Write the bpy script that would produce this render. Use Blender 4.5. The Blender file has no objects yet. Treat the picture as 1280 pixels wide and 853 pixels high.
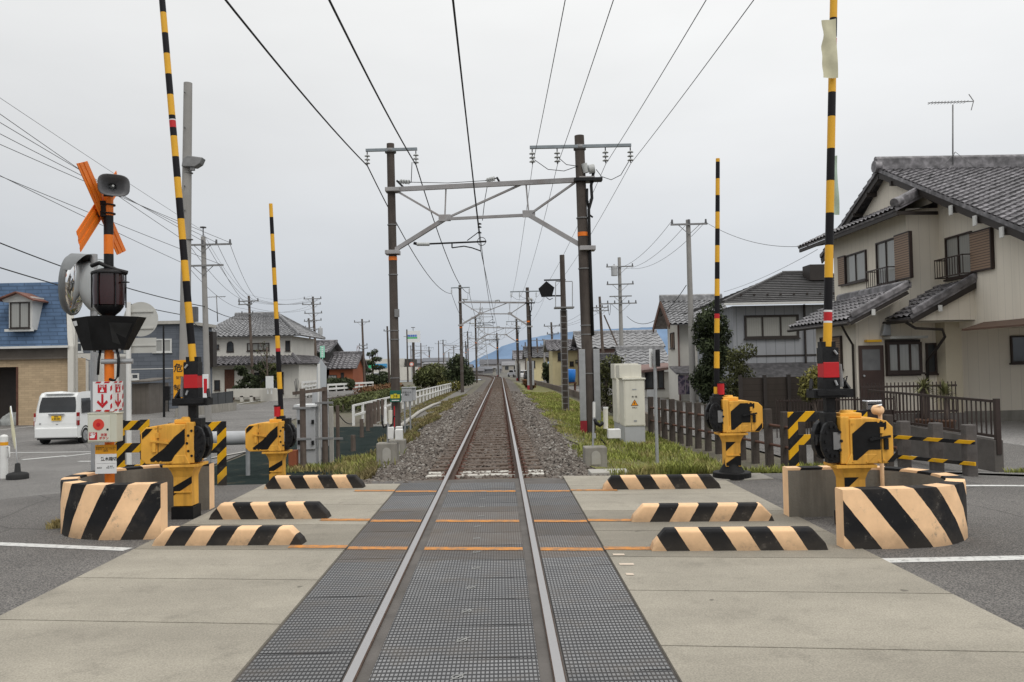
import bpy, bmesh, math, random
from mathutils import Vector, Matrix
import numpy as np
random.seed(7); RNG = np.random.default_rng(7)
scene = bpy.context.scene
COL = scene.collection
PI = math.pi
def V(*a): return Vector(a)
# ------------------------------------------------------------------ camera
FPX, CX, CY = 1024.0, 640.0, 426.5
CAM = V(0.28, 0.0, 1.66)
_rho = math.radians(1.15)
_x0, _y0 = -15*math.cos(_rho) - 32.5*math.sin(_rho), 15*math.sin(_rho) - 32.5*math.cos(_rho)
_yaw, _pit = math.atan(-_x0/FPX), math.atan(-_y0/FPX)
_f = V(math.sin(_yaw)*math.cos(_pit), math.cos(_yaw)*math.cos(_pit), math.sin(_pit))
_r = V(math.cos(_yaw), -math.sin(_yaw), 0)
_u = _r.cross(_f)
R_ = _r*math.cos(_rho) - _u*math.sin(_rho)
U_ = _r*math.sin(_rho) + _u*math.cos(_rho)
cam_d = bpy.data.cameras.new('camera'); cam = bpy.data.objects.new('camera', cam_d); COL.objects.link(cam)
cam_d.sensor_fit = 'HORIZONTAL'; cam_d.sensor_width = 36; cam_d.lens = 28.8
cam_d.clip_start = 0.05; cam_d.clip_end = 30000
M = Matrix((R_, U_, -_f)).transposed().to_4x4(); M.translation = CAM
cam.matrix_world = M; scene.camera = cam
def ray(px, py): return (R_*(px-CX) + U_*(CY-py) + _f*FPX)
def at(px, py, Y):
    d = ray(px, py); return CAM + d*(Y/d.y)
def gp(px, py, z=0.0):
    d = ray(px, py); return CAM + d*((z-CAM.z)/d.z)
# ------------------------------------------------------------------ materials
def srgb(r, g, b):
    f = lambda c: (c/12.92 if c <= 0.04045 else ((c+0.055)/1.055)**2.4)
    return (f(r/255), f(g/255), f(b/255))
class NT:
    def __init__(s, name):
        s.m = bpy.data.materials.new(name); s.m.use_nodes = True; s.t = s.m.node_tree
        s.b = s.t.nodes['Principled BSDF']; s.tc = None
    def n(s, typ, **kw):
        nd = s.t.nodes.new(typ)
        for k, v in kw.items():
            if k.startswith('i_'):
                key = k[2:]; key = int(key) if key.isdigit() else key
                nd.inputs[key].default_value = v
            else: setattr(nd, k, v)
        return nd
    def l(s, a, b): s.t.links.new(a, b)
    def obj(s):
        if s.tc is None: s.tc = s.n('ShaderNodeTexCoord')
        return s.tc.outputs['Object']
    def noise(s, scale, detail=3, rough=0.55, vec=None, dist=0):
        nd = s.n('ShaderNodeTexNoise'); nd.inputs['Scale'].default_value = scale; nd.inputs['Detail'].default_value = detail
        nd.inputs['Roughness'].default_value = rough; nd.inputs['Distortion'].default_value = dist
        s.l(vec if vec is not None else s.obj(), nd.inputs['Vector']); return nd.outputs['Fac']
    def ramp(s, fac, stops):
        nd = s.n('ShaderNodeValToRGB'); s.l(fac, nd.inputs['Fac']); e = nd.color_ramp.elements
        while len(e) < len(stops): e.new(0.5)
        for el, (p, c) in zip(e, stops): el.position = p; el.color = (*c, 1) if len(c) == 3 else c
        return nd.outputs['Color']
    def mix(s, fac, a, b, mode='MIX'):
        nd = s.n('ShaderNodeMix'); nd.data_type = 'RGBA'; nd.blend_type = mode
        for v, i in ((fac, 0), (a, 6), (b, 7)):
            if hasattr(v, 'is_output'): s.l(v, nd.inputs[i])
            else: nd.inputs[i].default_value = (v if i == 0 else ((*v, 1) if len(v) == 3 else v))
        return nd.outputs[2]
    def math(s, op, a, b=0.0, c=0.0):
        nd = s.n('ShaderNodeMath'); nd.operation = op
        for i, v in enumerate((a, b, c)):
            if hasattr(v, 'is_output'): s.l(v, nd.inputs[i])
            else: nd.inputs[i].default_value = v
        return nd.outputs[0]
    def xyz(s, vec=None):
        nd = s.n('ShaderNodeSeparateXYZ'); s.l(vec if vec is not None else s.obj(), nd.inputs[0]); return nd.outputs
    def bump(s, h, strength=0.3, dist=0.02):
        nd = s.n('ShaderNodeBump'); nd.inputs['Strength'].default_value = strength; nd.inputs['Distance'].default_value = dist
        s.l(h, nd.inputs['Height']); s.l(nd.outputs['Normal'], s.b.inputs['Normal'])
    def color(s, c): s.l(c, s.b.inputs['Base Color'])
    def set(s, rough=0.8, metal=0.0, spec=0.5):
        s.b.inputs['Roughness'].default_value = rough; s.b.inputs['Metallic'].default_value = metal
        s.b.inputs['Specular IOR Level'].default_value = spec
def sc(c, k): return tuple(min(1, x*k) for x in c)
def mat(name, col, rough=0.8, var=0.14, scale=2.5, bump=0.0, bscale=40, metal=0, spec=0.4, dirt=0.0, dirtcol=(0.05, 0.04, 0.03), streak=False):
    t = NT(name); t.set(rough, metal, spec)
    n1 = t.noise(scale, 5, 0.6)
    c = t.ramp(n1, [(0.28, sc(col, 1-var)), (0.72, sc(col, 1+var))])
    if dirt:
        if streak:
            mp = t.n('ShaderNodeMapping'); mp.inputs['Scale'].default_value = (1, 1, 0.12); t.l(t.obj(), mp.inputs[0])
            n2 = t.noise(scale*2.2, 6, 0.65, mp.outputs[0])
        else: n2 = t.noise(scale*0.6, 7, 0.68)
        f = t.ramp(n2, [(0.48, (0, 0, 0)), (0.75, (dirt,)*3)])
        c = t.mix(f, c, dirtcol)
    t.color(c)
    if bump: t.bump(t.noise(bscale, 4, 0.6), bump, 0.02)
    return t.m
def glass(name, col, rough=0.06, curtain=None):
    t = NT(name); t.set(rough, 0, 0.6)
    n1 = t.noise(0.9, 3)
    c = t.ramp(n1, [(0.35, sc(col, 0.6)), (0.65, sc(col, 1.4))])
    if curtain:
        x = t.xyz(); s = t.math('SINE', t.math('MULTIPLY', t.math('ADD', x[0], x[1]), 60))
        c = t.mix(t.math('MULTIPLY_ADD', s, 0.2, 0.5), sc(curtain, 0.8), curtain)
    t.color(c); return t.m
def stripes(name, ca, cb, period, sx, sz, attr=False, rough=0.7, wear=0.35, off=0.0, duty=0.5):
    """diagonal painted stripes: s*sx + z*sz"""
    t = NT(name); t.set(rough, 0, 0.2)
    x = t.xyz()
    if attr:
        a = t.n('ShaderNodeAttribute'); a.attribute_name = 's'; s = a.outputs['Fac']
    else: s = x[0]
    v = t.math('MULTIPLY_ADD', s, sx/period, t.math('MULTIPLY_ADD', x[2], sz/period, off))
    w = t.math('ADD', v, t.math('MULTIPLY', t.math('SUBTRACT', t.noise(12, 3), 0.5), 0.03))
    fr = t.math('FRACT', w)
    k = t.math('LESS_THAN', fr, duty)
    n1 = t.noise(3, 5, 0.65)
    la = t.ramp(n1, [(0.3, sc(ca, 0.84)), (0.7, sc(ca, 1.08))]); lb = t.ramp(n1, [(0.3, sc(cb, 0.8)), (0.75, sc(cb, 2.0))])
    c = t.mix(k, la, lb)
    chip = t.ramp(t.noise(7, 9, 0.75), [(0.58, (0, 0, 0)), (0.68, (min(1, wear*1.8),)*3)])
    c = t.mix(t.ramp(t.noise(1.7, 6, 0.7), [(0.5, (0, 0, 0)), (0.82, (0.28, 0.28, 0.28))]), c, (0.2, 0.16, 0.12))
    c = t.mix(chip, c, (0.22, 0.2, 0.17))
    ln = t.math('SUBTRACT', 1.0, t.math('MULTIPLY', x[2], 6.0)); 
    low = t.math('MULTIPLY', t.math('MAXIMUM', ln, 0.0), t.noise(5, 5, 0.7))
    c = t.mix(t.math('MINIMUM', low, 0.45), c, (0.06, 0.05, 0.04))
    t.color(c); t.bump(t.noise(60, 3), 0.15, 0.01); return t.m
CREAM = srgb(248, 205, 160); BLK = (0.009, 0.009, 0.010); YEL = srgb(229, 171, 70); SIGY = srgb(222, 168, 28)
MT = {}
MT['gate_yellow'] = mat('gate_yellow', YEL, 0.62, 0.16, 3, 0.06, 60, dirt=0.6, dirtcol=(0.22, 0.095, 0.025), streak=True, spec=0.3)
MT['gate_black'] = mat('gate_black', (0.009, 0.009, 0.0095), 0.6, 0.4, 6, 0.1, 30, spec=0.2)
MT['iron'] = mat('black_iron', (0.011, 0.011, 0.012), 0.5, 0.5, 12, 0.2, 40, spec=0.25)
MT['arm_y'] = mat('arm_yellow', srgb(224, 168, 40), 0.45, 0.07, 3)
MT['arm_k'] = mat('arm_black', (0.009, 0.008, 0.010), 0.5, 0.2, 3, spec=0.2)
MT['arm_r'] = mat('arm_red', srgb(186, 30, 36), 0.4, 0.1, 4)
MT['white'] = mat('white_paint', (0.72, 0.72, 0.70), 0.55, 0.06, 3, dirt=0.25, dirtcol=(0.3, 0.28, 0.24))
MT['galv'] = mat('galvanised_steel', (0.36, 0.37, 0.38), 0.5, 0.12, 6, metal=0.3)
MT['galv_d'] = mat('weathered_steel', (0.22, 0.22, 0.22), 0.6, 0.2, 6, metal=0.2)
MT['orange'] = mat('safety_orange', srgb(230, 120, 28), 0.5, 0.08, 5)
MT['red'] = mat('sign_red', srgb(190, 24, 36), 0.5, 0.08, 5)
MT['signwhite'] = mat('sign_white', (0.74, 0.75, 0.75), 0.5, 0.04, 3)
MT['signblack'] = mat('sign_black', (0.02, 0.02, 0.02), 0.5, 0.1, 3)
MT['signyellow'] = mat('sign_yellow', srgb(228, 158, 24), 0.5, 0.05, 3, dirt=0.2)
MT['pole_conc'] = mat('pole_concrete', (0.30, 0.29, 0.275), 0.85, 0.12, 1.5, 0.1, 30, dirt=0.35, dirtcol=(0.12, 0.11, 0.1), streak=True)
MT['pole_dark'] = mat('dark_stained_concrete', (0.070, 0.056, 0.048), 0.85, 0.3, 1.6, 0.15, 25, dirt=0.5, dirtcol=(0.16, 0.14, 0.12), streak=True)
MT['beam'] = mat('portal_steel', (0.34, 0.33, 0.33), 0.6, 0.15, 2, dirt=0.5, dirtcol=(0.2, 0.13, 0.1))
MT['beam_dark'] = mat('portal_steel_dark', (0.12, 0.115, 0.11), 0.65, 0.2, 2)
MT['arm_blue'] = mat('crossarm_steel', (0.24, 0.27, 0.29), 0.5, 0.15, 4, metal=0.2)
MT['porcelain'] = mat('porcelain', (0.45, 0.46, 0.45), 0.25, 0.1, 8)
MT['wire'] = mat('wire_black', (0.012, 0.012, 0.013), 0.6, 0.1, 1)
MT['wire_thin'] = mat('wire_grey', (0.10, 0.10, 0.105), 0.5, 0.1, 1)
MT['conc'] = mat('concrete', (0.27, 0.255, 0.225), 0.9, 0.16, 2.5, 0.25, 45, dirt=0.5, dirtcol=(0.10, 0.085, 0.07), streak=True)
MT['conc_l'] = mat('concrete_light', (0.40, 0.385, 0.35), 0.9, 0.12, 2.5, 0.2, 45, dirt=0.35, dirtcol=(0.2, 0.17, 0.14))
MT['conc_d'] = mat('concrete_dark', (0.11, 0.10, 0.092), 0.9, 0.25, 2.5, 0.3, 35, dirt=0.4, dirtcol=(0.05, 0.045, 0.035))
MT['wood'] = mat('weathered_wood', (0.105, 0.08, 0.066), 0.9, 0.3, 4, 0.4, 25, dirt=0.5, dirtcol=(0.2, 0.17, 0.14), streak=True)
MT['post_d'] = mat('dark_sleeper_post', (0.058, 0.047, 0.041), 0.9, 0.3, 4, 0.4, 25, dirt=0.4, dirtcol=(0.13, 0.11, 0.09), streak=True)
MT['cab_grey'] = mat('cabinet_grey', (0.42, 0.43, 0.44), 0.6, 0.08, 2, dirt=0.3, dirtcol=(0.22, 0.2, 0.18), streak=True)
MT['cab_cream'] = mat('cabinet_cream', srgb(214, 211, 198), 0.6, 0.06, 2, dirt=0.3, dirtcol=(0.3, 0.26, 0.2), streak=True)
MT['rust'] = mat('rust_brown', (0.10, 0.045, 0.03), 0.85, 0.3, 6)
MT['brownpaint'] = mat('dark_brown_metal', (0.035, 0.022, 0.018), 0.5, 0.2, 3)
MT['glass'] = glass('window_glass', (0.05, 0.055, 0.06))
MT['glass_c'] = glass('window_glass_curtain', (0.2, 0.2, 0.2), 0.1, curtain=(0.34, 0.34, 0.32))
MT['redglass'] = glass('lamp_red_glass', (0.022, 0.004, 0.004), 0.2)
MT['mirror'] = mat('mirror_surface', (0.8, 0.8, 0.8), 0.03, 0.01, 1, metal=1.0)
MT['tyre'] = mat('rubber_black', (0.018, 0.018, 0.018), 0.8, 0.2, 8)
# ------------------------------------------------------------------ mesh builder
class MB:
    def __init__(s): s.v = []; s.f = []; s.mi = []; s.sm = []
    def add(s, vs, fs, mat=0, smooth=False):
        o = len(s.v); s.v += [tuple(p) for p in vs]
        for f in fs: s.f.append(tuple(i+o for i in f)); s.mi.append(mat); s.sm.append(smooth)
    def box(s, c, d, rz=0.0, mat=0, R=None):
        hx, hy, hz = d[0]/2, d[1]/2, d[2]/2
        if R is None: R = Matrix.Rotation(rz, 3, 'Z')
        c = Vector(c)
        vs = [c + R @ V(x*hx, y*hy, z*hz) for z in (-1, 1) for y in (-1, 1) for x in (-1, 1)]
        s.add(vs, [(0, 2, 3, 1), (4, 5, 7, 6), (0, 1, 5, 4), (2, 6, 7, 3), (0, 4, 6, 2), (1, 3, 7, 5)], mat); return s
    def bx(s, x0, x1, y0, y1, z0, z1, mat=0):
        return s.box(((x0+x1)/2, (y0+y1)/2, (z0+z1)/2), (abs(x1-x0), abs(y1-y0), abs(z1-z0)), 0, mat)
    def bar(s, p0, p1, w, h, mat=0):
        p0, p1 = Vector(p0), Vector(p1); d = p1-p0; L = d.length; z = d.normalized()
        up = V(0, 0, 1) if abs(z.z) < 0.95 else V(0, 1, 0)
        x = z.cross(up).normalized(); y = x.cross(z)
        R = Matrix((x, z, y)).transposed()
        return s.box((p0+p1)/2, (w, L, h), 0, mat, R)
    def cyl(s, p0, p1, r0, r1=None, n=12, mat=0, caps=True):
        r1 = r0 if r1 is None else r1
        p0, p1 = Vector(p0), Vector(p1); z = (p1-p0).normalized()
        up = V(0, 0, 1) if abs(z.z) < 0.9 else V(1, 0, 0)
        x = z.cross(up).normalized(); y = z.cross(x)
        a = [(math.cos(2*PI*i/n), math.sin(2*PI*i/n)) for i in range(n)]
        A = [p0 + (x*c+y*q)*r0 for c, q in a]; B = [p1 + (x*c+y*q)*r1 for c, q in a]
        s.add(A+B, [(i, n+i, n+(i+1) % n, (i+1) % n) for i in range(n)], mat, True)
        if caps: s.add(A, [tuple(range(n))], mat); s.add(B, [tuple(range(n-1, -1, -1))], mat)
        return s
    def tube(s, pts, r, n=6, mat=0):
        pts = [Vector(p) for p in pts]; rings = []
        for i, p in enumerate(pts):
            d = (pts[min(i+1, len(pts)-1)] - pts[max(i-1, 0)]).normalized()
            up = V(0, 0, 1) if abs(d.z) < 0.95 else V(1, 0, 0)
            x = d.cross(up).normalized(); y = d.cross(x)
            rings += [p + (x*math.cos(2*PI*k/n)+y*math.sin(2*PI*k/n))*r for k in range(n)]
        fs = [(i*n+k, (i+1)*n+k, (i+1)*n+(k+1) % n, i*n+(k+1) % n) for i in range(len(pts)-1) for k in range(n)]
        fs.append(tuple(range(n))); fs.append(tuple(range((len(pts)-1)*n+n-1, (len(pts)-1)*n-1, -1)))
        s.add(rings, fs, mat, True); return s
    def poly(s, pts, ext, mat=0):
        pts = [Vector(p) for p in pts]; e = Vector(ext); n = len(pts)
        s.add(pts + [p+e for p in pts], [tuple(range(n-1, -1, -1)), tuple(range(n, 2*n))] + [(i, (i+1) % n, n+(i+1) % n, n+i) for i in range(n)], mat); return s
    def lathe(s, c, prof, n=20, mat=0, axis=None, smooth=True):
        """prof: list of (r, h) along axis"""
        c = Vector(c); z = Vector(axis or (0, 0, 1)).normalized(); up = V(1, 0, 0) if abs(z.x) < 0.9 else V(0, 1, 0)
        x = z.cross(up).normalized(); y = z.cross(x); vs = []
        for r, h in prof: vs += [c + z*h + (x*math.cos(2*PI*k/n)+y*math.sin(2*PI*k/n))*r for k in range(n)]
        fs = [(i*n+k, i*n+(k+1) % n, (i+1)*n+(k+1) % n, (i+1)*n+k) for i in range(len(prof)-1) for k in range(n)]
        s.add(vs, fs, mat, smooth); return s
    def quad(s, a, b, c, d, mat=0): s.add([a, b, c, d], [(0, 1, 2, 3)], mat); return s
    def build(s, name, mats, parent=None, bevel=0.0, world=False, loc=None, attr=None):
        if not isinstance(mats, (list, tuple)): mats = [mats]
        me = bpy.data.meshes.new(name)
        off = V(0, 0, 0)
        if world:
            off = wl(parent) if parent is not None else Vector(loc or (0, 0, 0))
        me.from_pydata([(x-off.x, y-off.y, z-off.z) for x, y, z in s.v], [], s.f)
        for m in mats: me.materials.append(MT[m] if isinstance(m, str) else m)
        me.polygons.foreach_set('material_index', s.mi); me.polygons.foreach_set('use_smooth', s.sm)
        if attr is not None:
            a = me.attributes.new('s', 'FLOAT', 'POINT'); a.data.foreach_set('value', attr)
        me.validate(); me.update()
        o = bpy.data.objects.new(name, me); COL.objects.link(o)
        if parent is not None: o.parent = parent
        elif loc is not None: o.location = loc
        if bevel:
            b = o.modifiers.new('edge', 'BEVEL'); b.width = bevel; b.segments = 2; b.limit_method = 'ANGLE'; b.angle_limit = math.radians(40)
        return o
def wl(o):
    p = V(0, 0, 0)
    while o is not None: p = p + o.location; o = o.parent
    return p
def tag(o, label=None, cat=None, group=None, kind=None):
    if label: o['label'] = label
    if cat: o['category'] = cat
    if group: o['group'] = group
    if kind: o['kind'] = kind
    return o
def thing(name, label, cat, loc=(0, 0, 0), rz=0.0, group=None):
    o = bpy.data.objects.new(name, None); COL.objects.link(o); o.location = loc; o.rotation_euler = (0, 0, rz)
    o.empty_display_size = 0.2
    return tag(o, label, cat, group)
def kids(o): return list(o.children)
def copy_tree(o, parent=None):
    c = o.copy(); COL.objects.link(c)
    if parent is not None: c.parent = parent
    for ch in kids(o): copy_tree(ch, c)
    return c
def dup(o, loc, label, rz=None, group=None):
    c = copy_tree(o); c.location = loc; c['label'] = label
    if rz is not None: c.rotation_euler = (0, 0, rz)
    if group: c['group'] = group
    return c
def text(body, size, m, parent, loc, rot=(PI/2, 0, 0), name='lettering', align='CENTER', bold=0.0, sx=1.0):
    cu = bpy.data.curves.new('txt', 'FONT'); cu.body = body; cu.size = size; cu.align_x = align; cu.align_y = 'CENTER'; cu.offset = bold; cu.resolution_u = 2
    o = bpy.data.objects.new('txt', cu); COL.objects.link(o)
    dg = bpy.context.evaluated_depsgraph_get(); me = bpy.data.meshes.new_from_object(o.evaluated_get(dg))
    bpy.data.objects.remove(o); bpy.data.curves.remove(cu)
    me.materials.clear(); me.materials.append(MT[m]); me.name = name
    r = bpy.data.objects.new(name, me); COL.objects.link(r); r.parent = parent; r.location = loc; r.rotation_euler = rot; r.scale = (sx, 1, 1)
    return r
# ------------------------------------------------------------------ ground height
def sm(a, b, t):
    t = max(0.0, min(1.0, (t-a)/(b-a))); return t*t*(3-2*t)
def g(x, y):
    A = -0.75*sm(4.6, 14, -x) if x < 0 else -0.18*sm(5.2, 10, x)
    if y < 12.2: return A
    if x < 0: B = -0.36 - 0.39*sm(2.0, 3.6, -x)
    else: B = -0.36 - 0.2*sm(2.0, 3.4, x) + 0.1*sm(4.5, 7, x)
    if x > 9: B = B + (0.26*sm(9, 11.5, x))*(1-sm(30, 45, y))
    k = sm(12.2, 15.0, y)
    return A*(1-k) + B*k
def grid_obj(name, fn, nu, nv, m, off=0.0, kind='structure'):
    """fn(u,v)->(x,y); sheet that follows the ground"""
    mb = MB(); vs = []
    for j in range(nv+1):
        for i in range(nu+1):
            x, y = fn(i/nu, j/nv); vs.append((x, y, g(x, y)+off))
    w = nu+1
    mb.add(vs, [(j*w+i, j*w+i+1, (j+1)*w+i+1, (j+1)*w+i) for j in range(nv) for i in range(nu)], 0, True)
    o = mb.build(name, m); 
    if kind: o['kind'] = kind
    return o
def quadfn(a, b, c, d):
    return lambda u, v: tuple((1-v)*((1-u)*a[k]+u*b[k]) + v*((1-u)*d[k]+u*c[k]) for k in (0, 1))
# ------------------------------------------------------------------ world + sun
w = bpy.data.worlds.new('World'); scene.world = w; w.use_nodes = True; nt = w.node_tree
for n_ in list(nt.nodes): nt.nodes.remove(n_)
out = nt.nodes.new('ShaderNodeOutputWorld'); mixs = nt.nodes.new('ShaderNodeMixShader')
bg1 = nt.nodes.new('ShaderNodeBackground'); bg2 = nt.nodes.new('ShaderNodeBackground')
sky = nt.nodes.new('ShaderNodeTexSky'); sky.sky_type = 'NISHITA'; sky.sun_disc = False
SUN_EL, SUN_AZ = math.radians(52), math.radians(150)
sky.sun_elevation = SUN_EL; sky.sun_rotation = SUN_AZ; sky.dust_density = 3
nt.links.new(sky.outputs[0], bg1.inputs[0]); bg1.inputs[1].default_value = 0.06
tc = nt.nodes.new('ShaderNodeTexCoord'); sep = nt.nodes.new('ShaderNodeSeparateXYZ'); nt.links.new(tc.outputs['Generated'], sep.inputs[0])
rmp = nt.nodes.new('ShaderNodeValToRGB'); e = rmp.color_ramp.elements
stops = [(0.0, (0.545, 0.595, 0.665)), (0.10, (0.655, 0.69, 0.735)), (0.24, (0.825, 0.838, 0.85)), (0.40, (0.95, 0.955, 0.95)), (1.0, (1.6, 1.6, 1.58))]
while len(e) < len(stops): e.new(0.5)
for el, (p, c) in zip(e, stops): el.position = p; el.color = (*c, 1)
nz = nt.nodes.new('ShaderNodeTexNoise'); nz.inputs['Scale'].default_value = 2.2; nz.inputs['Detail'].default_value = 5; nz.inputs['Roughness'].default_value = 0.5
mp = nt.nodes.new('ShaderNodeMapping'); mp.inputs['Scale'].default_value = (1, 1, 3.2); nt.links.new(tc.outputs['Generated'], mp.inputs[0]); nt.links.new(mp.outputs[0], nz.inputs['Vector'])
def wmath(op, a, b=0.0, c=0.0):
    nd = nt.nodes.new('ShaderNodeMath'); nd.operation = op
    for i, v in enumerate((a, b, c)):
        if hasattr(v, 'is_output'): nt.links.new(v, nd.inputs[i])
        else: nd.inputs[i].default_value = v
    return nd.outputs[0]
nt.links.new(sep.outputs['Z'], rmp.inputs[0])
k = wmath('MULTIPLY_ADD', nz.outputs['Fac'], 0.26, 0.87)              # soft cloud mottling
k2 = wmath('MULTIPLY_ADD', sep.outputs['X'], 0.16, 1.0)               # brighter towards the east
kk = wmath('MULTIPLY', k, k2)
mul = nt.nodes.new('ShaderNodeVectorMath'); mul.operation = 'SCALE'; nt.links.new(rmp.outputs[0], mul.inputs[0]); nt.links.new(kk, mul.inputs['Scale'])
nt.links.new(mul.outputs[0], bg2.inputs[0]); bg2.inputs[1].default_value = 1.0
mixs.inputs[0].default_value = 0.93
nt.links.new(bg1.outputs[0], mixs.inputs[1]); nt.links.new(bg2.outputs[0], mixs.inputs[2]); nt.links.new(mixs.outputs[0], out.inputs[0])
sd = bpy.data.lights.new('sun', 'SUN'); sd.energy = 0.9; sd.angle = math.radians(25); sd.color = (1, 0.96, 0.9)
so = bpy.data.objects.new('sun', sd); COL.objects.link(so)
dirv = V(math.sin(SUN_AZ)*math.cos(SUN_EL), math.cos(SUN_AZ)*math.cos(SUN_EL), math.sin(SUN_EL))
so.rotation_euler = (-dirv).to_track_quat('-Z', 'Y').to_euler()
scene.view_settings.view_transform = 'Standard'; scene.view_settings.look = 'None'; scene.view_settings.exposure = 0
scene.render.engine = 'CYCLES'; scene.cycles.max_bounces = 5; scene.cycles.use_denoising = True
# ------------------------------------------------------------------ ground, roads
def m_ground():
    t = NT('earth'); t.set(0.95)
    c = t.ramp(t.noise(0.35, 8, 0.7), [(0.3, (0.10, 0.085, 0.06)), (0.5, (0.13, 0.115, 0.085)), (0.68, (0.085, 0.095, 0.04))])
    d = t.ramp(t.noise(14, 5, 0.7), [(0.3, (0.6, 0.6, 0.6)), (0.7, (1.3, 1.3, 1.3))])
    t.color(t.mix(1.0, c, d, 'MULTIPLY')); t.bump(t.noise(30, 5, 0.7), 0.6, 0.03); return t.m
def m_asphalt(name, base, warm=1.0):
    t = NT(name); t.set(0.88, 0, 0.35)
    c = t.ramp(t.noise(0.5, 6, 0.65), [(0.3, sc(base, 0.78)), (0.7, sc(base, 1.22))])
    sp = t.ramp(t.noise(75, 3, 0.65), [(0.36, (0.45, 0.45, 0.45)), (0.5, (1, 1, 1)), (0.64, (2.0, 1.95, 1.85))])
    c = t.mix(1.0, c, sp, 'MULTIPLY')
    v = t.n('ShaderNodeTexVoronoi'); v.feature = 'DISTANCE_TO_EDGE'; v.inputs['Scale'].default_value = 0.32
    wv = t.n('ShaderNodeMix'); wv.data_type = 'VECTOR'; wv.inputs[0].default_value = 0.12
    nn = t.n('ShaderNodeTexNoise'); nn.inputs['Scale'].default_value = 1.6; nn.inputs['Detail'].default_value = 6; t.l(t.obj(), nn.inputs['Vector'])
    t.l(t.obj(), wv.inputs[4]); t.l(nn.outputs['Color'], wv.inputs[5]); t.l(wv.outputs[1], v.inputs['Vector'])
    cr = t.ramp(v.outputs['Distance'], [(0.0, (0.6, 0.6, 0.6)), (0.006, (0, 0, 0))])
    c = t.mix(cr, c, sc(base, 0.3))
    t.color(c); t.bump(t.noise(160, 3, 0.6), 0.5, 0.008); return t.m
def m_slab(name, base):
    t = NT(name); t.set(0.9, 0, 0.3)
    c = t.ramp(t.noise(0.9, 8, 0.68), [(0.3, sc(base, 0.8)), (0.55, base), (0.75, sc(base, 1.12))])
    st = t.ramp(t.noise(2.7, 8, 0.72), [(0.54, (0, 0, 0)), (0.78, (0.6, 0.6, 0.6))])
    mpx = t.n('ShaderNodeMapping'); mpx.inputs['Scale'].default_value = (0.16, 1.3, 1); mpx.inputs['Rotation'].default_value = (0, 0, 0.13); t.l(t.obj(), mpx.inputs[0])
    c = t.mix(t.ramp(t.noise(1.2, 5, 0.6, mpx.outputs[0]), [(0.42, (0, 0, 0)), (0.75, (0.5, 0.5, 0.5))]), c, sc(base, 0.6))
    spots = t.ramp(t.noise(6.5, 2, 0.4), [(0.74, (0, 0, 0)), (0.78, (0.8, 0.8, 0.8))]); c = t.mix(spots, c, sc(base, 0.35))
    c = t.mix(st, c, sc(base, 0.45))
    gr = t.ramp(t.noise(90, 3, 0.6), [(0.3, (0.75, 0.75, 0.75)), (0.7, (1.22, 1.22, 1.2))])
    t.color(t.mix(1.0, c, gr, 'MULTIPLY')); t.bump(t.noise(110, 4, 0.65), 0.35, 0.008); return t.m
MT['asphalt'] = m_asphalt('asphalt', (0.118, 0.112, 0.107)); MT['asphalt2'] = m_asphalt('asphalt_old', (0.15, 0.145, 0.14))
MT['slab'] = m_slab('slab_concrete', (0.355, 0.325, 0.27)); MT['slab2'] = m_slab('slab_concrete_worn', (0.28, 0.255, 0.21))
MT['earth'] = m_ground()
MT['verge'] = mat('verge_soil', (0.15, 0.15, 0.05), 0.95, 0.4, 1.2, 0.6, 25, dirt=0.8, dirtcol=(0.16, 0.115, 0.06))
# far ground out to the horizon (steps down well below the near sheet)
mb = MB(); near = (-60, 62, -14, 160)
xs = [-9000, -1500, -400, -60, 62, 400, 1500, 9000]; ys = [-400, -14, 160, 420, 1500, 9500]
for i in range(len(xs)-1):
    for j in range(len(ys)-1):
        if xs[i] == -60 and ys[j] == -14: continue
        def zz(x, y): return -0.75 if x < 0 else -0.46
        mb.quad((xs[i], ys[j], zz(xs[i], 0)), (xs[i+1], ys[j], zz(xs[i+1], 0)), (xs[i+1], ys[j+1], zz(xs[i+1], 0)), (xs[i], ys[j+1], zz(xs[i], 0)))
MT['farland'] = mat('far_fields', (0.12, 0.115, 0.10), 0.95, 0.3, 0.03)
tag(mb.build('land', 'farland'), kind='structure')
# near ground sheet
def axis(a, b, fine0, fine1, d, D):
    r = []; x = a
    while x < b: r.append(x); x += d if fine0 <= x < fine1 else D
    r.append(b); return r
gx = axis(-60, 62, -18, 14, 0.5, 3.0); gy = axis(-14, 160, -14, 34, 0.5, 3.0)
mb = MB(); mb.add([(x, y, g(x, y)-0.03) for y in gy for x in gx], [(j*len(gx)+i, j*len(gx)+i+1, (j+1)*len(gx)+i+1, (j+1)*len(gx)+i) for j in range(len(gy)-1) for i in range(len(gx)-1)], 0, True)
tag(mb.build('ground', 'earth'), kind='structure')
SK = -0.13
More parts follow.
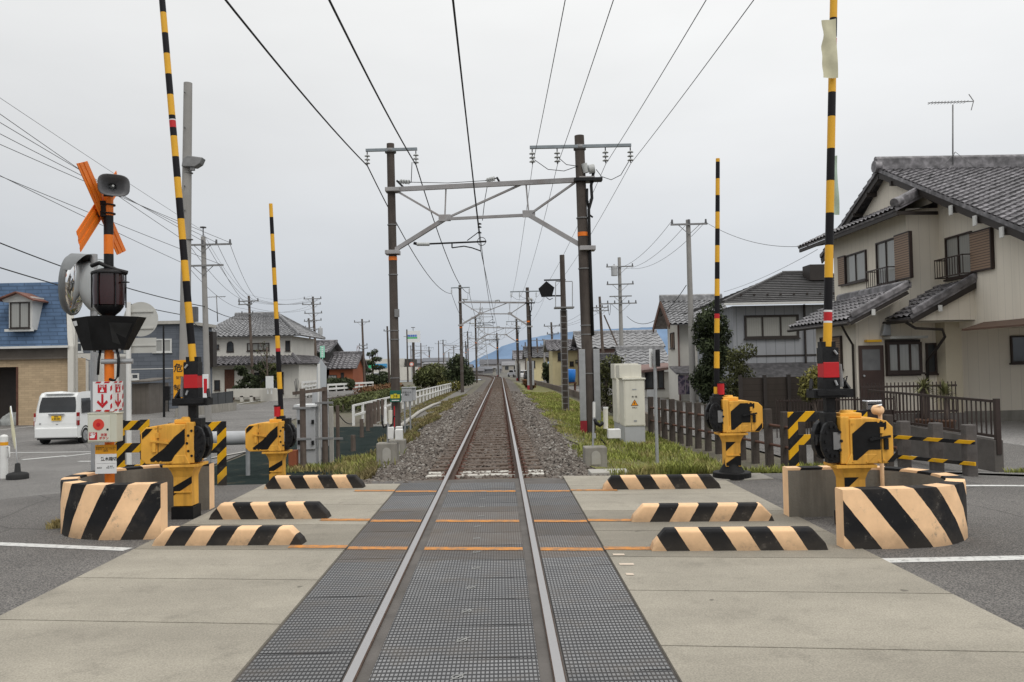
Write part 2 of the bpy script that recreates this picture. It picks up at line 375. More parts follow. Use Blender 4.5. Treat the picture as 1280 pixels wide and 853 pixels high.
# asphalt to both sides of the crossing, following the ground
grid_obj('road', quadfn((-45, -12), (-3.18, -12), (-3.18, 12.8), (-45, 12.8)), 90, 50, 'asphalt', -0.010)
def left_edge(y): return -7.3 - 3.0*sm(22, 45, y) - 9.5*sm(45, 140, y)
def lroad(u, v):
    y = 12.8 + v*49.2; r = left_edge(y); return (-45 + u*(r+45), y)
grid_obj('side_road', lroad, 80, 98, 'asphalt2', 0.0)
grid_obj('far_road', lambda u, v: (lambda y: (left_edge(y)-7 + 7*u, y))(62+v*90), 6, 30, 'asphalt2', 0.0)
grid_obj('road_east', quadfn((3.38, -12), (30, -12), (30, 11.2), (3.38, 12.3)), 54, 48, 'asphalt', -0.010)
grid_obj('lane', lambda u, v: (lambda y: (6.6 - 1.0*sm(16, 30, y) - 1.2*sm(60, 110, y) + u*4.6, y))(12.2+v*120), 10, 150, 'asphalt2', 0.012)
grid_obj('gravel_yard', quadfn((9.2, 13.2), (30, 11.6), (30, 23.5), (10.6, 23.5)), 44, 26, mat('grey_gravel', (0.30, 0.29, 0.28), 0.95, 0.45, 22, 0.9, 60), 0.008)
# weed-proof sheet
t = NT('weed_sheet'); t.set(0.95, 0, 0.08)
c = t.ramp(t.noise(1.3, 7, 0.7), [(0.35, (0.009, 0.016, 0.015)), (0.58, (0.017, 0.026, 0.024)), (0.72, (0.085, 0.068, 0.045))]); t.color(c); t.bump(t.noise(5, 5, 0.7), 0.6, 0.05); MT['weed'] = t.m
grid_obj('weed_sheet', lambda u, v: (lambda y: (left_edge(y)+0.15 + u*(-2.5-left_edge(y)-0.15), y))(13.1+v*22), 16, 50, 'weed', -0.006)
grid_obj('verge_gravel_strip', lambda u, v: (lambda y: (-5.4 + u*2.6, y))(35.0+v*60), 6, 60, mat('verge_dust', (0.15, 0.14, 0.125), 0.95, 0.3, 3, 0.5, 40), -0.004)
grid_obj('verge', lambda u, v: (lambda y: (2.2 + 0.2*math.sin(y) + u*(2.9-0.2*math.sin(y)), y))(12.6+v*95), 8, 190, 'verge', -0.008)
def strip(name, a, b, wdt, m, off=0.005, n=24):
    a, b = Vector(a), Vector(b); d = (b-a).normalized(); p = V(-d.y, d.x)*wdt/2
    return grid_obj(name, quadfn(a-p, b-p, b+p, a+p), n, 1, m, off)
t = NT('road_paint'); t.set(0.8)
t.color(t.mix(t.ramp(t.noise(16, 8, 0.75), [(0.5, (0, 0, 0)), (0.66, (0.8, 0.8, 0.8))]), (0.62, 0.62, 0.6), (0.17, 0.165, 0.16))); MT['paint'] = t.m
t = NT('road_paint_orange'); t.set(0.8)
t.color(t.mix(t.ramp(t.noise(9, 8, 0.75), [(0.42, (0, 0, 0)), (0.62, (0.85, 0.85, 0.85))]), srgb(200, 132, 58), (0.17, 0.135, 0.10))); MT['opaint'] = t.m
def px2(px, py, z=0): p = gp(px, py, z); return (p.x, p.y)
def gg(px, py):
    z = 0.0
    for _ in range(12): p = gp(px, py, z); z = g(p.x, p.y)
    return p
strip('stop_line', gg(-220, 684)[:2], gg(160, 686)[:2], 0.13, 'paint', -0.006)
strip('stop_line', gg(1098, 700)[:2], gg(1500, 694)[:2], 0.15, 'paint', -0.006)
strip('lane_line', gg(-60, 567)[:2], gg(120, 565)[:2], 0.13, 'paint'); strip('lane_line', gg(28, 575)[:2], gg(82, 570)[:2], 0.2, 'paint')
strip('lane_line', gg(-20, 540)[:2], gg(60, 531)[:2], 0.12, 'paint'); strip('lane_line', gg(98, 577)[:2], gg(118, 577)[:2], 0.15, 'paint')
strip('lane_line', gg(80, 571)[:2], gg(230, 553)[:2], 0.14, 'paint'); strip('lane_line', gg(250, 513)[:2], gg(330, 500)[:2], 0.16, 'paint')
strip('road_patch', gg(-30, 628)[:2], gg(80, 611)[:2], 0.42, mat('patch_grey', (0.21, 0.21, 0.205), 0.9, 0.2, 3), -0.006)
strip('lane_line', gg(1180, 607)[:2], gg(1300, 607)[:2], 0.12, 'paint', -0.005)
# concrete crossing slabs, plate by plate over a dark bed
grid_obj('crossing_bed', quadfn((-3.3, 0.2), (3.5, 0.2), (3.5, 12.2), (-3.3, 12.6)), 28, 30, 'conc_d', -0.02)
mb = MB()
for side, seams, xa, xb in ((-1, [-0.5, 0.8, 2.1, 3.1, 4.42, 5.60, 6.72, 7.78, 9.0, 10.3, 11.55, 12.1], -3.24, -1.2), (1, [0.3, 1.4, 2.6, 3.7, 4.75, 5.95, 7.02, 8.15, 9.3, 10.5, 11.3, 12.3], 1.2, 3.44)):
    for a, b in zip(seams[:-1], seams[1:]):
        f = lambda x, y: y + SK*(x - (-2.2 if side < 0 else 2.2))
        mi = 1 if 7.5 < (a+b)/2 < 8.9 else 0
        q = 0.008
        mb.poly([(xa, f(xa, a+q), -0.002), (xb, f(xb, a+q), -0.002), (xb, f(xb, b-q), -0.002), (xa, f(xa, b-q), -0.002)], (0, 0, -0.06), mi)
tag(mb.build('crossing_pavement', ['slab', 'slab2']), kind='structure')
# ------------------------------------------------------------------ railway track
def track_x(y): return 0.0 if y < 125 else -((y-125)**2)/900.0
t = NT('rail_steel'); x = t.xyz()
ge = t.n('ShaderNodeNewGeometry'); nz_ = t.xyz(ge.outputs['Normal'])
topm = t.math('MULTIPLY', t.math('GREATER_THAN', nz_[2], 0.85), t.math('GREATER_THAN', x[2], -0.012))
rust = t.ramp(t.noise(20, 5, 0.7), [(0.3, (0.045, 0.028, 0.02)), (0.7, (0.10, 0.06, 0.04))])
t.color(t.mix(topm, rust, (0.42, 0.41, 0.41)))
t.l(t.math('MULTIPLY', topm, 0.75), t.b.inputs['Metallic']); t.l(t.math('MULTIPLY_ADD', topm, -0.42, 0.85), t.b.inputs['Roughness']); MT['rail'] = t.m
track = thing('railway_track', 'single pair of steel rails on sleepers running straight through the level crossing', 'railway track')
ys = [0.3] + [2 + 4*i for i in range(31)] + [126 + 3*i for i in range(40)]
prof = [(-0.065, -0.153), (-0.065, -0.143), (-0.009, -0.12), (-0.009, -0.045), (-0.033, -0.033), (-0.033, -0.006), (-0.026, 0.0), (0.026, 0.0), (0.033, -0.006), (0.033, -0.033), (0.009, -0.045), (0.009, -0.12), (0.065, -0.143), (0.065, -0.153)]
for s in (-1, 1):
    mb = MB(); n = len(prof)
    vs = [(track_x(y)+s*0.566+px, y, pz) for y in ys for px, pz in prof]
    mb.add(vs, [(j*n+i, j*n+i+1, (j+1)*n+i+1, (j+1)*n+i) for j in range(len(ys)-1) for i in range(n-1)])
    mb.add(vs[:n], [tuple(range(n))]); mb.build('rail', 'rail', track)
t = NT('sleeper_concrete'); t.set(0.9)
t.color(t.mix(t.ramp(t.noise(3, 6, 0.7), [(0.35, (0, 0, 0)), (0.65, (1, 1, 1))]), (0.145, 0.108, 0.082), (0.085, 0.058, 0.043))); MT['sleeper'] = t.m
MT['sleeper_w'] = mat('sleeper_whitened', (0.55, 0.53, 0.48), 0.85, 0.15, 5, dirt=0.6, dirtcol=(0.15, 0.10, 0.07))
def sleeper_mb():
    mb = MB(); mb.box((0, 0, -0.20), (2.0, 0.2, 0.1))
    for s in (-1, 1):
        mb.box((s*0.566, 0, -0.146), (0.34, 0.15, 0.014), 0, 1)
        for q in (-1, 1): mb.cyl((s*0.566+q*0.1, 0, -0.14), (s*0.566+q*0.1, 0, -0.09), 0.02, 0.016, 6, 1)
    return mb
s0 = None; y = 12.75; i = 0
while i < 98:
    white = i in (2, 3)
    if s0 is None: o = s0 = sleeper_mb().build('sleeper', ['sleeper', 'rust'], track, 0.015)
    elif white: o = sleeper_mb().build('sleeper', ['sleeper_w', 'rust'], track, 0.015); o['label'] = 'white painted sleeper near the crossing'
    else: o = s0.copy(); COL.objects.link(o)
    o.location = (random.uniform(-0.01, 0.01), y, random.uniform(-0.008, 0.006)); o.rotation_euler = (0, 0, random.uniform(-0.006, 0.006))
    y += 0.42 if white else 0.60; i += 1
mb = MB()
while y < 240:
    mb.box((track_x(y), y, -0.19), (2.0, 0.2, 0.1)); y += 0.62
o = mb.build('sleeper_run', 'sleeper', track); o['kind'] = 'stuff'
# ballast: bed sheet + loose stones, one piece of stuff
t = NT('ballast'); t.set(0.95)
xx = t.xyz()
st = t.noise(9, 6, 0.8)
ocol = t.n('ShaderNodeAttribute'); ocol.attribute_name = 's'
stone = t.ramp(ocol.outputs['Fac'], [(0.0, (0.035, 0.028, 0.023)), (0.3, (0.095, 0.075, 0.06)), (0.55, (0.17, 0.143, 0.12)), (0.8, (0.27, 0.245, 0.215)), (1.0, (0.42, 0.40, 0.37))])
ax = t.math('ABSOLUTE', xx[0])
rustf = t.math('MULTIPLY', t.math('MINIMUM', t.math('MAXIMUM', t.math('SUBTRACT', 1.25, ax), 0.0), 0.5), 1.3)
c = t.mix(rustf, stone, (0.095, 0.062, 0.045))
c = t.mix(0.35, c, t.ramp(st, [(0.3, (0.04, 0.034, 0.03)), (0.7, (0.26, 0.235, 0.21))]))
t.color(c); t.bump(t.noise(45, 4, 0.7), 0.5, 0.02); MT['ballast'] = t.m
def bz(x, y):
    """ballast surface height, x from the track centre"""
    a = abs(x); gz = g(x, y) - 0.05
    top = -0.185
    return max(gz, top - 0.36*max(0.0, a-1.45)) if a < 3.0 else gz
mb = MB(); att = []
bw = 2.55
ysb = [12.15 + 0.35*i for i in range(60)] + [33.2 + 1.5*i for i in range(66)] + [133 + 3*i for i in range(36)]
nx = 22; vs = []
for y in ysb:
    for i in range(nx+1):
        x = -bw + 2*bw*i/nx; vs.append((x+track_x(y), y, bz(x, y) + random.uniform(-0.02, 0.01) - 0.02)); att.append(random.random()*0.22)
mb.add(vs, [(j*(nx+1)+i, j*(nx+1)+i+1, (j+1)*(nx+1)+i+1, (j+1)*(nx+1)+i) for j in range(len(ysb)-1) for i in range(nx)])
P6 = np.array([(1, 0, 0), (0, 1, 0), (-1, 0, 0), (0, -1, 0), (0, 0, 1), (0, 0, -1)], float)
F8 = [(0, 1, 4), (1, 2, 4), (2, 3, 4), (3, 0, 4), (1, 0, 5), (2, 1, 5), (3, 2, 5), (0, 3, 5)]
def stones(y0, y1, n, r0, r1):
    for _ in range(n):
        y = random.uniform(y0, y1); x = random.uniform(-bw-0.15, bw+0.15)
        if abs(x) < 1.02 and random.random() < 0.35: continue
        if abs(abs(x)-0.566) < 0.09: continue
        r = random.uniform(r0, r1)
        q = P6*RNG.uniform(0.6, 1.25, (6, 1))*r*np.array([1.2, 1.0, 0.75]); a = random.uniform(0, 6.28); b = random.uniform(-0.6, 0.6)
        ca, sa, cb, sb = math.cos(a), math.sin(a), math.cos(b), math.sin(b)
        Rm = np.array([[ca, -sa*cb, sa*sb], [sa, ca*cb, -ca*sb], [0, sb, cb]])
        z = bz(x, y) + r*random.uniform(0.0, 0.6)
        if abs(x) < 1.0: z = min(z, -0.15 - 0.4*r)
        q = q @ Rm.T + np.array([x, y, z])
        mb.add(q.tolist(), F8); att.extend([min(1, max(0, random.gauss(0.48, 0.27)))]*6)
stones(12.15, 17, 7500, 0.022, 0.05); stones(17, 24, 7000, 0.026, 0.055); stones(24, 36, 6500, 0.035, 0.065); stones(36, 60, 4500, 0.05, 0.085)
tag(mb.build('ballast_gravel', 'ballast', attr=att), kind='stuff', label='grey brown crushed stone ballast along the track', cat='ballast')
# ------------------------------------------------------------------ rubber crossing panels
t = NT('rubber_panel'); t.set(0.7, 0, 0.4); x = t.xyz()
def cell(v, n): return t.math('FRACT', t.math('MULTIPLY', v, n))
u_ = cell(x[0], 42.0); v_ = cell(x[1], 18.0)
du = t.math('ABSOLUTE', t.math('SUBTRACT', u_, 0.5)); dv = t.math('ABSOLUTE', t.math('SUBTRACT', v_, 0.5))
stud = t.math('MULTIPLY', t.math('LESS_THAN', du, 0.33), t.math('LESS_THAN', dv, 0.30))
wn = t.noise(1.1, 7, 0.7); wn2 = t.noise(45, 2)
ca = t.ramp(wn, [(0.3, (0.165, 0.167, 0.172)), (0.7, (0.29, 0.29, 0.29))])
c = t.mix(stud, (0.038, 0.038, 0.040), ca)
geo_ = t.n('ShaderNodeNewGeometry'); wp = t.xyz(geo_.outputs['Position'])
# rail rust and dirt washed over the panels at the walkway end
rf = t.math('MULTIPLY', t.math('MULTIPLY', t.math('GREATER_THAN', wp[1], 7.2), t.math('LESS_THAN', wp[1], 9.9)), t.ramp(t.noise(1.6, 5, 0.7, geo_.outputs['Position']), [(0.3, (0.1,)*3), (0.7, (0.75,)*3)]))
c = t.mix(rf, c, (0.105, 0.078, 0.055))
oi = t.n('ShaderNodeObjectInfo'); rv = t.math('MULTIPLY_ADD', oi.outputs['Random'], 0.42, 0.76)
hs = t.n('ShaderNodeCombineXYZ'); [t.l(rv, hs.inputs[i]) for i in range(3)]
c = t.mix(1.0, c, hs.outputs[0], 'MULTIPLY')
mud = t.ramp(t.noise(1.9, 8, 0.75, geo_.outputs['Position']), [(0.5, (0, 0, 0)), (0.74, (0.6,)*3)]); c = t.mix(mud, c, (0.125, 0.105, 0.085))
t.color(c); t.bump(stud, 0.9, 0.006); MT['rubber'] = t.m
MT['chalk'] = mat('chalk_mark', (0.26, 0.26, 0.25), 0.9, 0.3, 30)
MT['flange'] = mat('flangeway', (0.115, 0.092, 0.072), 0.9, 0.3, 4, 0.3, 30, dirt=0.4)
def panel(x0, x1, y0, y1, label, group):
    mb = MB(); f = lambda x, y: y - 0.05*x
    q = 0.006
    mb.poly([(x0, f(x0, y0+q), -0.012), (x1, f(x1, y0+q), -0.012), (x1, f(x1, y1-q), -0.012), (x0, f(x0, y1-q), -0.012)], (0, 0, -0.05))
    loc = ((x0+x1)/2, y0, -0.06)
    o = mb.build('rubber_panel', 'rubber', None, 0.004, world=True, loc=loc)
    tag(o, label, 'crossing panel', group)
    if x0 < 0 < x1:
        m2 = MB(); cx_ = 0.03+random.uniform(-0.02, 0.02)
        m2.lathe((cx_, 0.3, 0.0525), [(0.026, 0), (0.034, 0)], 14); m2.quad((cx_-0.04, 0.26, 0.0526), (cx_-0.03, 0.255, 0.0526), (cx_+0.045, 0.34, 0.0526), (cx_+0.035, 0.345, 0.0526))
        m2.build('stamp_mark', 'chalk', o)
for i in range(19):
    y0 = 0.6 + 0.598*i
    panel(-0.462, 0.462, y0, y0+0.598, 'grey studded rubber panel between the two rails', 'rubber panels between the rails')
for i in range(10):
    y0 = 0.1 + 1.196*i
    panel(-1.185, -0.612, y0, y0+1.196, 'grey studded rubber panel outside the rail beside the crossbuck end', 'rubber panels outside the rail on the crossbuck side')
    panel(0.612, 1.185, y0-0.3, y0+0.896, 'grey studded rubber panel outside the rail beside the cream house end', 'rubber panels outside the rail on the house side')
mb = MB()
for s in (-1, 1): mb.bx(s*0.46, s*0.535, 0.3, 12.05, -0.10, -0.045)
tag(mb.build('flangeway_floor', 'flange'), kind='structure')
# orange edge lines of the footway and small white ticks
for c0 in (7.62, 8.98, 11.12):
    for a, b in ((-1.75, -1.19), (-1.18, -0.615), (-0.455, 0.455), (0.615, 1.18), (1.19, 1.8)):
        mb = MB(); hw = 0.062
        mb.quad((a, c0+SK*a-hw, 0.003 if abs(a) > 1.18 or abs(b) > 1.185 else -0.008), (b, c0+SK*b-hw, 0.003 if abs(b) > 1.185 or abs(a) > 1.18 else -0.008), (b, c0+SK*b+hw, 0.003 if abs(b) > 1.185 or abs(a) > 1.185 else -0.008), (a, c0+SK*a+hw, 0.003 if abs(a) > 1.185 or abs(b) > 1.185 else -0.008))
        tag(mb.build('orange_line', 'opaint'), kind='structure')
for x0, y0, w_ in ((1.235, 7.18, 0.10), (1.24, 6.83, 0.12), (1.245, 6.50, 0.06)):
    mb = MB(); mb.quad((x0, y0, 0.002), (x0+w_, y0-0.01, 0.002), (x0+w_, y0+0.05, 0.002), (x0, y0+0.06, 0.002)); tag(mb.build('paint_tick', mat('tick', (0.6, 0.5, 0.4), 0.8), None), kind='structure')
# ------------------------------------------------------------------ striped kerb blocks
def kblock(label, x0, x1, yc, h, dirn, off, black_end=False):
    L = x1-x0; cx_ = (x0+x1)/2
    m = stripes('block_stripes', CREAM, BLK, 0.41, 1.0, dirn*0.62, off=off, wear=0.3)
    mb = MB(); d = 0.085
    sec = [(-d, 0), (-d+0.012, h-0.02), (-d+0.035, h), (d-0.035, h), (d-0.012, h-0.02), (d, 0)]
    xs = [(-L/2, 0.0), (-L/2+0.02, 0.35), (-L/2+0.13, 1.0), (L/2-0.13, 1.0), (L/2-0.02, 0.35), (L/2, 0.0)]
    vs = []
    for xx_, k in xs:
        for yy_, zz_ in sec: vs.append((xx_, yy_, zz_*max(k, 0.02)))
    n = len(sec)
    mb.add(vs, [(j*n+i, (j+1)*n+i, (j+1)*n+i+1, j*n+i+1) for j in range(len(xs)-1) for i in range(n-1)])
    mb.add(vs[:n], [tuple(range(n))]); mb.add(vs[-n:], [tuple(range(n))])
    o = mb.build('kerb_block', m, None, 0.008); o.location = (cx_, yc, g(cx_, yc)-0.006); o.rotation_euler = (0, 0, math.atan(SK*0.6))
    tag(o, label, 'kerb block', 'striped kerb blocks beside the footway'); return o
kblock('low black and cream striped block joined to the curved wall under the crossbuck', -3.12, -1.64, 8.06, 0.17, -1, 0.5)
kblock('striped kerb block behind the one joined to the crossbuck wall', -3.05, -1.68, 9.42, 0.18, 1, 0.75)
kblock('striped kerb block at the foot of the far gate by the grey cabinet', -3.1, -1.67, 11.75, 0.18, 1, 0.6)
kblock('longest nearest striped block beside the house side curved wall', 1.6, 3.14, 7.34, 0.19, 1, 0.55)
kblock('striped block in the middle row in front of the house side gate', 1.64, 3.12, 8.70, 0.18, -1, 0.35)
kblock('striped block at the grass edge below the small red and white sign', 1.62, 3.18, 10.98, 0.18, 1, 0.55)
# ------------------------------------------------------------------ curved concrete guard walls
def guard_wall(name_label, xe, xc, yc, R, side, h, m, yb=0.0, lexf=0.0, lexb=0.0):
    """U opening towards the track. side=-1: bulges to -x."""
    T = 0.17; path = []
    path.append((xe + lexf, yc-R)); path.append(((xe+xc)/2, yc-R))
    for k in range(17):
        a = -PI/2 + PI*k/16; path.append((xc + side*R*math.cos(a), yc + R*math.sin(a)))
    path.append(((xe+xc)/2, yc+R+yb*0.5)); path.append((xe + lexb, yc+R+yb))
    pts = [Vector((p[0], p[1])) for p in path]; S = [0.0]
    for a, b in zip(pts[:-1], pts[1:]): S.append(S[-1]+(b-a).length)
    outer = []; inner = []
    for i, p in enumerate(pts):
        d = (pts[min(i+1, len(pts)-1)]-pts[max(0, i-1)]).normalized(); nrm = V(d.y, -d.x)*(1 if side > 0 else -1)*(1)
        if side < 0: nrm = V(-d.y, d.x)*-1*-1
        outer.append(p); inner.append(p - nrm*T)
    cen = V(xc, yc)
    inner = [p + (q-p) if ((q-cen).length < (p-cen).length) else p - (q-p) for p, q in zip(outer, inner)]
    mb = MB(); att = []; n = len(pts); zb = -0.12; b = 0.025
    rows = [(outer, zb, 0), (outer, h-b, 0), (None, h, 0.03), (None, h, 0.97), (inner, h-b, 1), (inner, zb, 1)]
    vs = []
    for lst, z, k in rows:
        for i in range(n):
            p = lst[i] if lst else outer[i].lerp(inner[i], k)
            gz = g(p.x, p.y)
            vs.append((p.x, p.y, gz+z)); att.append(S[i])
    def face(r0, r1, mi): mb.add([], [], 0); return [((r0*n+i, r0*n+i+1, r1*n+i+1, r1*n+i), mi) for i in range(n-1)]
    fs = []
    for r in range(5): fs += face(r, r+1, 0 if r < 4 else 1)
    o0 = len(mb.v); mb.v += vs
    for f, mi in fs: mb.f.append(tuple(q+o0 for q in f)); mb.mi.append(mi); mb.sm.append(True)
    for i in (0, n-1):
        mb.v += [vs[r*n+i] for r in range(6)]; att.extend([S[i]]*6); k0 = len(mb.v)-6
        mb.f.append(tuple(range(k0, k0+6))); mb.mi.append(2); mb.sm.append(False)
    loc = (xc, yc, g(xc, yc))
    o = mb.build('guard_wall', [m, 'wallgrey', 'creampaint'], None, 0, world=True, loc=loc, attr=att)
    o.data.set_sharp_from_angle(angle=math.radians(35))
    return tag(o, name_label, 'guard wall', 'curved striped concrete walls around the crossing gates')
MT['wallgrey'] = mat('wall_raw_concrete', (0.215, 0.20, 0.17), 0.9, 0.18, 1.8, 0.25, 40, dirt=0.7, dirtcol=(0.06, 0.055, 0.045), streak=True)
MT['creampaint'] = mat('cream_paint', CREAM, 0.7, 0.08, 3, dirt=0.3, dirtcol=(0.3, 0.2, 0.12))
guard_wall('curved black and cream striped concrete wall around the crossbuck signal', -3.18, -3.62, 9.34, 0.95, -1, 0.545, stripes('wall_stripes_w', CREAM, BLK, 0.46, 1.0, 0.56, True, off=0.62), lexb=-0.12)
guard_wall('curved black and cream striped concrete wall on the cream house side', 3.28, 3.88, 8.08, 0.86, 1, 0.515, stripes('wall_stripes_e', CREAM, BLK, 0.47, 1.0, 0.78, True, off=0.80), lexb=0.06)
# ------------------------------------------------------------------ crossing gates
def arc_pts(c, r, a0, a1, n, f): return [f(c[0]+r*math.cos(a0+(a1-a0)*i/n), c[1]+r*math.sin(a0+(a1-a0)*i/n)) for i in range(n+1)]
MT['arm_w'] = MT['signwhite']
def gate(name, label, loc, heavy, arm_len, bands, lean, mirror, rz=0.0, hxm=-0.22, hx=-0.19, bl=0.0):
    """local: +x is away from the track, -y faces the camera; arm stands up at x=-0.19"""
    root = thing(name, label, 'crossing gate', loc, rz, 'crossing gates with raised arms')
    s = -1 if mirror else 1
    X = lambda v: v*s
    # pedestal
    mb = MB()
    if not heavy: mb.lathe((0, 0, 0), [(0, 0.055), (0.26, 0.055), (0.27, 0.045), (0.27, -0.03)], 24, 1, smooth=False); mb.lathe((0, 0, 0), [(0.19, 0.05), (0.11, 0.17), (0.105, 0.26)], 20, 1)
    else: mb.box((0, 0, 0.06), (0.25, 0.25, 0.14), 0, 1)
    mb.add([(X(x), y, z) for z, q in ((0.14, 0.105), (0.47, 0.105), (0.54, 0.125), (0.60, 0.16)) for x, y in ((-q, -q), (q, -q), (q, q), (-q, q))], [(j*4+i, j*4+(i+1) % 4, j*4+4+(i+1) % 4, j*4+4+i) for j in range(3) for i in range(4)], 0)
    mb.box((0, 0, 0.605), (0.40, 0.34, 0.03), 0, 0)
    mb.box((X(0.0), -0.112, 0.30), (0.19, 0.016, 0.018), 0, 0)
    pts = [(-0.105, 0.54-0.06), (0.105, 0.54+0.0), (0.105, 0.40), (-0.105, 0.28)]
    if s < 0: mb.poly([(X(0.107), -0.110, 0.26), (X(-0.107), -0.110, 0.40), (X(-0.107), -0.112, 0.48), (X(0.107), -0.112, 0.36)], (0, 0.003, 0), 1)
    else:
        mb.poly([(X(-0.107), -0.110, 0.36), (X(0.08), -0.112, 0.53), (X(-0.107), -0.112, 0.53)], (0, 0.003, 0), 1); mb.poly([(X(0.107), -0.110, 0.15), (X(0.107), -0.112, 0.33), (X(-0.107), -0.112, 0.19), (X(-0.107), -0.110, 0.15)], (0, 0.003, 0), 1)
    mb.build('pedestal', ['gate_yellow', 'gate_black'], root, 0.012)
    # gear housing (one rounded box with a cap end) + painted stripes
    z0, z1 = 0.63, 1.08
    mb = MB()
    pr = [(-0.06, z0), (0.36+bl, z0), (0.42+bl, z0+0.06), (0.42+bl, z1-0.09), (0.36+bl, z1-0.03), (0.20, z1), (-0.06, z1)]
    mb.poly([(X(x), -0.17, z) for x, z in pr], (0, 0.34, 0), 0)
    mb.bx(X(-0.15), X(-0.06), -0.16, 0.16, z0, z1+0.02)
    mb.bx(X(-0.12), X(0.10), -0.09, 0.09, z1, z1+0.05); mb.cyl((X(-0.02), 0, z1+0.04), (X(-0.02), 0, z1+0.075), 0.075, 0.06, 16)
    mb.poly([(X(-0.11), -0.173, z0-0.005), (X(0.10), -0.173, z0-0.005), (X(0.22), -0.173, z0+0.1), (X(-0.06), -0.173, z0+0.1)], (0, 0.02, 0), 0)
    o = mb.build('gear_housing', ['gate_yellow'], root, 0.022)
    mb = MB(); yq = -0.1765
    if s > 0:
        mb.poly([(X(x), yq, z) for x, z in ((-0.04, z0+0.04), (0.0, z0+0.04), (0.12, z0+0.14), (0.24, z0+0.14), (0.24, z0+0.29), (0.30, z1-0.1), (0.30, z1-0.035), (0.10, z1-0.035), (-0.04, z1-0.15))], (0, 0.006, 0))
        mb.poly([(X(x), yq, z) for x, z in ((0.30, z0+0.015), (0.36, z0+0.015), (0.405, z0+0.06), (0.405, z0+0.13))], (0, 0.006, 0))
    else:
        mb.poly([(X(x), yq, z) for x, z in ((-0.055, z1-0.05), (-0.055, z1-0.22), (0.06, z0+0.1), (0.10, z0+0.03), (0.33, z0+0.03), (0.34, z0+0.06), (0.18, z0+0.18), (0.06, z1-0.14))], (0, 0.006, 0))
        mb.poly([(X(x), yq, z) for x, z in ((0.40+bl, z1-0.09), (0.40+bl, z1-0.16), (0.33+bl, z1-0.10), (0.28+bl, z1-0.045), (0.355+bl, z1-0.045))], (0, 0.006, 0))
    mb.build('warning_stripe', 'gate_black', o)
    mb = MB(); xs_ = 0.25
    mb.bx(X(xs_-0.003), X(xs_+0.003), -0.1725, -0.1695, z0+0.01, z1-0.02)
    mb.build('cover_seam', 'iron', o)
    mb = MB(); mb.cyl((0, -0.0095, 0), (0, 0.001, 0), 0.012, n=6); b0 = mb.build('bolt', 'gate_yellow', o)
    for i_, (bx_, bz_) in enumerate(((-0.035, z0+0.025), (0.22, z0+0.025), (0.275, z0+0.03), (-0.035, z1-0.05), (0.22, z1-0.035), (0.275, z1-0.035), (0.10, z0+0.022))):
        bo_ = b0
        if i_: bo_ = b0.copy(); COL.objects.link(bo_)
        bo_.location = (X(bx_), -0.170, bz_)
    mb = MB(); mb.bx(X(0.235), X(0.27), -0.186, -0.170, z0+0.30, z0+0.36); mb.build('cover_latch', 'gate_yellow', o)
    mb = MB(); mb.tube([(X(0.02), 0.165, z0+0.05), (X(0.1), 0.22, z0-0.12), (X(0.12), 0.2, 0.3), (X(0.15), 0.2, 0.0)], 0.022, 7); mb.build('cable', 'iron', root)
    mb = MB(); mb.cyl((X(0.16), -0.19, z0+0.25), (X(0.16), -0.17, z0+0.25), 0.02, n=10); mb.bar((X(0.12), -0.195, z0+0.24), (X(0.33), -0.195, z0+0.27), 0.018, 0.022); mb.bx(X(0.27), X(0.31), -0.195, -0.17, z0+0.14, z0+0.25)
    mb.build('crank_handle', 'iron' if s > 0 else 'gate_yellow', root)
    # hinge mechanism with balance plates on the track side
    mb = MB(); hxa = hx; hx = hxm; zc = 0.86
    outl = [(0.16*math.cos(a)*0.62, 0.2*math.sin(a)) for a in [2*PI*i/14 for i in range(14)]]
    mb.poly([(X(hx-0.02+x), -0.14, zc+z) for x, z in outl], (0, 0.05, 0)); mb.poly([(X(hx-0.03+x), 0.02, zc+z) for x, z in outl], (0, 0.1, 0))
    mb.cyl((X(hx-0.12), 0, zc), (X(hx+0.08), 0, zc), 0.055, n=14)
    for k in range(10):
        a = 2*PI*k/10; mb.cyl((X(hx+0.075*math.cos(a)), -0.165, zc+0.15*math.sin(a)), (X(hx+0.075*math.cos(a)), -0.13, zc+0.15*math.sin(a)), 0.016, n=6)
    mb.bx(X(hx-0.05), X(hx+0.09), -0.13, -0.03, zc-0.22, zc-0.08); mb.bx(X(hx-0.06), X(hx+0.06), -0.10, 0.06, zc+0.1, zc+0.28)
    hg = mb.build('hinge_mechanism', 'iron', root, 0.006)
    mb = MB(); mb.box((X(hx+0.035), -0.147, zc-0.0), (0.07, 0.012, 0.17)); mb.build('name_plate', 'galv_d', hg)
    # arm socket
    dx = math.tan(lean); hx = hxa
    if heavy:
        mb = MB(); mb.box((X(hx), 0, 1.19), (0.09, 0.09, 0.2)); mb.box((X(hx-0.0), -0.02, 1.33), (0.40, 0.20, 0.085)); mb.box((X(hx-0.02), -0.13, 1.335), (0.30, 0.03, 0.05))
        for q in (-0.19, 0.19): mb.bar((X(hx+q), -0.02, 1.36), (X(hx+q*0.8), 0.05, 1.46), 0.03, 0.06)
        mb.box((X(hx), 0, 1.42), (0.17, 0.15, 0.14)); mb.box((X(hx), 0, 1.71), (0.165, 0.15, 0.16)); mb.box((X(hx), 0.02, 1.6), (0.145, 0.1, 0.5))
        mb.cyl((X(hx+0.03), -0.09, 1.76), (X(hx+0.06), -0.09, 1.72), 0.012, n=6, mat=1); mb.cyl((X(hx+0.03), -0.09, 1.46), (X(hx+0.05), -0.09, 1.41), 0.012, n=6, mat=1)
